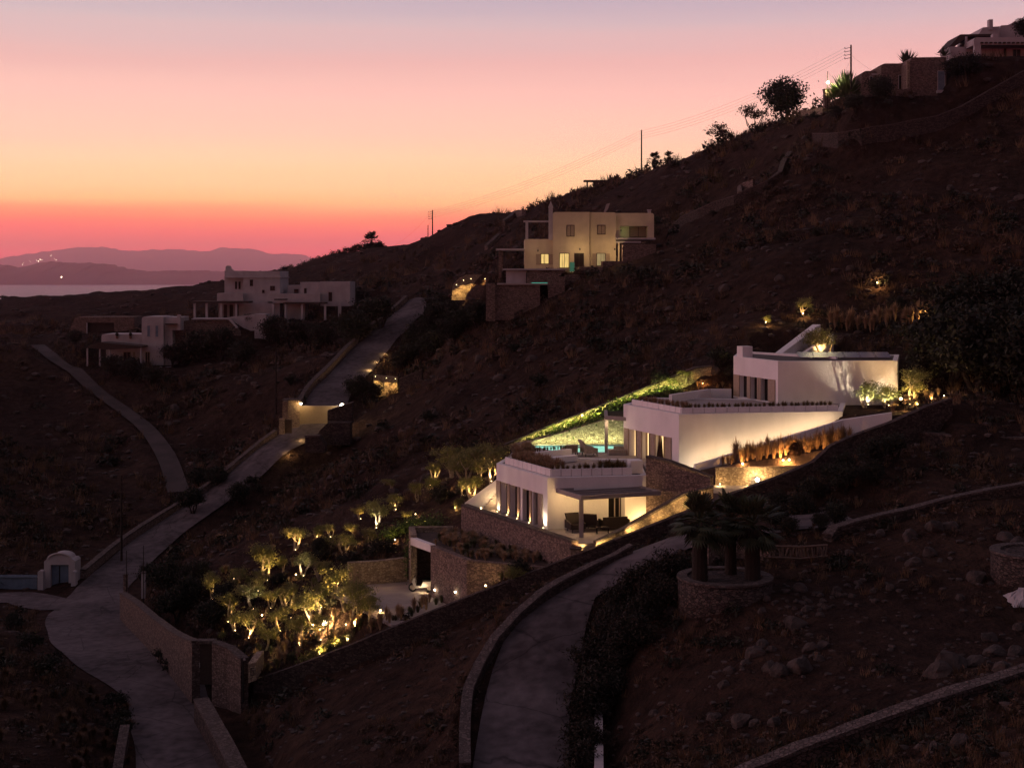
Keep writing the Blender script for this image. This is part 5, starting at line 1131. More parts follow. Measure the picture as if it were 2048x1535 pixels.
def tree_mesh(par, seed, h, R, zr, leafm, barkm, nl=1500, ls=.10, stems=2, rt=.11, nc=16, cr=.42, lean=.3, aspect=.45):
    rg = np.random.default_rng(seed); r = random.Random(seed)
    c = Vector((r.uniform(-.2, .2) * R, r.uniform(-.2, .2) * R, h - zr)); C = clumps(rg, nc, R * .78, zr * .72, .35) + np.array(c)
    C[:, 2] = np.maximum(C[:, 2], h * (.34 if leafm != DLEAF else .16))
    b = MB(); forks = []
    for s in range(stems):
        a = r.uniform(0, 6.28); e = Vector((math.cos(a) * R * lean, math.sin(a) * R * lean, h * .5))
        p0 = Vector((math.cos(a) * .08, math.sin(a) * .08, -.15)); mid = p0.lerp(e, .5) + Vector((r.uniform(-.12, .12), r.uniform(-.12, .12), 0)) * h * .4
        b.tube([p0, p0.lerp(mid, .5) + Vector((r.uniform(-.05, .05), 0, 0)), mid, e], [rt * 1.3, rt, rt * .85, rt * .6], 7); forks.append((e, rt * .6))
        forks.append((mid, rt * .6))
    for k in range(nc):
        q = Vector(C[k]); e, rr = min(forks, key=lambda f_: (f_[0] - q).length + r.uniform(0, .4))
        m_ = e.lerp(q, .5) + Vector((r.uniform(-.1, .1), r.uniform(-.1, .1), -.05)) * h * .3
        b.tube([e, m_, q], [rr * .6, rr * .4, rr * .15], 5)
    b.build('trunk', barkm, par)
    m = MB(); per = nl // nc
    P_ = np.concatenate([C[k] + rg.normal(size=(per, 3)) * np.array([R, R, zr * .8]) * cr * rg.uniform(.5, 1.0) * .6 for k in range(nc)])
    m.block(leaf_quads(P_, ls, rg, aspect), 1, 4); m.build('crown', leafm, par)
PROTO = {}
def tree(kind, pos, label, rz=0, s=1.0, group=None, cat='tree', name=None):
    spec = KINDS[kind]
    if kind not in PROTO:
        t = thing(name or spec['name'], (0, 0, 0), label, cat); t['_loc'] = (0, 0, 0); tree_mesh(t, **spec['args']); PROTO[kind] = t
        t.location = pos; t.rotation_euler = (0, 0, rz); t.scale = (s, s, s)
        if group: t['group'] = group
        return t
    src = PROTO[kind]; c = copy_tree(src, pos, rz, s, label, cat=cat)
    if group: c['group'] = group
    elif 'group' in c: del c['group']
    return c
KINDS = {}
for i in range(6): KINDS['olive%d' % i] = dict(name='olive_tree', args=dict(seed=20 + i, h=(2.5, 2.2, 2.8, 2.4, 2.1, 2.7)[i], R=(1.35, 1.1, 1.2, 1.5, 1.25, 1.0)[i], zr=(.95, .8, 1.1, .85, .9, 1.1)[i], leafm=LEAF, barkm=BARK, nl=(3000, 2200, 3000, 2800, 2000, 2400)[i], ls=.07, stems=(2, 3, 2, 3, 1, 2)[i], rt=.10, nc=(15, 12, 18, 17, 11, 14)[i], cr=.40, lean=(.32, .5, .2, .45, .6, .3)[i], aspect=.35))
for i in range(3): KINDS['dark%d' % i] = dict(name='dark_tree', args=dict(seed=40 + i, h=4.2, R=2.1, zr=1.95, leafm=DLEAF, barkm=DBARK, nl=5200, ls=.15, stems=3, rt=.12, nc=30, cr=.45, lean=.4))
for i in range(3): KINDS['shrub%d' % i] = dict(name='shrub', args=dict(seed=60 + i, h=1.3, R=.9, zr=.65, leafm=DLEAF, barkm=DBARK, nl=900, ls=.09, stems=4, rt=.035, nc=12, cr=.5, lean=.5))
for i in range(2): KINDS['green%d' % i] = dict(name='shrub', args=dict(seed=70 + i, h=1.35, R=.75, zr=.65, leafm=mat('bright_shrub_leaf', (.20, .20, .05), (.10, .11, .03), 2, .65), barkm=BARK, nl=1700, ls=.065, stems=4, rt=.03, nc=12, cr=.5, lean=.5, aspect=.3))
KINDS['oleander'] = dict(name='oleander_bush', args=dict(seed=77, h=2.3, R=1.35, zr=1.15, leafm=mat('oleander_leaf', (.035, .03, .022), (.018, .016, .012), 2, .7, spec=.2), barkm=DBARK, nl=3600, ls=.12, stems=5, rt=.04, nc=22, cr=.5, lean=.5, aspect=.28))
KINDS['sparse'] = dict(name='bare_shrub', args=dict(seed=81, h=2.6, R=1.5, zr=1.0, leafm=SCRUB, barkm=DBARK, nl=900, ls=.09, stems=5, rt=.045, nc=26, cr=.3, lean=.5))
# --- palms
def fan_palm(t, seed, h, R, nf=34, rt=.22):
    r = random.Random(seed); b = MB(); b.lathe((0, 0, -.2), [(rt * 1.25, 0), (rt * 1.1, h * .2), (rt, h * .6), (rt * 1.05, h)], 12); b.build('trunk', DBARK, t)
    sk = MB()
    for i in range(60):
        a = r.uniform(0, 6.28); z = h - r.uniform(0, .25 * h); sk.tube([(math.cos(a) * rt, math.sin(a) * rt, z), (math.cos(a) * rt * 2.1, math.sin(a) * rt * 2.1, z - .5)], [.05, .01], 3)
    sk.build('dead_fronds', DBARK, t)
    m = MB()
    for i in range(nf):
        a = r.uniform(0, 6.28); el = math.radians(r.uniform(-50, 80)); L = R * r.uniform(.75, 1.05)
        d_ = Vector((math.cos(a) * math.cos(el), math.sin(a) * math.cos(el), math.sin(el))); o = Vector((0, 0, h)); e = o + d_ * L * .5 - Vector((0, 0, .05))
        m.tube([o, e], [.03, .02], 3); side = d_.cross(Vector((0, 0, 1))).normalized(); up = side.cross(d_)
        for k in range(13):
            w = (k / 12 - .5) * 2.6; dd = (d_ * math.cos(w) + side * math.sin(w)).normalized(); ll = L * .55 * (1 - .25 * abs(w) / 1.3)
            q = Vector((-dd.y, dd.x, 0)).normalized() * .035 * R; mid = e + dd * ll * .55; tip = e + dd * ll - Vector((0, 0, .18 * ll))
            m.add([e, mid - q, tip, mid + q], [(0, 1, 2, 3)])
    m.build('crown', PALM, t)
def palm(px, py, d, h, R, label, seed, rt=.22, pos=None, nf=34, group=None):
    p = pos or T(P(px, py, d).x, d); t = thing('palm_tree', (0, 0, 0), label, 'palm tree', group); t['_loc'] = (0, 0, 0); fan_palm(t, seed, h, R, nf, rt); t.location = p; return t
zc = c0.z + 1.05
palm(0, 0, 0, 2.9, 1.75, 'front left fan palm in the round planter, its crown against the lit wall', 1, pos=(P(1400, 1, 64.6).x, 64.7, zc), rt=.34, nf=46)
palm(0, 0, 0, 2.75, 1.7, 'middle fan palm in the round planter', 2, pos=(P(1462, 1, 66).x, 66.1, zc), rt=.26, nf=46)
palm(0, 0, 0, 2.7, 1.8, 'rightmost fan palm in the round planter', 3, pos=(P(1505, 1, 65).x, 65.0, zc), rt=.34, nf=50)
p = P(1309, 335, 226); palm(0, 0, 0, 1.6, 1.6, 'larger of the two palms standing on the skyline by the ridge pole', 4, pos=(p.x, p.y, max(p.z - .3, H(p.x, p.y) - .1)), nf=40)
p = P(1338, 325, 224); palm(0, 0, 0, 1.1, 1.3, 'smaller of the two palms standing on the skyline by the ridge pole', 5, pos=(p.x, p.y, max(p.z - .2, H(p.x, p.y) - .1)), nf=34)
p = P(743, 512, 282); palm(0, 0, 0, 1.8, 2.6, 'palm on the low skyline left of the poles', 6, pos=(p.x, p.y, max(p.z - .5, H(p.x, p.y))), nf=44)
# agaves
def agave(pos, R, n, label, seed, m_=None):
    r = random.Random(seed); t = thing('agave', tuple(pos), label, 'plant'); b = MB()
    for i in range(n):
        a = r.uniform(0, 6.28); el = math.radians(r.uniform(5, 88)); L = R * r.uniform(.8, 1.1); d_ = Vector((math.cos(a) * math.cos(el), math.sin(a) * math.cos(el), math.sin(el)))
        s_ = d_.cross(Vector((0, 0, 1))).normalized() * .07 * R; o = Vector(pos) + d_ * .1; mid = o + d_ * L * .5; tip = o + d_ * L + Vector((0, 0, .08 * R)); n_ = s_.cross(d_).normalized() * .04 * R
        b.add([o - s_ * .7, o + s_ * .7, mid + s_, mid - s_, tip, mid - n_, o - n_], [(0, 1, 2, 3), (3, 2, 4), (0, 3, 5, 6), (1, 6, 5, 2), (3, 4, 5), (2, 5, 4)])
    b.build('leaf_rosette', m_ or PALM, t); return t
p = P(1692, 190, 174); agave((p.x, p.y, p.z - .2), 2.9, 150, 'huge spiky agave clump lit green by the street lamp', 1, GREEN)
p = P(1668, 195, 175); agave((p.x, p.y, p.z), 1.5, 70, 'smaller spiky agave beside the square stone pier', 2, GREEN)
p = P(1815, 128, 172); agave((p.x, p.y, p.z), 1.7, 60, 'spiky agave poking above the squat stone block', 3)
p = P(1888, 112, 171); agave((p.x, p.y, p.z), 1.1, 30, 'small agave on the edge of the stone house roof', 4)
# --- grass tufts
GRP = {}
def tuft_mesh(seed, h, w, n, mname, bw=.018):
    rg = np.random.default_rng(seed); a = rg.uniform(0, 2 * np.pi, n); k = rg.uniform(0, 1, n) ** .7; H_ = h * rg.uniform(.6, 1.05, n); lean = w * k
    dx, dy = np.cos(a), np.sin(a); b0 = np.stack([dx * .08 * w, dy * .08 * w, np.full(n, -.05)], -1)
    m1 = np.stack([dx * lean * .35, dy * lean * .35, H_ * .6], -1); t1 = np.stack([dx * lean, dy * lean, H_ * (1 - .25 * k)], -1)
    sd = np.stack([-dy, dx, np.zeros(n)], -1) * bw
    V = np.stack([b0 - sd, b0 + sd, m1 + sd * .8, m1 - sd * .8, m1 - sd * .8, m1 + sd * .8, t1 + sd * .3, t1 - sd * .3], 1).reshape(-1, 3)
    m = MB(); m.block(V, 1, 4); return m
def tuft(kind, pos, label, group, s=1.0, rz=None):
    if kind not in GRP:
        sd, h, w, n, mm, bw, nm, cat = TUFT[kind]; o = tuft_mesh(sd, h, w, n, mm, bw).build(nm, mm); tag(o, label, cat, group); GRP[kind] = o
    else:
        o = GRP[kind].copy(); COL.objects.link(o); tag(o, label, None, group)
    o.location = pos; o.rotation_euler = (0, 0, rz if rz is not None else random.uniform(0, 6.28)); o.scale = (s, s, s); return o
TUFT = {'rust': (5, .8, .6, 300, mat('rust_grass', (.13, .07, .035), (.075, .04, .02), 1.5, .9), .014, 'dry_clump', 'dry bush'), 'roof': (1, .52, .34, 150, mat('roof_grass', (.26, .20, .09), (.15, .115, .05), 2, .8), .012, 'sedge_clump', 'ornamental plant'),
        'feather': (2, 1.0, .55, 260, REED, .014, 'plume_clump', 'ornamental plant'), 'reed': (3, 1.5, .42, 220, REED, .016, 'reed_clump', 'reed'),
        'green': (4, .9, .5, 200, mat('garden_grass', (.12, .12, .05), (.07, .07, .03), 2, .8), .015, 'sedge_clump', 'ornamental plant')}
def row(kind, A, B, n, off, z, label, group, s=1.0, js=.15, jo=.06, px=False):
    A = Vector((A[0], A[1])); B = Vector((B[0], B[1]))
    for i in range(n):
        t_ = (i + .5) / n; L = (B - A).length; p = at_u(A, B, t_ * L + random.uniform(-.08, .08), -off + random.uniform(-jo, jo))
        tuft(kind, (p[0], p[1], z), label, group, s * random.uniform(1 - js, 1 + js))
e1 = at_u(C1, R1, upx(C1, R1, 1262)); g_ = 'small grass clumps in the lower roof planter'
row('roof', at_u(C1, R1, .7), e1, 14, .82, -12.32, 'small round grass clump in the straight row along the lower roof edge', g_, 1.0)
row('roof', at_u(C1, R1, 3.6), e1, 7, 1.15, -12.3, 'olive-green grass clump crowding the right end of the lower roof planter', g_ + ', right end', 1.25)
g_ = 'feathery grasses on the left edge of the lower roof'
for o_, s_ in ((.85, .62), (1.25, .7), (1.7, .75)): row('feather', at_u(L1, C1, .6), at_u(L1, C1, 6.6), 13, o_, -12.35, 'feathery brown grass clump massed along the left edge of the lower roof', g_, s_)
for i in range(20): tuft('feather', (.1 + random.uniform(0, 1.6), 95.2 + random.uniform(0, 4.6), -12.5), 'tall feathery grass clump at the far left corner of the lower roof', 'tall grasses at the far left roof corner', random.uniform(.75, 1.0))
for i in range(14): tuft('roof', (1.6 + i * .18 + random.uniform(-.05, .05), 96.9 + i * .14, -12.05), 'low green clump behind the white bench walls on the pool terrace', 'low clumps behind the bench walls', random.uniform(.45, .7))
g_ = 'grass clumps along the middle roof edge'
row('roof', at_u(C2, R2, .6), at_u(C2, R2, 11.0), 34, .82, -8.86, 'brown grass clump in the long straight row on the middle roof', g_, .95)
row('feather', at_u(L2, C2, .6), at_u(L2, C2, 7.0), 14, .9, -8.9, 'feathery brown clump on the left edge of the middle roof', g_ + ', left side', .55)
row('feather', at_u(L2, C2, .8), at_u(L2, C2, 7.0), 10, 1.6, -8.9, 'feathery brown clump on the left edge of the middle roof', g_ + ', left side', .5)
g_ = 'tall reeds lit orange below the white sloping wall'
for i in range(40):
    u = i / 39; x = 13.7 + u * 8.2; y = 90.7 + u * .6 + random.uniform(-.35, .7); tuft('reed', (x, y, np.interp(x, [13, 19.5, 23.5], [-12.4, -11.7, -10.6])), 'tall reed clump lit orange below the white sloping wall', g_, random.uniform(.5, .7) if i < 4 else random.uniform(.9, 1.25))
g_ = 'rust-coloured grasses above the curved terrace wall'
for i in range(26):
    u = i / 25; x = 27.2 + u * 7.6; y = 119.6 + random.uniform(0, 1.6) - u * 3; tuft('reed', (x, y, H(x, y) - .05 if H(x, y) > -5.4 else -5.2), 'rust-coloured feathery clump above the curved terrace wall', g_, random.uniform(.9, 1.3))
g_ = 'wild grasses on the garage roof'
for i in range(120):
    for _ in range(20):
        x = random.uniform(-5.8, 2.2); y = random.uniform(84.3, 94.5)
        if float(polydist(np.array([x]), np.array([y]), [(-5.0, 90.6), (-2.6, 86.3), (2.2, 84.5), (2.7, 84.2), (-2.9, 94.0), (-4.6, 94.3)])[0]) == 0: break
    tuft('feather' if i % 3 else 'green', (x, y, -17.32), ('rusty' if i % 3 else 'green') + ' grass clump growing wild on the garage roof', g_ + (', rusty ones' if i % 3 else ', green ones'), random.uniform(.45, .75))
# ================================================================ FLOODLIT GARDEN
OL = [(751,1056,'olive tree with a forked bright trunk highest in the garden, below the hillside',1.0,26),(590,1100,'olive tree leaning over a glowing root at the upper left of the garden',1.0,70),(534,1162,'olive tree with a straight white-lit trunk at the left of the garden',1.08,75),
 (606,1152,'small olive tree with forked pale stems in mid garden',.8,30),(667,1196,'dim-crowned olive tree with short forked trunk near the courtyard wall',1.1,45),(424,1201,'outermost left olive tree, faintly lit',.85,22),
 (506,1219,'olive tree with reddish trunk between two small lamps',.95,22),(576,1222,'round olive tree glowing at its heart in the centre of the garden',1.0,50),(708,1254,'well lit olive tree with two upright stems near the tall grasses',1.05,50),
 (623,1251,'olive tree just left of the brightest lamp',1.0,26),(497,1275,'olive tree with white forked trunk above the entrance wall',1.05,60),(456,1243,'thin olive tree leaning left above the entrance wall',.85,22)]
for i, (x, y, lb, s, e) in enumerate(OL):
    p = G(x, y, 60); t = tree('olive%d' % (i % 6), p, lb, i * 1.7, s * 1.0)
    uplight(p + Vector((.12, -.55, .02)), e * .9, 'ground spotlight at the foot of the ' + ' '.join(lb.split()[:9]).rstrip(','), (-.05, .35, 1), WARM if i % 3 else WHT, 84)
    light_only(t, tuple(Vector(p) + Vector((.25, -.5, .35))), 14, WARM)  # extra bare point light added for a glow on the ground
OL2 = [(470,1192,.8,0),(541,1218,.7,18),(560,1262,.75,22),(598,1292,.8,26),(642,1216,.85,30),(690,1222,.8,0),(738,1240,.6,0),(640,1162,.8,0),(516,1182,.7,14),(566,1150,.6,0),(660,1100,.6,0),(690,1110,.7,16),(740,1100,.6,0),(470,1262,.6,14),(530,1300,.7,0),(640,1280,.7,22),(700,1075,.6,16),(790,1022,.6,14),(835,1003,.6,0),(870,962,.8,22),(905,938,.8,0),(925,992,.6,18),(812,1046,.5,16),(660,1076,.5,12),(962,962,.7,14),(780,985,.6,0),(720,1040,.5,12)]
for i, (x, y, s, e) in enumerate(OL2):
    p = G(x, y, 60); w_ = ['slim', 'rounded', 'low', 'spreading'][i % 4]; tree('olive%d' % ((i * 5 + 2) % 6), p, (w_ + ' young olive tree with a faint light at its foot, among the larger floodlit olives') if e else (w_ + ' unlit young olive tree among the floodlit olives'), i * 2.3, s, 'young olives, ' + w_ + (', lit' if e else ', unlit'))
    if e: uplight(p + Vector((.1, -.45, .02)), e * .5, 'faint ground spotlight below a %s young olive' % w_, (-.05, .35, 1), WARM, 90)
DK = [(330,1190,1.1),(375,1215,1.0),(355,1245,1.05),(420,1260,.9),(300,1175,.9),(395,1180,.9),(450,1215,.75),(640,1110,.6),(560,1180,.5),(520,1130,.6)]
for i, (x, y, s) in enumerate(DK):
    tree('dark%d' % (i % 3), G(x, y, 60), ['broad dark tree', 'rounded dark tree', 'low dark tree'][i % 3] + ' behind the entrance wall, at photo left of the lit olives' if i < 7 else 'small unlit tree among the lit olives', i * 2.1, s * .62, 'unlit trees behind the entrance wall' if i < 7 else 'small unlit trees among the olives')
TL = [(650,1262,.24,420,'brightest garden lamp, a white star low in the garden'),(626,1258,.08,40,'small lamp left of the brightest lamp'),(524,1236,.07,14,'small globe lamp right of the reddish trunk'),(568,1243,.07,16,'small globe lamp below the round olive'),(582,1240,.045,6,'tiny globe lamp beside the lamp below the round olive'),
 (761,1227,.07,14,'small globe lamp right of the two-stemmed olive'),(692,1258,.05,10,'small lamp above the glowing hedge strip'),(523,1334,.075,22,'globe lamp right of the emblem pier'),(692,1188,.06,14,'globe lamp right of the short forked olive'),(742,1256,.055,12,'small lamp near the lower grasses by the boundary wall'),
 (831,1033,.05,9,'tiny lamp above the ivy hedge'),(592,1155,.06,14,'small lamp left of the forked pale stems'),(468,1163,.05,12,'slim lamp above the outer left olives'),(893,985,.07,26,'lamp in the orange shrub left of the lowest pavilion'),(861,975,.05,22,'lamp in the leafy shrub above the orange one'),
 (711,1092,.05,22,'lamp inside the pinkish shrub in the upper garden'),(634,1075,.05,22,'lamp inside the yellow shrub in the upper garden'),(971,1178,.07,18,'globe lamp by the foot of the warm garage wall'),(1022,1170,.05,26,'lamp in the spiky plant at the right end of the garage'),(947,997,.05,20,'lamp under the small pale tree by the stair wall'),
 (929,969,.045,6,'tiny white lamp among the trees left of the lowest pavilion'),(790,1085,.05,20,'lamp under the left side of the ivy hedge'),(840,1052,.05,24,'lamp under the right side of the ivy hedge'),(910,1020,.045,18,'lamp lighting the orange plants beside the stair wall foot')]
for x, y, rb, e, lb in TL:
    p = G(x, y, 60); uplight(p, e, lb, kind='POINT', bulb=rb, stalk=.18 if rb < .1 else .4, group='garden lamps', mat_=BULBW if rb > .1 else None, name='garden_lamp', color=WARM if e != 22 else (1, .66, .25))
SH = [(634,1078,'green0',.8,'yellow-lit shrub in the upper garden'),(716,1096,'sparse',.42,'pinkish lit shrub in the upper garden'),(862,985,'green1',1.0,'leafy lit shrub beside the dark hillside, left of the lowest pavilion'),(893,990,'sparse',.35,'orange-lit shrub left of the lowest pavilion'),
 (945,1000,'olive1',.95,'small pale-trunked tree beside the stair wall'),(983,972,'olive2',1.0,'lit tree touching the left corner of the lowest pavilion'),(930,975,'olive3',1.2,'broad dim tree left of the lowest pavilion'),(905,955,'olive0',1.2,'dim tree with a tiny lamp in front, left of the lowest pavilion'),(960,945,'olive0',1.1,'dim tree behind the left corner of the lowest pavilion'),
 (880,1010,'shrub0',1.2,'dark round shrub above the ivy hedge'),(915,1022,'green0',.7,'orange-lit low plant at the foot of the stair wall'),(1030,1172,'green1',.9,'spiky lit plant at the right end of the garage'),(1045,1150,'shrub2',.8,'dark shrub above the spiky lit plant'),(640,1130,'shrub1',1.0,'dark shrub under the upper garden olives'),(700,1140,'shrub0',1.1,'dark shrub against the courtyard wall'),(765,1115,'shrub1',1.1,'dark shrub left of the garage')]
for i, (x, y, k, s, lb) in enumerate(SH): tree(k, G(x, y, 60), lb, i * 1.3, s, cat='shrub' if k[0] != 'o' else 'tree')
uplight(G(983, 975, 60) + Vector((0, -.4, 0)), 40, 'ground spotlight under the tree at the pavilion corner')
uplight(G(945, 1003, 60) + Vector((0, -.3, 0)), 40, 'ground spotlight under the pale-trunked tree by the stair wall')
_r = random.Random(31)
for i in range(34):
    x = _r.uniform(440, 740); y = np.interp(x, [440, 740], [1190, 1120]) + _r.uniform(-60, 100)
    if x > 690 and y < 1210: continue
    if y > np.interp(x, [510, 700], [1340, 1275]): continue
    k = ['green0', 'shrub1', 'green1', 'shrub2'][i % 4]; tree(k, G(x, y, 60), 'low garden bush filling the ground between the floodlit olives' if k[0] == 's' else 'pale green herb cushion filling the ground between the floodlit olives', i, _r.uniform(.35, .6), 'low bushes between the olives' if k[0] == 's' else 'herb cushions between the olives', cat='shrub')
# ivy hedge by the garage and ivy on the garden wall
def ivy(name, label, pts, n, ls, m_=GREEN, cat='hedge', seed=5, spread=(.35, .3, .3)):
    rg = np.random.default_rng(seed); P_ = []
    for k in range(len(pts) - 1):
        a, b_ = np.array(pts[k]), np.array(pts[k + 1]); q = a + (b_ - a) * rg.uniform(0, 1, (n // (len(pts) - 1), 1)); P_.append(q)
    P_ = np.concatenate(P_); cl = P_[rg.integers(0, len(P_), 40)]; P_ = np.where(rg.uniform(0, 1, (len(P_), 1)) < .5, P_ + rg.normal(size=P_.shape) * spread, cl[rg.integers(0, 40, len(P_))] + rg.normal(size=P_.shape) * np.array(spread) * .9)
    m = MB(); m.block(leaf_quads(P_, ls, rg, .6), 1, 4); o = m.build(name, m_, None, tuple(pts[0])); return tag(o, label, cat)
g1_ = [G(x, y, 60, .35) for x, y in ((770,1085),(800,1070),(830,1058),(880,1052))]
ivy('ivy_hedge', 'glossy green ivy hedge glowing beside the garage roof', [tuple(q) for q in g1_], 2600, .075)
ivy('hanging_ivy', 'ivy trailing down the left corner of the garage', [(-6.9, 92.3, -17.1), (-6.95, 92.2, -19.6)], 260, .06, spread=(.1, .1, .25))
bk = [(x, 107.2, float(np.interp(x, [0, 2, 7.5, 9, 12.4], [-13.25, -12.7, -10.35, -9.75, -8.7]))) for x in (1.4, 3, 4.6, 6.2, 7.8, 9.0, 10.8, 12.4)]
ivy('bank_ivy', 'dark green shrubbery filling the bank between the two sloping stone walls', bk, 11000, .10, mat('bank_leaf', (.10, .14, .03), (.05, .07, .014), 2, .6), 'shrubs', 9, (.5, .7, .24))
strip_ = [G(x, y, 60, .25) for x, y in ((600,1332),(640,1312),(670,1298),(695,1286))]
ivy('flower_border', 'glowing yellow-green border plants tight against the boundary wall', [tuple(q) for q in strip_], 1400, .06, mat('border_leaf', (.16, .16, .04), None, 2, .7), 'plants', 11, (.25, .25, .18))
for i, q in enumerate(strip_[1:]): uplight(q + Vector((0, -.1, -.2)), 34, ['left', 'middle', 'right'][i] + ' low spotlight in the glowing border by the boundary wall', (0, .4, 1), WARM, 140)
# garden grasses
for i in range(70):
    x = random.uniform(505, 860); y = np.interp(x, [510, 600, 700, 800, 900], [1357, 1326, 1288, 1247, 1206]) - (random.uniform(4, 50) if x < 735 else random.uniform(2, 16))
    p = G(x, y, 60); tuft('reed' if i % 2 else 'green', p, 'tall grey-green grass clump in the strip above the boundary wall' if i % 2 else 'lower green grass clump in the strip above the boundary wall', 'grasses above the boundary wall' + (', tall' if i % 2 else ', low'), random.uniform(.5, .8))
for i in range(26):
    x = random.uniform(430, 830); y = random.uniform(1060, 1230)
    if x > 690 and y > 1120: continue
    tuft('feather', G(x, y, 60), 'loose brown grass clump between the olives', 'brown grass between the olives', random.uniform(.5, .8))
for i, x in enumerate(range(872, 1010, 11)): tuft('green', G(x, float(np.interp(x, [800, 900, 1000], [1247, 1206, 1167])) - 6, 60), 'grass clump at the foot of the garage wall', 'grass at the foot of the garage wall', .7)
# ================================================================ PAVILION LIGHTING
def strip_light(par, A, B, energy, direction, color=WARM, w=.06, off=(0, 0, 0)):
    A = Vector(A); B = Vector(B); L = (B - A).length; l = bpy.data.lights.new('light_strip', 'AREA'); l.shape = 'RECTANGLE'; l.size = L; l.size_y = w; l.energy = energy; l.color = color
    o = bpy.data.objects.new('light_strip', l); COL.objects.link(o); X = (B - A).normalized(); Z = -Vector(direction).normalized(); Z = (Z - X * Z.dot(X)).normalized(); Y = Z.cross(X)
    o.matrix_world = Matrix.Translation((A + B) / 2) @ Matrix((X, Y, Z)).transposed().to_4x4(); mw = o.matrix_world.copy()
    o.parent = par; o.matrix_parent_inverse = Matrix.Translation(-Vector(par.location)); return o
t = thing('led_strip', (17, 92.5, -11), 'hidden strip light behind the sloping white wall, washing the middle pavilion', 'lamp')
part(t, 'channel', GREYM, lambda m: m.prism([(12.1, 91.55), (12.1, 91.63), (21.9, 93.53), (21.9, 93.45)], [-12.60, -12.60, -9.92, -9.92], [-12.55, -12.55, -9.87, -9.87]))
strip_light(t, (12.1, 91.75, -12.4), (21.9, 93.6, -9.75), 105, (-.17, 1, .75), (1, .68, .36))
t = thing('wall_light', (12.0, 92.0, -12.9), 'wall light hidden at the foot of the middle pavilion corner', 'lamp', None); part(t, 'housing', DARKM, lambda m: boxm(m, 11.9, 92.0, .12, .1, -12.95, -12.85)); light_only(t, (11.75, 91.75, -12.7), 26, WHT)
t = PROTO_P = thing('pergola_downlights', (5.5, 86.8, -13.55), 'row of small downlights under the lower pergola roof', 'lamp')
for x, y in ((3.4, 86.9), (5.4, 87.0), (7.3, 87.4)):
    part(t, 'downlight', GREYM, lambda m: m.lathe((x, y, -13.56), [(.05, 0), (.05, .08)], 8)); light_only(t, (x, y, -13.68), 60, (1, .62, .26), size=.08)
for px, e, lb in ((999, 22, 'floor uplight by the leftmost shutter of the lowest pavilion'), (1018, 9, 'floor uplight between the first and second dark doors'), (1038, 7, 'floor uplight between the second and third dark doors'), (1062, 7, 'floor uplight between the third and fourth dark doors'), (1091, 20, 'floor uplight at the right corner of the dark doors')):
    q = at_u(L1, C1, upx(L1, C1, px), .16); uplight((q[0], q[1], -15.8), e, lb, (.35, .17, 1), WHT if e > 10 else WARM, 80, bulb=.035 if e < 20 else .06, stalk=.05, group='floor uplights along the dark doors')
t = thing('wall_light', (-1.6, 95.4, -15.4), 'small round wall light inside the left stair', 'lamp'); part(t, 'bulb', BULB, lambda m: m.ball(tuple(S(962, 1016, -15.4) + Vector((0, .1, 0))), .05, 5)); light_only(t, (-1.3, 95.2, -15.1), 34, (1, .66, .3))
for px, py, e in ((1265, 1040, 14), ):
    p = S(px, py, -15.5); uplight((8.3, 88.4, -15.8), 22, 'floor uplight in the right corner of the lower terrace', (-.3, .6, 1), WARM, 120, stalk=.05)
uplight((4.6, 82.75, -16.2), 26, 'small spotlight on the stone pier at the end of the brown wall', (-.9, .1, .6), WARM, 130)
for i, x in enumerate((5.2, 7.2, 9.0, 10.6)): uplight((x, 83.0 + i * .5, float(np.interp(x, [5, 10.6], [-16.3, -14.3]))), 24, ['first', 'second', 'third', 'fourth'][i] + ' low spotlight from the left under the rising terrace side wall', (.2, .8, .6), WARM, 140)
# planter wall lamp, reed lamps
uplight((15.55, 89.15, -12.98), 95, 'star-bright lamp on the low stone planter wall by the driveway', kind='POINT', bulb=.16, color=WARM, mat_=BULBW, group=None, stalk=.05, name='wall_lamp')
uplight((13.2, 89.3, -13.3), 16, 'small lamp at the left end of the stone planter wall', kind='POINT', bulb=.05, group=None, name='wall_lamp')
for px, py, e, lb in ((1485, 922, 26, 'left lamp among the orange reeds'), (1566, 915, 60, 'bright middle lamp among the orange reeds'), (1578, 914, 40, 'second bright lamp beside the middle one in the reeds'), (1640, 918, 26, 'right lamp among the orange reeds')):
    x = P(px, 1, 90.3).x; uplight((x, 90.25, float(np.interp(x, [13, 19.5, 23.5], [-12.3, -11.75, -10.6]))), e, lb, kind='POINT', bulb=.085, color=AMBER, group='lamps in the reeds')
# pool terrace
t = thing('pergola_fill_lamp', (7.2, 100.6, -10.3), 'small added fill lamp under the pool pergola', 'lamp'); part(t, 'housing', GREYM, lambda m: m.lathe((7.2, 100.6, -10.32), [(.05, 0), (.05, .1)], 8)); light_only(t, (7.1, 100.3, -10.5), 36, (1, .72, .42), size=.1)  # lamp and a loose point light added to warm the terrace
light_only(t, (4.5, 96.8, -11.2), 12, (1, .6, .3), size=.2)
for i, (x, e) in enumerate(((2.2, 50), (4.6, 80), (6.6, 80), (8.6, 70), (10.6, 60), (12.6, 30))): uplight((x, 109.0, float(uwtop(x)) - 1.55), e, ['first', 'second', 'third', 'fourth', 'fifth', 'last'][i] + ' added fill light from the left along the sloping ivy wall', (.1, 1, .9), LIME, 150, group='added lights along the ivy wall')  # spots added to stand in for pool light reflected onto the wall
strip_light(pool, (1.4, 105.1, -12.55), (8.6, 105.1, -12.45), 150, (0, .6, 1), (.92, 1.0, .42), .1)
t = thing('led_strip', (5, 106.9, -11), 'added strip light on top of the pool wall washing the ivy bank', 'lamp')  # strip lamps added to brighten the ivy bank
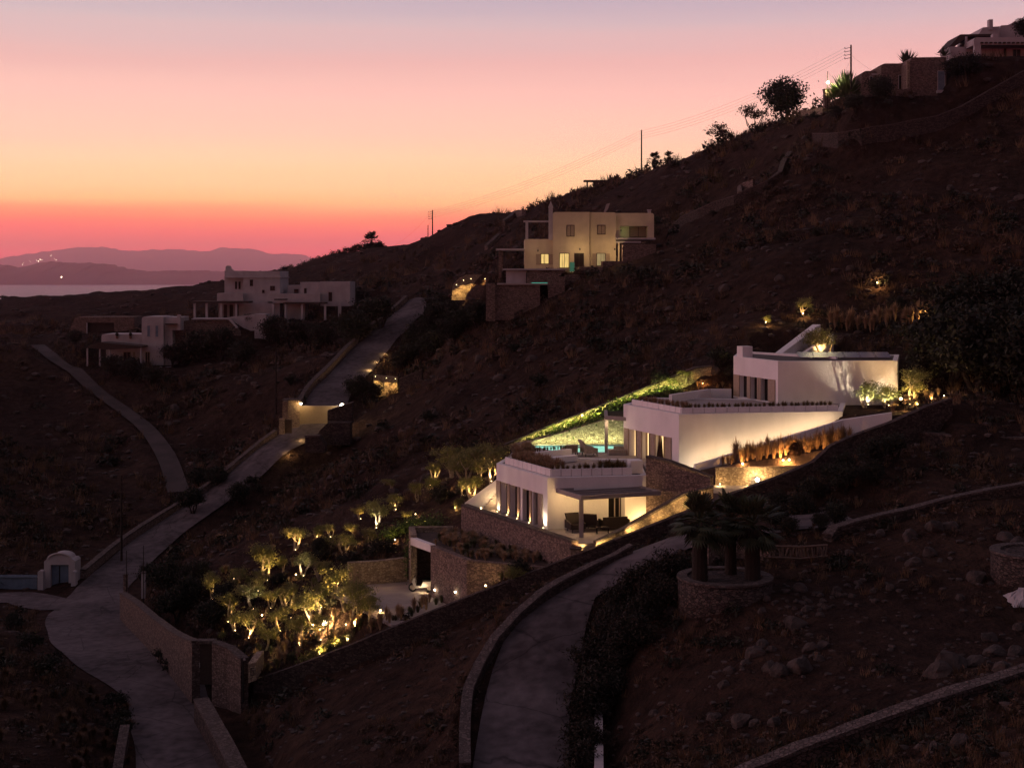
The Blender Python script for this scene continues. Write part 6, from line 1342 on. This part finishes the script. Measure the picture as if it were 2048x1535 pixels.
part(t, 'channel', GREYM, lambda m: m.prism([(1.6, 106.84), (7.2, 106.84), (7.2, 106.9), (1.6, 106.9)], [-12.36, -10.66, -10.66, -12.36], [-12.30, -10.60, -10.60, -12.30]))
strip_light(t, (1.6, 106.7, -11.9), (7.2, 106.7, -10.2), 60, (0, 1, .25), LIME); strip_light(t, (7.4, 106.7, -9.7), (12.6, 107.0, -8.3), 34, (0, 1, .2), LIME)
p = Vector((5.35, 107.1, -10.7)); uplight(p, 30, 'amber lamp glowing in the shrubs above the pool wall', kind='POINT', bulb=.09, color=WARM, group=None)
tree('green0', p + Vector((.1, .2, -.35)), 'small shrub lit bright amber above the pool wall', 1, .55, cat='shrub')
# upper garden
for x, y, k, s, lb in ((1320, 778, 'shrub1', .9, 'grey-green rosemary bush left behind the middle roof'), (1370, 780, 'olive1', .55, 'silvery small tree behind the middle roof'), (1345, 784, 'green1', .7, 'pale herb bush behind the middle roof'), (1405, 776, 'sparse', .32, 'amber-lit dry shrub behind the middle roof'), (1455, 770, 'shrub2', .9, 'dry brown bush against the topmost pavilion'), (1440, 740, 'shrub0', 1.4, 'big rounded boulder-like bush left of the square chimney')):
    tree(k, G(x, y, 95), lb, 1.1, s, cat='shrub')
uplight(G(1405, 778, 95), 20, 'amber lamp under the dry shrub behind the middle roof', kind='POINT', bulb=.05, color=AMBER, group='amber hillside lamps')
for i in range(14): tuft('feather', G(1395 + i * 5, 786 + random.uniform(-8, 4), 95), 'short dry grass clump beside the topmost pavilion', 'dry grass left of the topmost pavilion', .5)
p = (27.2, 98.6, -9.15)
tree('green0', (25.0, 99.3, -9.15), 'left of the two bright green shrubs against the topmost pavilion wall', .4, 1.35, cat='shrub'); tree('green1', (26.3, 98.8, -9.15), 'right of the two bright green shrubs against the topmost pavilion wall', 2, 1.3, cat='shrub')
uplight((25.0, 98.7, -9.1), 60, 'spotlight at the foot of the left bright green shrub', (0, .5, 1), WHT, 120); uplight((26.3, 98.2, -9.1), 60, 'spotlight at the foot of the right bright green shrub', (0, .5, 1), WHT, 120)
tree('olive2', (28.2, 99.6, -9.2), 'yellow-lit bush at the right end of the topmost pavilion', .4, 1.1, cat='shrub'); uplight((28.0, 99.0, -9.1), 50, 'lamp at the foot of the yellow-lit bush', (0, .3, 1), WARM, 130)
uplight((P(1802, 1, 97).x, 97, P(1, 797, 97).z - .1), 70, 'bright globe lamp right of the topmost pavilion', kind='POINT', bulb=.12, group=None, stalk=.05, name='garden_lamp'); tree('sparse', (27.4, 97.4, -9.3), 'bare reddish shrub beside the bright globe lamp', 1, .5, cat='shrub')
for i in range(18):
    x = random.uniform(1775, 1880); tuft('feather', G(x, np.interp(x, [1775, 1880], [825, 795]) + random.uniform(-14, 3), 86), 'orange-lit grass clump along the top of the boundary wall', 'grass at the right end of the boundary wall', .6)
for i, (x, y) in enumerate(((1835, 812), (1862, 803), (1888, 795))): uplight(G(x, y, 86), 16, ['left', 'middle', 'right'][i] + ' low lamp at the right end of the boundary wall', kind='POINT', bulb=.045, group='amber boundary lamps')
tt = (P(1642, 1, 116).x, 115.2, -6.9); tree('olive3', tt, 'slender pale-trunked tree beside the diagonal stair wall', 2.2, 1.25)
uplight((tt[0] - .1, tt[1] - .5, -6.75), 60, 'spotlight at the foot of the slender pale-trunked tree', (0, .3, 1), WARM, 110); uplight((24.4, 115.4, -6.6), 60, 'light beside the diagonal stair wall', kind='POINT', bulb=.05, color=(1, .75, .4), group=None)
for x, y, k, s, lb, e in ((1533, 648, 'green0', .62, 'small yellow-lit shrub alone on the hillside above the chimney', 30), (1607, 632, 'olive0', .75, 'yellow-lit shrub above the diagonal stair wall', 36), (1755, 570, 'sparse', .55, 'highest lit shrub on the dark hillside', 50), (1845, 640, 'sparse', .5, 'orange-lit shrub under the big dark trees', 34), (1843, 682, 'sparse', .35, 'orange-lit shrub just above the right end of the curved wall', 50), (2030, 720, 'olive1', .7, 'dimly lit bush at the right edge of the picture', 16)):
    q = G(x, y, 95); tree(k, q, lb, x, s, cat='shrub'); uplight(q + Vector((-.15, -.5, .05)), e, 'lamp under the ' + lb, kind='POINT', bulb=.07 if e > 30 else .05, color=WARM if e < 40 else (1, .55, .2), group='hillside lamps')
# garage lights
t = thing('garage_light', (-5.6, 90.8, -20.4), 'low light inside the garage opening', 'lamp'); part(t, 'housing', DARKM, lambda m: boxm(m, -5.45, 91.2, .15, .08, -20.45, -20.33)); light_only(t, (-5.75, 91.0, -20.1), 18, (1, .72, .38)); light_only(t, (-8.3, 92.2, -19.4), 10, (1, .6, .25), size=.2)
for px, py in ((871, 1179), (912, 1183)):
    k = (px - CX) / F; u = upx(g1, g2, px); q = at_u(g1, g2, u, .06); t = thing('wall_light', (q[0], q[1], 0), ('left' if px < 900 else 'right') + ' small round wall light on the brown garage wall', 'lamp'); z_ = -(py - HY) / F * q[1]; part(t, 'bulb', BULBW, lambda m: m.ball((q[0], q[1], z_), .05, 5)); light_only(t, (q[0], q[1] - .15, z_), 3, WHT)
uplight((.2, 84.1, -19.9), 18, 'spotlight on the right-hand garage wall', (0.1, .5, 1), WARM, 120); uplight((-1.4, 84.6, -20.2), 20, 'second spotlight on the right-hand garage wall', (0.1, .5, 1), WARM, 120)
# motorcycle half hidden in the garage
p = Vector((-5.9, 91.4, -20.45)); t = thing('motor_scooter', tuple(p), 'pale scooter parked half inside the garage opening', 'scooter')
for dx, nm in ((-.55, 'wheel'), (.55, 'wheel')):
    m = MB(); k = 14; vs = []; fs = []
    for i in range(k):
        a = 6.283 * i / k
        for j in range(6): b_ = 6.283 * j / 6; rr = .24 + .05 * math.cos(b_); vs.append((p.x + dx + rr * math.cos(a), p.y + .05 * math.sin(b_), p.z + .29 + rr * math.sin(a)))
    for i in range(k):
        for j in range(6): fs.append((i * 6 + j, i * 6 + (j + 1) % 6, ((i + 1) % k) * 6 + (j + 1) % 6, ((i + 1) % k) * 6 + j))
    m.add(vs, fs); w_ = m.build('wheel', DARKM, t); m = MB(); m.tube([(p.x + dx, p.y - .04, p.z + .29), (p.x + dx, p.y + .04, p.z + .29)], .17, 12); sub(m, 'rim', GREYM, w_, t)
part(t, 'body', OLDWHITE, lambda m: (extr(m, [(0, 0)] * 0 or [(CX + (p.x + a) * F / p.y, HY - (p.z + b_) * F / p.y) for a, b_ in ((-.62, .62), (-.5, .85), (-.42, .85), (-.33, .38), (.0, .33), (.12, .62), (.72, .66), (.66, .42), (.3, .25), (-.38, .22))], p.y - .12, .24)))
part(t, 'seat', DARKM, lambda m: boxm(m, p.x + .42, p.y, .6, .24, p.z + .67, p.z + .76)); part(t, 'handlebar', DARKM, lambda m: m.tube([(p.x - .42, p.y - .3, p.z + 1.0), (p.x - .47, p.y, p.z + .92), (p.x - .42, p.y + .3, p.z + 1.0)], .02, 5)); part(t, 'windscreen', GLASS, lambda m: m.add([(p.x - .5, p.y - .15, p.z + .85), (p.x - .5, p.y + .15, p.z + .85), (p.x - .4, p.y + .12, p.z + 1.2), (p.x - .4, p.y - .12, p.z + 1.2)], [(0, 1, 2, 3)]))
# old houses, gate, drive
for i, u_ in enumerate(UPL):
    x, y, d_ = u_[:3]; q = P(x, y, d_ - .25); dn = -1 if len(u_) > 3 else -1
    t = thing('wall_light', tuple(q), 'downlight %s on the %s stone wall' % (['far left', 'second from left', 'middle', 'fourth from left', 'far right'][i] if i < 5 else ['left', 'centre', 'right'][i - 5], 'curved garden' if i < 5 else 'short roadside'), 'lamp'); part(t, 'housing', DARKM, lambda m: boxm(m, q.x, q.y + .1, .16, .16, q.z + .02, q.z + .12)); part(t, 'bulb', BULB, lambda m: m.ball(tuple(q + Vector((0, 0, -.02))), .035, 5))
    light_only(t, q + Vector((0, -.05, -.12)), 210, (1, .6, .2), 'SPOT', (0, .22, -1), 95)
for px, py, e, lb in ((1160, 500, 30, 'porch lamp left between the ground floor doors of the cream house'), (1230, 500, 34, 'porch lamp right of the ground floor doors of the cream house'), (1076, 503, 10, 'porch lamp on the low wing of the cream house')):
    q = P(px, py, 164.1); t = thing('wall_lantern', tuple(q), lb, 'lamp'); part(t, 'lantern', DARKM, lambda m: boxm(m, q.x, q.y + .3, .14, .14, q.z, q.z + .22)); light_only(t, q + Vector((0, -.9, 0)), e * 2.4, (1, .66, .30))
q = P(1242, 462, 166.5); light_only(v, (0, 0, 0), .01); t = thing('wall_lantern', tuple(q), 'greenish lamp in the balcony recess of the cream house', 'lamp'); part(t, 'lantern', DARKM, lambda m: boxm(m, q.x, q.y, .1, .1, q.z, q.z + .15)); light_only(t, q + Vector((.25, -.2, 0)), 4, (.8, 1, .5))
for px, py, e, r_, lb in ((602, 807, 60, .10, 'small lamp at the left end of the ribbed gate'), (684, 811, 110, .24, 'bright lamp at the right end of the ribbed gate')):
    q = P(px, py, GD - .7); t = thing('gate_lamp', tuple(q), lb, 'lamp'); part(t, 'bracket', DARKM, lambda m: boxm(m, q.x, q.y + .25, .08, .5, q.z - .05, q.z)); part(t, 'bulb', BULBW, lambda m: m.ball(tuple(q), r_, 6)); light_only(t, q + Vector((0, -.05 - r_, -.1)), e, WARM)
for i, (px, py, e) in enumerate(((580, 914, 70), (606, 884, 34), (774, 712, 70), (757, 727, 70), (742, 742, 70), (730, 766, 70))):
    q = G(px, py, 120); q.z += .3; t = thing('road_light', tuple(q), 'low bollard light number %s from the bottom along the drive edge' % ['one', 'two', 'three', 'four', 'five', 'six'][i], 'lamp', 'low lights along the drive'); t['label'] = ['lowest drive-edge light, below the gate', 'second drive-edge light, just below the gate', 'topmost light along the drive edge', 'drive-edge light second from the top', 'drive-edge light just above the downlit wall', 'drive-edge light beside the downlit wall'][i]
    part(t, 'post', DARKM, lambda m: m.lathe((q.x, q.y, q.z - .4), [(.05, 0), (.05, .36)], 8)); light_only(t, q + Vector((-.15, -.1, .05)), e, (1, .6, .22))
q = P(1656, 165, 175.2); t = thing('street_lamp', tuple(q), 'white street lamp glowing on the thin skyline pole', 'lamp'); part(t, 'bulb', BULBW, lambda m: m.ball(tuple(q), .16, 6)); part(t, 'bracket', DARKM, lambda m: m.tube([tuple(q + Vector((0, .05, .2))), tuple(q + Vector((-.05, .3, .8)))], .03, 5)); light_only(t, q + Vector((.5, -.6, -.1)), 1400, (1, .85, .4))
t = thing('village_lights', (0, 0, 0), 'scattered village lights on the far ridge and near island', 'lights'); t['_loc'] = (0, 0, 0)
for x, y, d_, r_ in ((45, 529, 25000, 4), (48, 525, 25000, 3), (72, 520, 25000, 3), (76, 522, 25000, 5), (80, 519, 25000, 4), (84, 520, 25000, 3), (102, 512, 25000, 4), (108, 517, 25000, 3), (112, 519, 25000, 3), (60, 523, 25000, 2), (123, 554, 10000, 2.4)):
    part(t, 'light', BULBW, lambda m: m.ball(tuple(P(x, y, d_)), r_, 4))
# ================================================================ DARK VEGETATION
NOGO = []
for nm, c, w0, w1 in ROADS: NOGO.append(([xy(p) for p in c], (max(w0) if hasattr(w0, '__len__') else w0) / 2 + .3))
PADS = [[(-12.5, 86), (-10.7, 95), (-6, 96.5), (-3.3, 96.2), (0, 99), (0, 110.5), (14, 112), (18, 113), (31, 110), (26, 90), (19.5, 84.8), (4, 82.4), (-3, 83.8)]]
def free(x, y, rg):
    ok = np.ones(len(x), bool)
    for pts, w in NOGO:
        for a, b_ in zip(pts[:-1], pts[1:]):
            L2 = (b_[0] - a[0]) ** 2 + (b_[1] - a[1]) ** 2 + 1e-9; t = np.clip(((x - a[0]) * (b_[0] - a[0]) + (y - a[1]) * (b_[1] - a[1])) / L2, 0, 1)
            ok &= np.hypot(x - a[0] - t * (b_[0] - a[0]), y - a[1] - t * (b_[1] - a[1])) > w
    for p_ in PADS: ok &= polydist(x, y, p_) > .1
    return ok
LT = [(350,712,1.1,'dark0'),(395,722,1.2,'dark1'),(440,722,1.25,'dark2'),(478,735,1.0,'dark0'),(498,652,.45,'dark1'),(345,735,.9,'dark2'),(228,752,.8,'dark1'),(262,765,.9,'dark0'),(300,778,.8,'dark2'),(175,720,.6,'dark0'),(552,690,1.1,'dark1'),(582,700,1.1,'dark2'),(506,615,.5,'dark0'),(712,690,1.2,'dark1'),(650,700,1.0,'dark0'),(618,690,.8,'dark2'),(735,655,1.1,'dark2'),(150,690,.6,'dark1'),(722,618,.9,'dark0'),(760,660,1.2,'dark2'),(480,1010,.6,'dark1'),(400,975,.6,'dark0'),(385,1030,.7,'dark2'),(430,975,.6,'dark0')]
for i, (x, y, s, k) in enumerate(LT): tree(k, G(x, y, 100), 'dark tree massed around the old whitewashed houses', i * 1.9, s, 'dark trees around the whitewashed houses')
MT = [(845,690,1.2),(870,670,1.4),(900,660,1.3),(930,668,1.1),(955,655,1.0),(830,700,.9),(880,640,1.2),(800,745,.9),(820,735,1.0),(910,690,1.2),(860,715,1.1)]
for i, (x, y, s) in enumerate(MT): tree('dark%d' % (i % 3), G(x, y, 130), 'dark tree in the thicket between the drive and the cream house', i * 2.2, s * .8, 'dark thicket beside the drive')
tree('dark0', G(718, 803, 130), 'flat-topped dark tree left of the downlit stone wall', .5, .8); tree('dark1', G(748, 797, 130), 'smaller dark tree right in front of the downlit stone wall', 1.5, .5)
RT = [(1900,770,2.0,'dark0'),(1950,780,2.1,'dark1'),(2000,770,2.2,'dark2'),(2045,760,2.3,'dark0'),(1920,690,1.9,'dark1'),(1980,690,2.0,'dark2'),(2040,680,2.1,'dark1'),(1870,730,1.4,'dark2'),(2080,800,2.2,'dark0'),(1845,770,1.0,'dark0')]
for i, (x, y, s, k) in enumerate(RT): tree(k, G(x, y, 90), 'tall black tree in the grove at the right edge', i * 1.9, s * .72, 'black grove at the right edge')
for i, (x, y, s) in enumerate(((1690,948,.6),(1740,935,.8),(1790,925,.8),(1560,1020,.55),(1620,1000,.6),(1690,990,.8),(1750,975,.7),(1660,975,.6))): tree('dark%d' % (i % 3), G(x, y, 60), 'low black tree below the boundary wall, right of the palms', i * 2.3, s * .55, 'low dark trees below the boundary wall')
SK = [(1570,242,'dark1',1.6,'tall dense tree on the upper skyline'),(1540,246,'dark2',1.1,'leafy tree left of the tall dense one on the skyline'),(1508,266,'sparse',1.8,'thin twiggy tree on the skyline'),(1440,300,'sparse',1.7,'round twiggy shrub alone on the skyline'),(1455,292,'sparse',.9,'small twiggy shrub beside the round one on the skyline'),
 (1915,162,'dark0',.75,'dark tree masking the right end of the stone house'),(1935,165,'dark2',.85,'dark tree below the veranda house'),(1760,205,'dark1',.8,'dark bush below the small rounded house'),(1710,232,'dark2',.6,'dark bush below the lit agave'),(2050,78,'dark1',.7,'black tree at the top right corner'),(1675,240,'dark0',.45,'dark bush under the square pier')]
for i, (x, y, k, s, lb) in enumerate(SK): 
    q = G(x, y, 120) if y > 140 or x < 1500 else P(x, y, 172); tree(k, q, lb, i * 1.4, s, cat='tree')
r = random.Random(12)
for i in range(30):
    x = 566 + i * 6.8; y = np.interp(x, [560, 650, 770], [556, 529, 500]); d_ = np.interp(x, [560, 650, 770], [297, 288, 278]); q = P(x, y, d_); tree('shrub%d' % (i % 3), (q.x, d_, H(q.x, d_) - .2), 'silhouetted shrub on the low ridge behind the whitewashed houses', i, r.uniform(.9, 1.6), 'shrubs along the low ridge', cat='shrub')
for i in range(14):
    x = (118 + i * 8) if i < 12 else (4, 12)[i - 12]; q = P(x, 594, 322); tree('shrub%d' % (i % 3), (q.x, 322, H(q.x, 322) - .3), 'small shrub outlined against the sea on the ridge', i, r.uniform(.4, 1.0), 'shrubs outlined against the sea', cat='shrub')
for i in range(16):
    x = 1120 + i * 13; y = np.interp(x, [1110, 1200, 1290, 1350], [400, 378, 352, 330]); d_ = np.interp(x, [1110, 1290, 1350], [244, 229, 224]); q = P(x, y, d_); tree('shrub%d' % (i % 3), (q.x, d_, H(q.x, d_) - .2), 'small shrub on the skyline above the cream house', i, r.uniform(.4, .8), 'shrubs on the skyline above the cream house', cat='shrub')
t = thing('pergola', tuple(P(1205, 385, 225)), 'thin ruined pergola under the skyline above the cream house', 'pergola')
part(t, 'beam', DWOOD, lambda m: rect(m, 1168, 1262, 360, 363, 228, 2)); 
for x in (1173, 1200, 1258): part(t, 'post', DWOOD, lambda m: rect(m, x, x + 3, 363.2, 395, 228, .4))
for i, (x, y) in enumerate(((1150,1490),(1155,1430),(1165,1380),(1170,1330),(1190,1290),(1205,1250),(1225,1215),(1250,1185),(1285,1165),(1320,1150),(1215,1330),(1240,1280),(1270,1230),(1140,1545),(1300,1200),(1190,1400))):
    tree('oleander', G(x + 22, y + 25, 40), 'leafy oleander bush in the thick hedge right of the garden lane', i * 1.1, r.uniform(.72, .95), 'oleander bushes along the garden lane', cat='bush')
for i, (x, y, s) in enumerate(((325,1330,.9),(345,1345,.8),(420,1370,.7),(450,1372,.7),(232,1420,.9),(250,1450,.9),(240,1480,1.0),(60,1300,1.0),(20,1260,1.0),(100,1350,1.0),(505,975,1.0),(520,985,.8))):
    tree('shrub%d' % (i % 3), G(x, y, 60), 'dark shrub at the edge of the concrete road', i, s, 'shrubs along the concrete road', cat='shrub')
_r = random.Random(77)
for i in range(60):
    a = math.radians(_r.uniform(-19, 21)); q = _r.uniform(95, 190); x, y = q * math.sin(a), q * math.cos(a)
    if (-14 < x < 34 and 80 < y < 114) or not bool(free(np.array([x]), np.array([y]), None)[0]): continue
    tree(['sparse', 'shrub0', 'shrub1', 'shrub2'][i % 4], (x, y, H(x, y) - .1), ['dry twiggy', 'dark rounded', 'dark low', 'dark ragged'][i % 4] + ' bush standing out on the open hillside', i, _r.uniform(.5, 1.15) * (.5 if i % 4 == 0 else 1), ['dry twiggy', 'dark rounded', 'dark low', 'dark ragged'][i % 4] + ' bushes on the open hillside', cat='shrub')
for i in range(46):
    x = _r.uniform(-10, 262); y = _r.uniform(np.interp(x, [0, 260], [1262, 1420]), 1545); tuft('rust', G(x, y, 50), 'rust-brown dry grass cushion on the bank left of the road, bottom left', 'dry grass cushions on the bottom left bank', _r.uniform(.5, .95))
for x, y, s_ in ((1545,1062,.7),(1575,1072,.5),(1672,1052,.6),(1640,1062,.45),(1600,1030,.6)): tree('dark%d' % (int(x) % 3), G(x, y, 60), 'dark bush at the end of the garden lane, behind the rustic fence', x, s_ * .55, 'dark bushes at the end of the garden lane', cat='shrub')
# boulders
def boulder_mesh(seed):
    bm = bmesh.new(); bmesh.ops.create_icosphere(bm, subdivisions=3, radius=1); r_ = random.Random(seed); o = Vector((r_.uniform(0, 50), r_.uniform(0, 50), 0))
    from mathutils import noise as nz
    for v_ in bm.verts:
        c = v_.co.copy(); k = 1 + .45 * nz.noise(c * .9 + o) + .14 * nz.noise(c * 2.6 + o); c = c * k; c.z *= .68; c.x *= 1.25
        for nrm, dd in [(Vector((.3, -.8, .5)), .55), (Vector((-.7, -.4, .55)), .6), (Vector((.6, .2, .75)), .5)] + [(Vector((math.cos(k_ * 1.7 + seed), math.sin(k_ * 1.7 + seed), .45 * math.sin(k_ * 2.3))), .62 + .05 * (k_ % 3)) for k_ in range(7)]:
            e = c.dot(nrm.normalized()) - dd
            if e > 0: c -= nrm.normalized() * e * .85
        v_.co = c
    me = bpy.data.meshes.new('boulder'); bm.to_mesh(me); bm.free(); me.materials.append(ROCK); return me
BM = [boulder_mesh(i) for i in range(6)]
def boulder(p, s, i, label, group):
    o = bpy.data.objects.new('boulder', BM[i % 6]); COL.objects.link(o); o.location = (p[0], p[1], p[2] + s * .15); o.scale = (s, s * r.uniform(.8, 1.1), s * r.uniform(.7, 1.05)); o.rotation_euler = (r.uniform(-.3, .3), r.uniform(-.3, .3), r.uniform(0, 6.28)); tag(o, label, 'boulder', group)
BL = [(1510,1310,.55),(1525,1290,.35),(1545,1300,.3),(1590,1255,.6),(1620,1300,.45),(1645,1295,.42),(1600,1340,.7),(1560,1345,.5),(1570,1270,.25),(1490,1330,.3),(1460,1345,.35),(1450,1370,.3),(1540,1340,.4),(1470,1290,.3),(1640,1320,.3),(1905,1335,.8),(1950,1330,.6),(1990,1310,.6),(1980,1280,.5),(2030,1310,.5),(1880,1350,.7),(2005,1340,.45),
 (1430,1440,.4),(1480,1448,.55),(1550,1450,.4),(1510,1450,.3),(1310,1430,.3),(1320,1440,.2),(1630,1530,.5),(1850,1500,.4),(1880,1510,.4),(1920,1490,.45),(1830,1130,.5),(1860,1110,.5),(1800,1120,.3),(1950,1160,.55),(1870,1060,.7),(1900,1055,.55),(1820,1075,.6),(1760,1070,.4),(2010,1080,.6),(2035,1090,.5),(1700,1110,.3),(1780,1180,.3),(1600,1180,.5),(1570,1185,.3),(1360,1215,.3),(1345,1225,.35),(1920,1200,.3),(2040,1260,.4)]
for i, (x, y, s) in enumerate(BL): boulder(G(x, y, 38), s, i, 'weathered boulder on the rough ground at lower right', 'boulders on the rough ground at lower right')
for i in range(42):
    x = 1640 + r.gauss(0, 55); y = 1205 + r.gauss(0, 14) - (x - 1640) * .15; boulder(G(x, y, 45), r.uniform(.14, .28), i, 'small rock in the long rubble heap right of the round planter', 'rocks in the rubble heap')
HB = [(700,950,.8),(730,930,.9),(690,925,.7),(660,960,.7),(830,900,1.0),(850,960,.9),(790,985,.7),(760,860,.9),(905,900,.8),(1000,760,1.3),(1065,722,1.3),(960,720,1.0),(900,740,.9),(1140,700,1.0),(1080,640,1.0),(1180,640,.8),(820,860,.8),(870,830,.8),(480,980,.7),(500,970,.9),(350,820,1.2),(120,860,1.1),(260,905,1.0),(140,870,.8),(90,960,.9),(560,730,.9),(500,760,.9),(620,700,.8),(2040,400,1.3),(1960,430,.8),(1800,480,.9),(1700,540,.8),(1560,560,.9),(1450,580,1.0),(1340,620,.9),(1260,680,.9),(1500,500,.8),(1900,380,.8),(1450,720,1.3),(1430,745,.8)]
for i, (x, y, s) in enumerate(HB): boulder(G(x, y, 95), s * r.uniform(.6, .85), i, 'half-buried boulder on the open hillside', 'boulders scattered on the hillside')
# ground cover as stuff
def scatter(name, label, n, tmpl, rmin, rmax, smin, smax, m_, keep, seed, k=3, grow=True):
    rg = np.random.default_rng(seed); th = np.radians(rg.uniform(-24, 24, n)); rr = np.exp(rg.uniform(math.log(rmin), math.log(rmax), n)); x = rr * np.sin(th); y = rr * np.cos(th)
    ok = keep(x, y, rg); x, y = x[ok], y[ok]; n = len(x); z = Hv(x, y); s = rg.uniform(smin, smax, n) * (np.clip(y / 90, .6, 2.2) if grow else 1); a = rg.uniform(0, 6.28, n)
    c, s_ = np.cos(a), np.sin(a); t = tmpl[rg.integers(0, len(tmpl), n)]                      # n, v, 3
    V = np.empty_like(t); V[..., 0] = (t[..., 0] * c[:, None] - t[..., 1] * s_[:, None]) * s[:, None] + x[:, None]; V[..., 1] = (t[..., 0] * s_[:, None] + t[..., 1] * c[:, None]) * s[:, None] + y[:, None]; V[..., 2] = t[..., 2] * s[:, None] + z[:, None]
    m = MB(); m.block(V.reshape(-1, 3), 1, k); o = m.build(name, m_, None); tag(o, label, kind='stuff'); return o
def patchy(x, y, rg):
    q = np.sin(x * .21 + 1.3 * np.sin(y * .13)) + np.sin(y * .17 + 1.7 * np.sin(x * .11)) + .8 * np.sin(x * .6 + y * .45)
    return free(x, y, rg) & (rg.uniform(-1.6, 1.6, len(x)) < q * 1.3 - .1)
def bush_t(seed, nv, h=.55, w=.6, ls=.16):
    rg = np.random.default_rng(seed); p = rg.normal(size=(nv, 3)); p /= np.linalg.norm(p, axis=1, keepdims=True); p[:, 2] = np.abs(p[:, 2]); p *= rg.uniform(.55, 1, (nv, 1)); p *= np.array([w, w, h])
    a = rg.normal(size=(nv, 3)) * ls; b_ = rg.normal(size=(nv, 3)) * ls; return np.stack([p, p + a, p + b_], 1).reshape(-1, 3)
scatter('scrub', 'low thorny scrub covering the hillside', 9000, np.stack([bush_t(i, 46) for i in range(6)]), 42, 250, .35, .9, SCRUB, patchy, 3)
scatter('dark_scrub', 'darker evergreen scrub patches on the hillside', 2200, np.stack([bush_t(10 + i, 60, .7, .7, .15) for i in range(5)]), 42, 230, .5, 1.1, DLEAF, patchy, 4)
def grass_t(seed, nv):
    rg = np.random.default_rng(seed); a = rg.uniform(0, 6.28, nv); h = rg.uniform(.25, .6, nv); q = rg.normal(size=(nv, 2)) * .12; b0 = np.stack([q[:, 0] - .02, q[:, 1], np.zeros(nv) - .05], -1); b1 = b0 + [.05, 0, 0]; tp = np.stack([q[:, 0] + np.cos(a) * .2, q[:, 1] + np.sin(a) * .2, h], -1)
    return np.stack([b0, b1, tp], 1).reshape(-1, 3)
scatter('dry_grass', 'dry grass tufts over the slopes', 16000, np.stack([grass_t(i, 16) for i in range(6)]), 38, 260, .7, 1.4, mat('dry_grass', (.13, .08, .045), (.075, .045, .026), .3, .95), patchy, 6)
def rock_t(seed):
    bm = bmesh.new(); bmesh.ops.create_icosphere(bm, subdivisions=1, radius=1); rg = np.random.default_rng(seed); v_ = np.array([q.co[:] for q in bm.verts]); v_ *= rg.uniform(.6, 1.2, (len(v_), 1)); v_ *= [1.2, .9, .6]; f_ = [[q.index for q in fc.verts] for fc in bm.faces]; bm.free()
    return v_[np.array(f_)].reshape(-1, 3)
scatter('loose_stones', 'loose stones littering the slopes', 7000, np.stack([rock_t(i) for i in range(6)]), 38, 300, .10, .34, ROCK, free, 8)
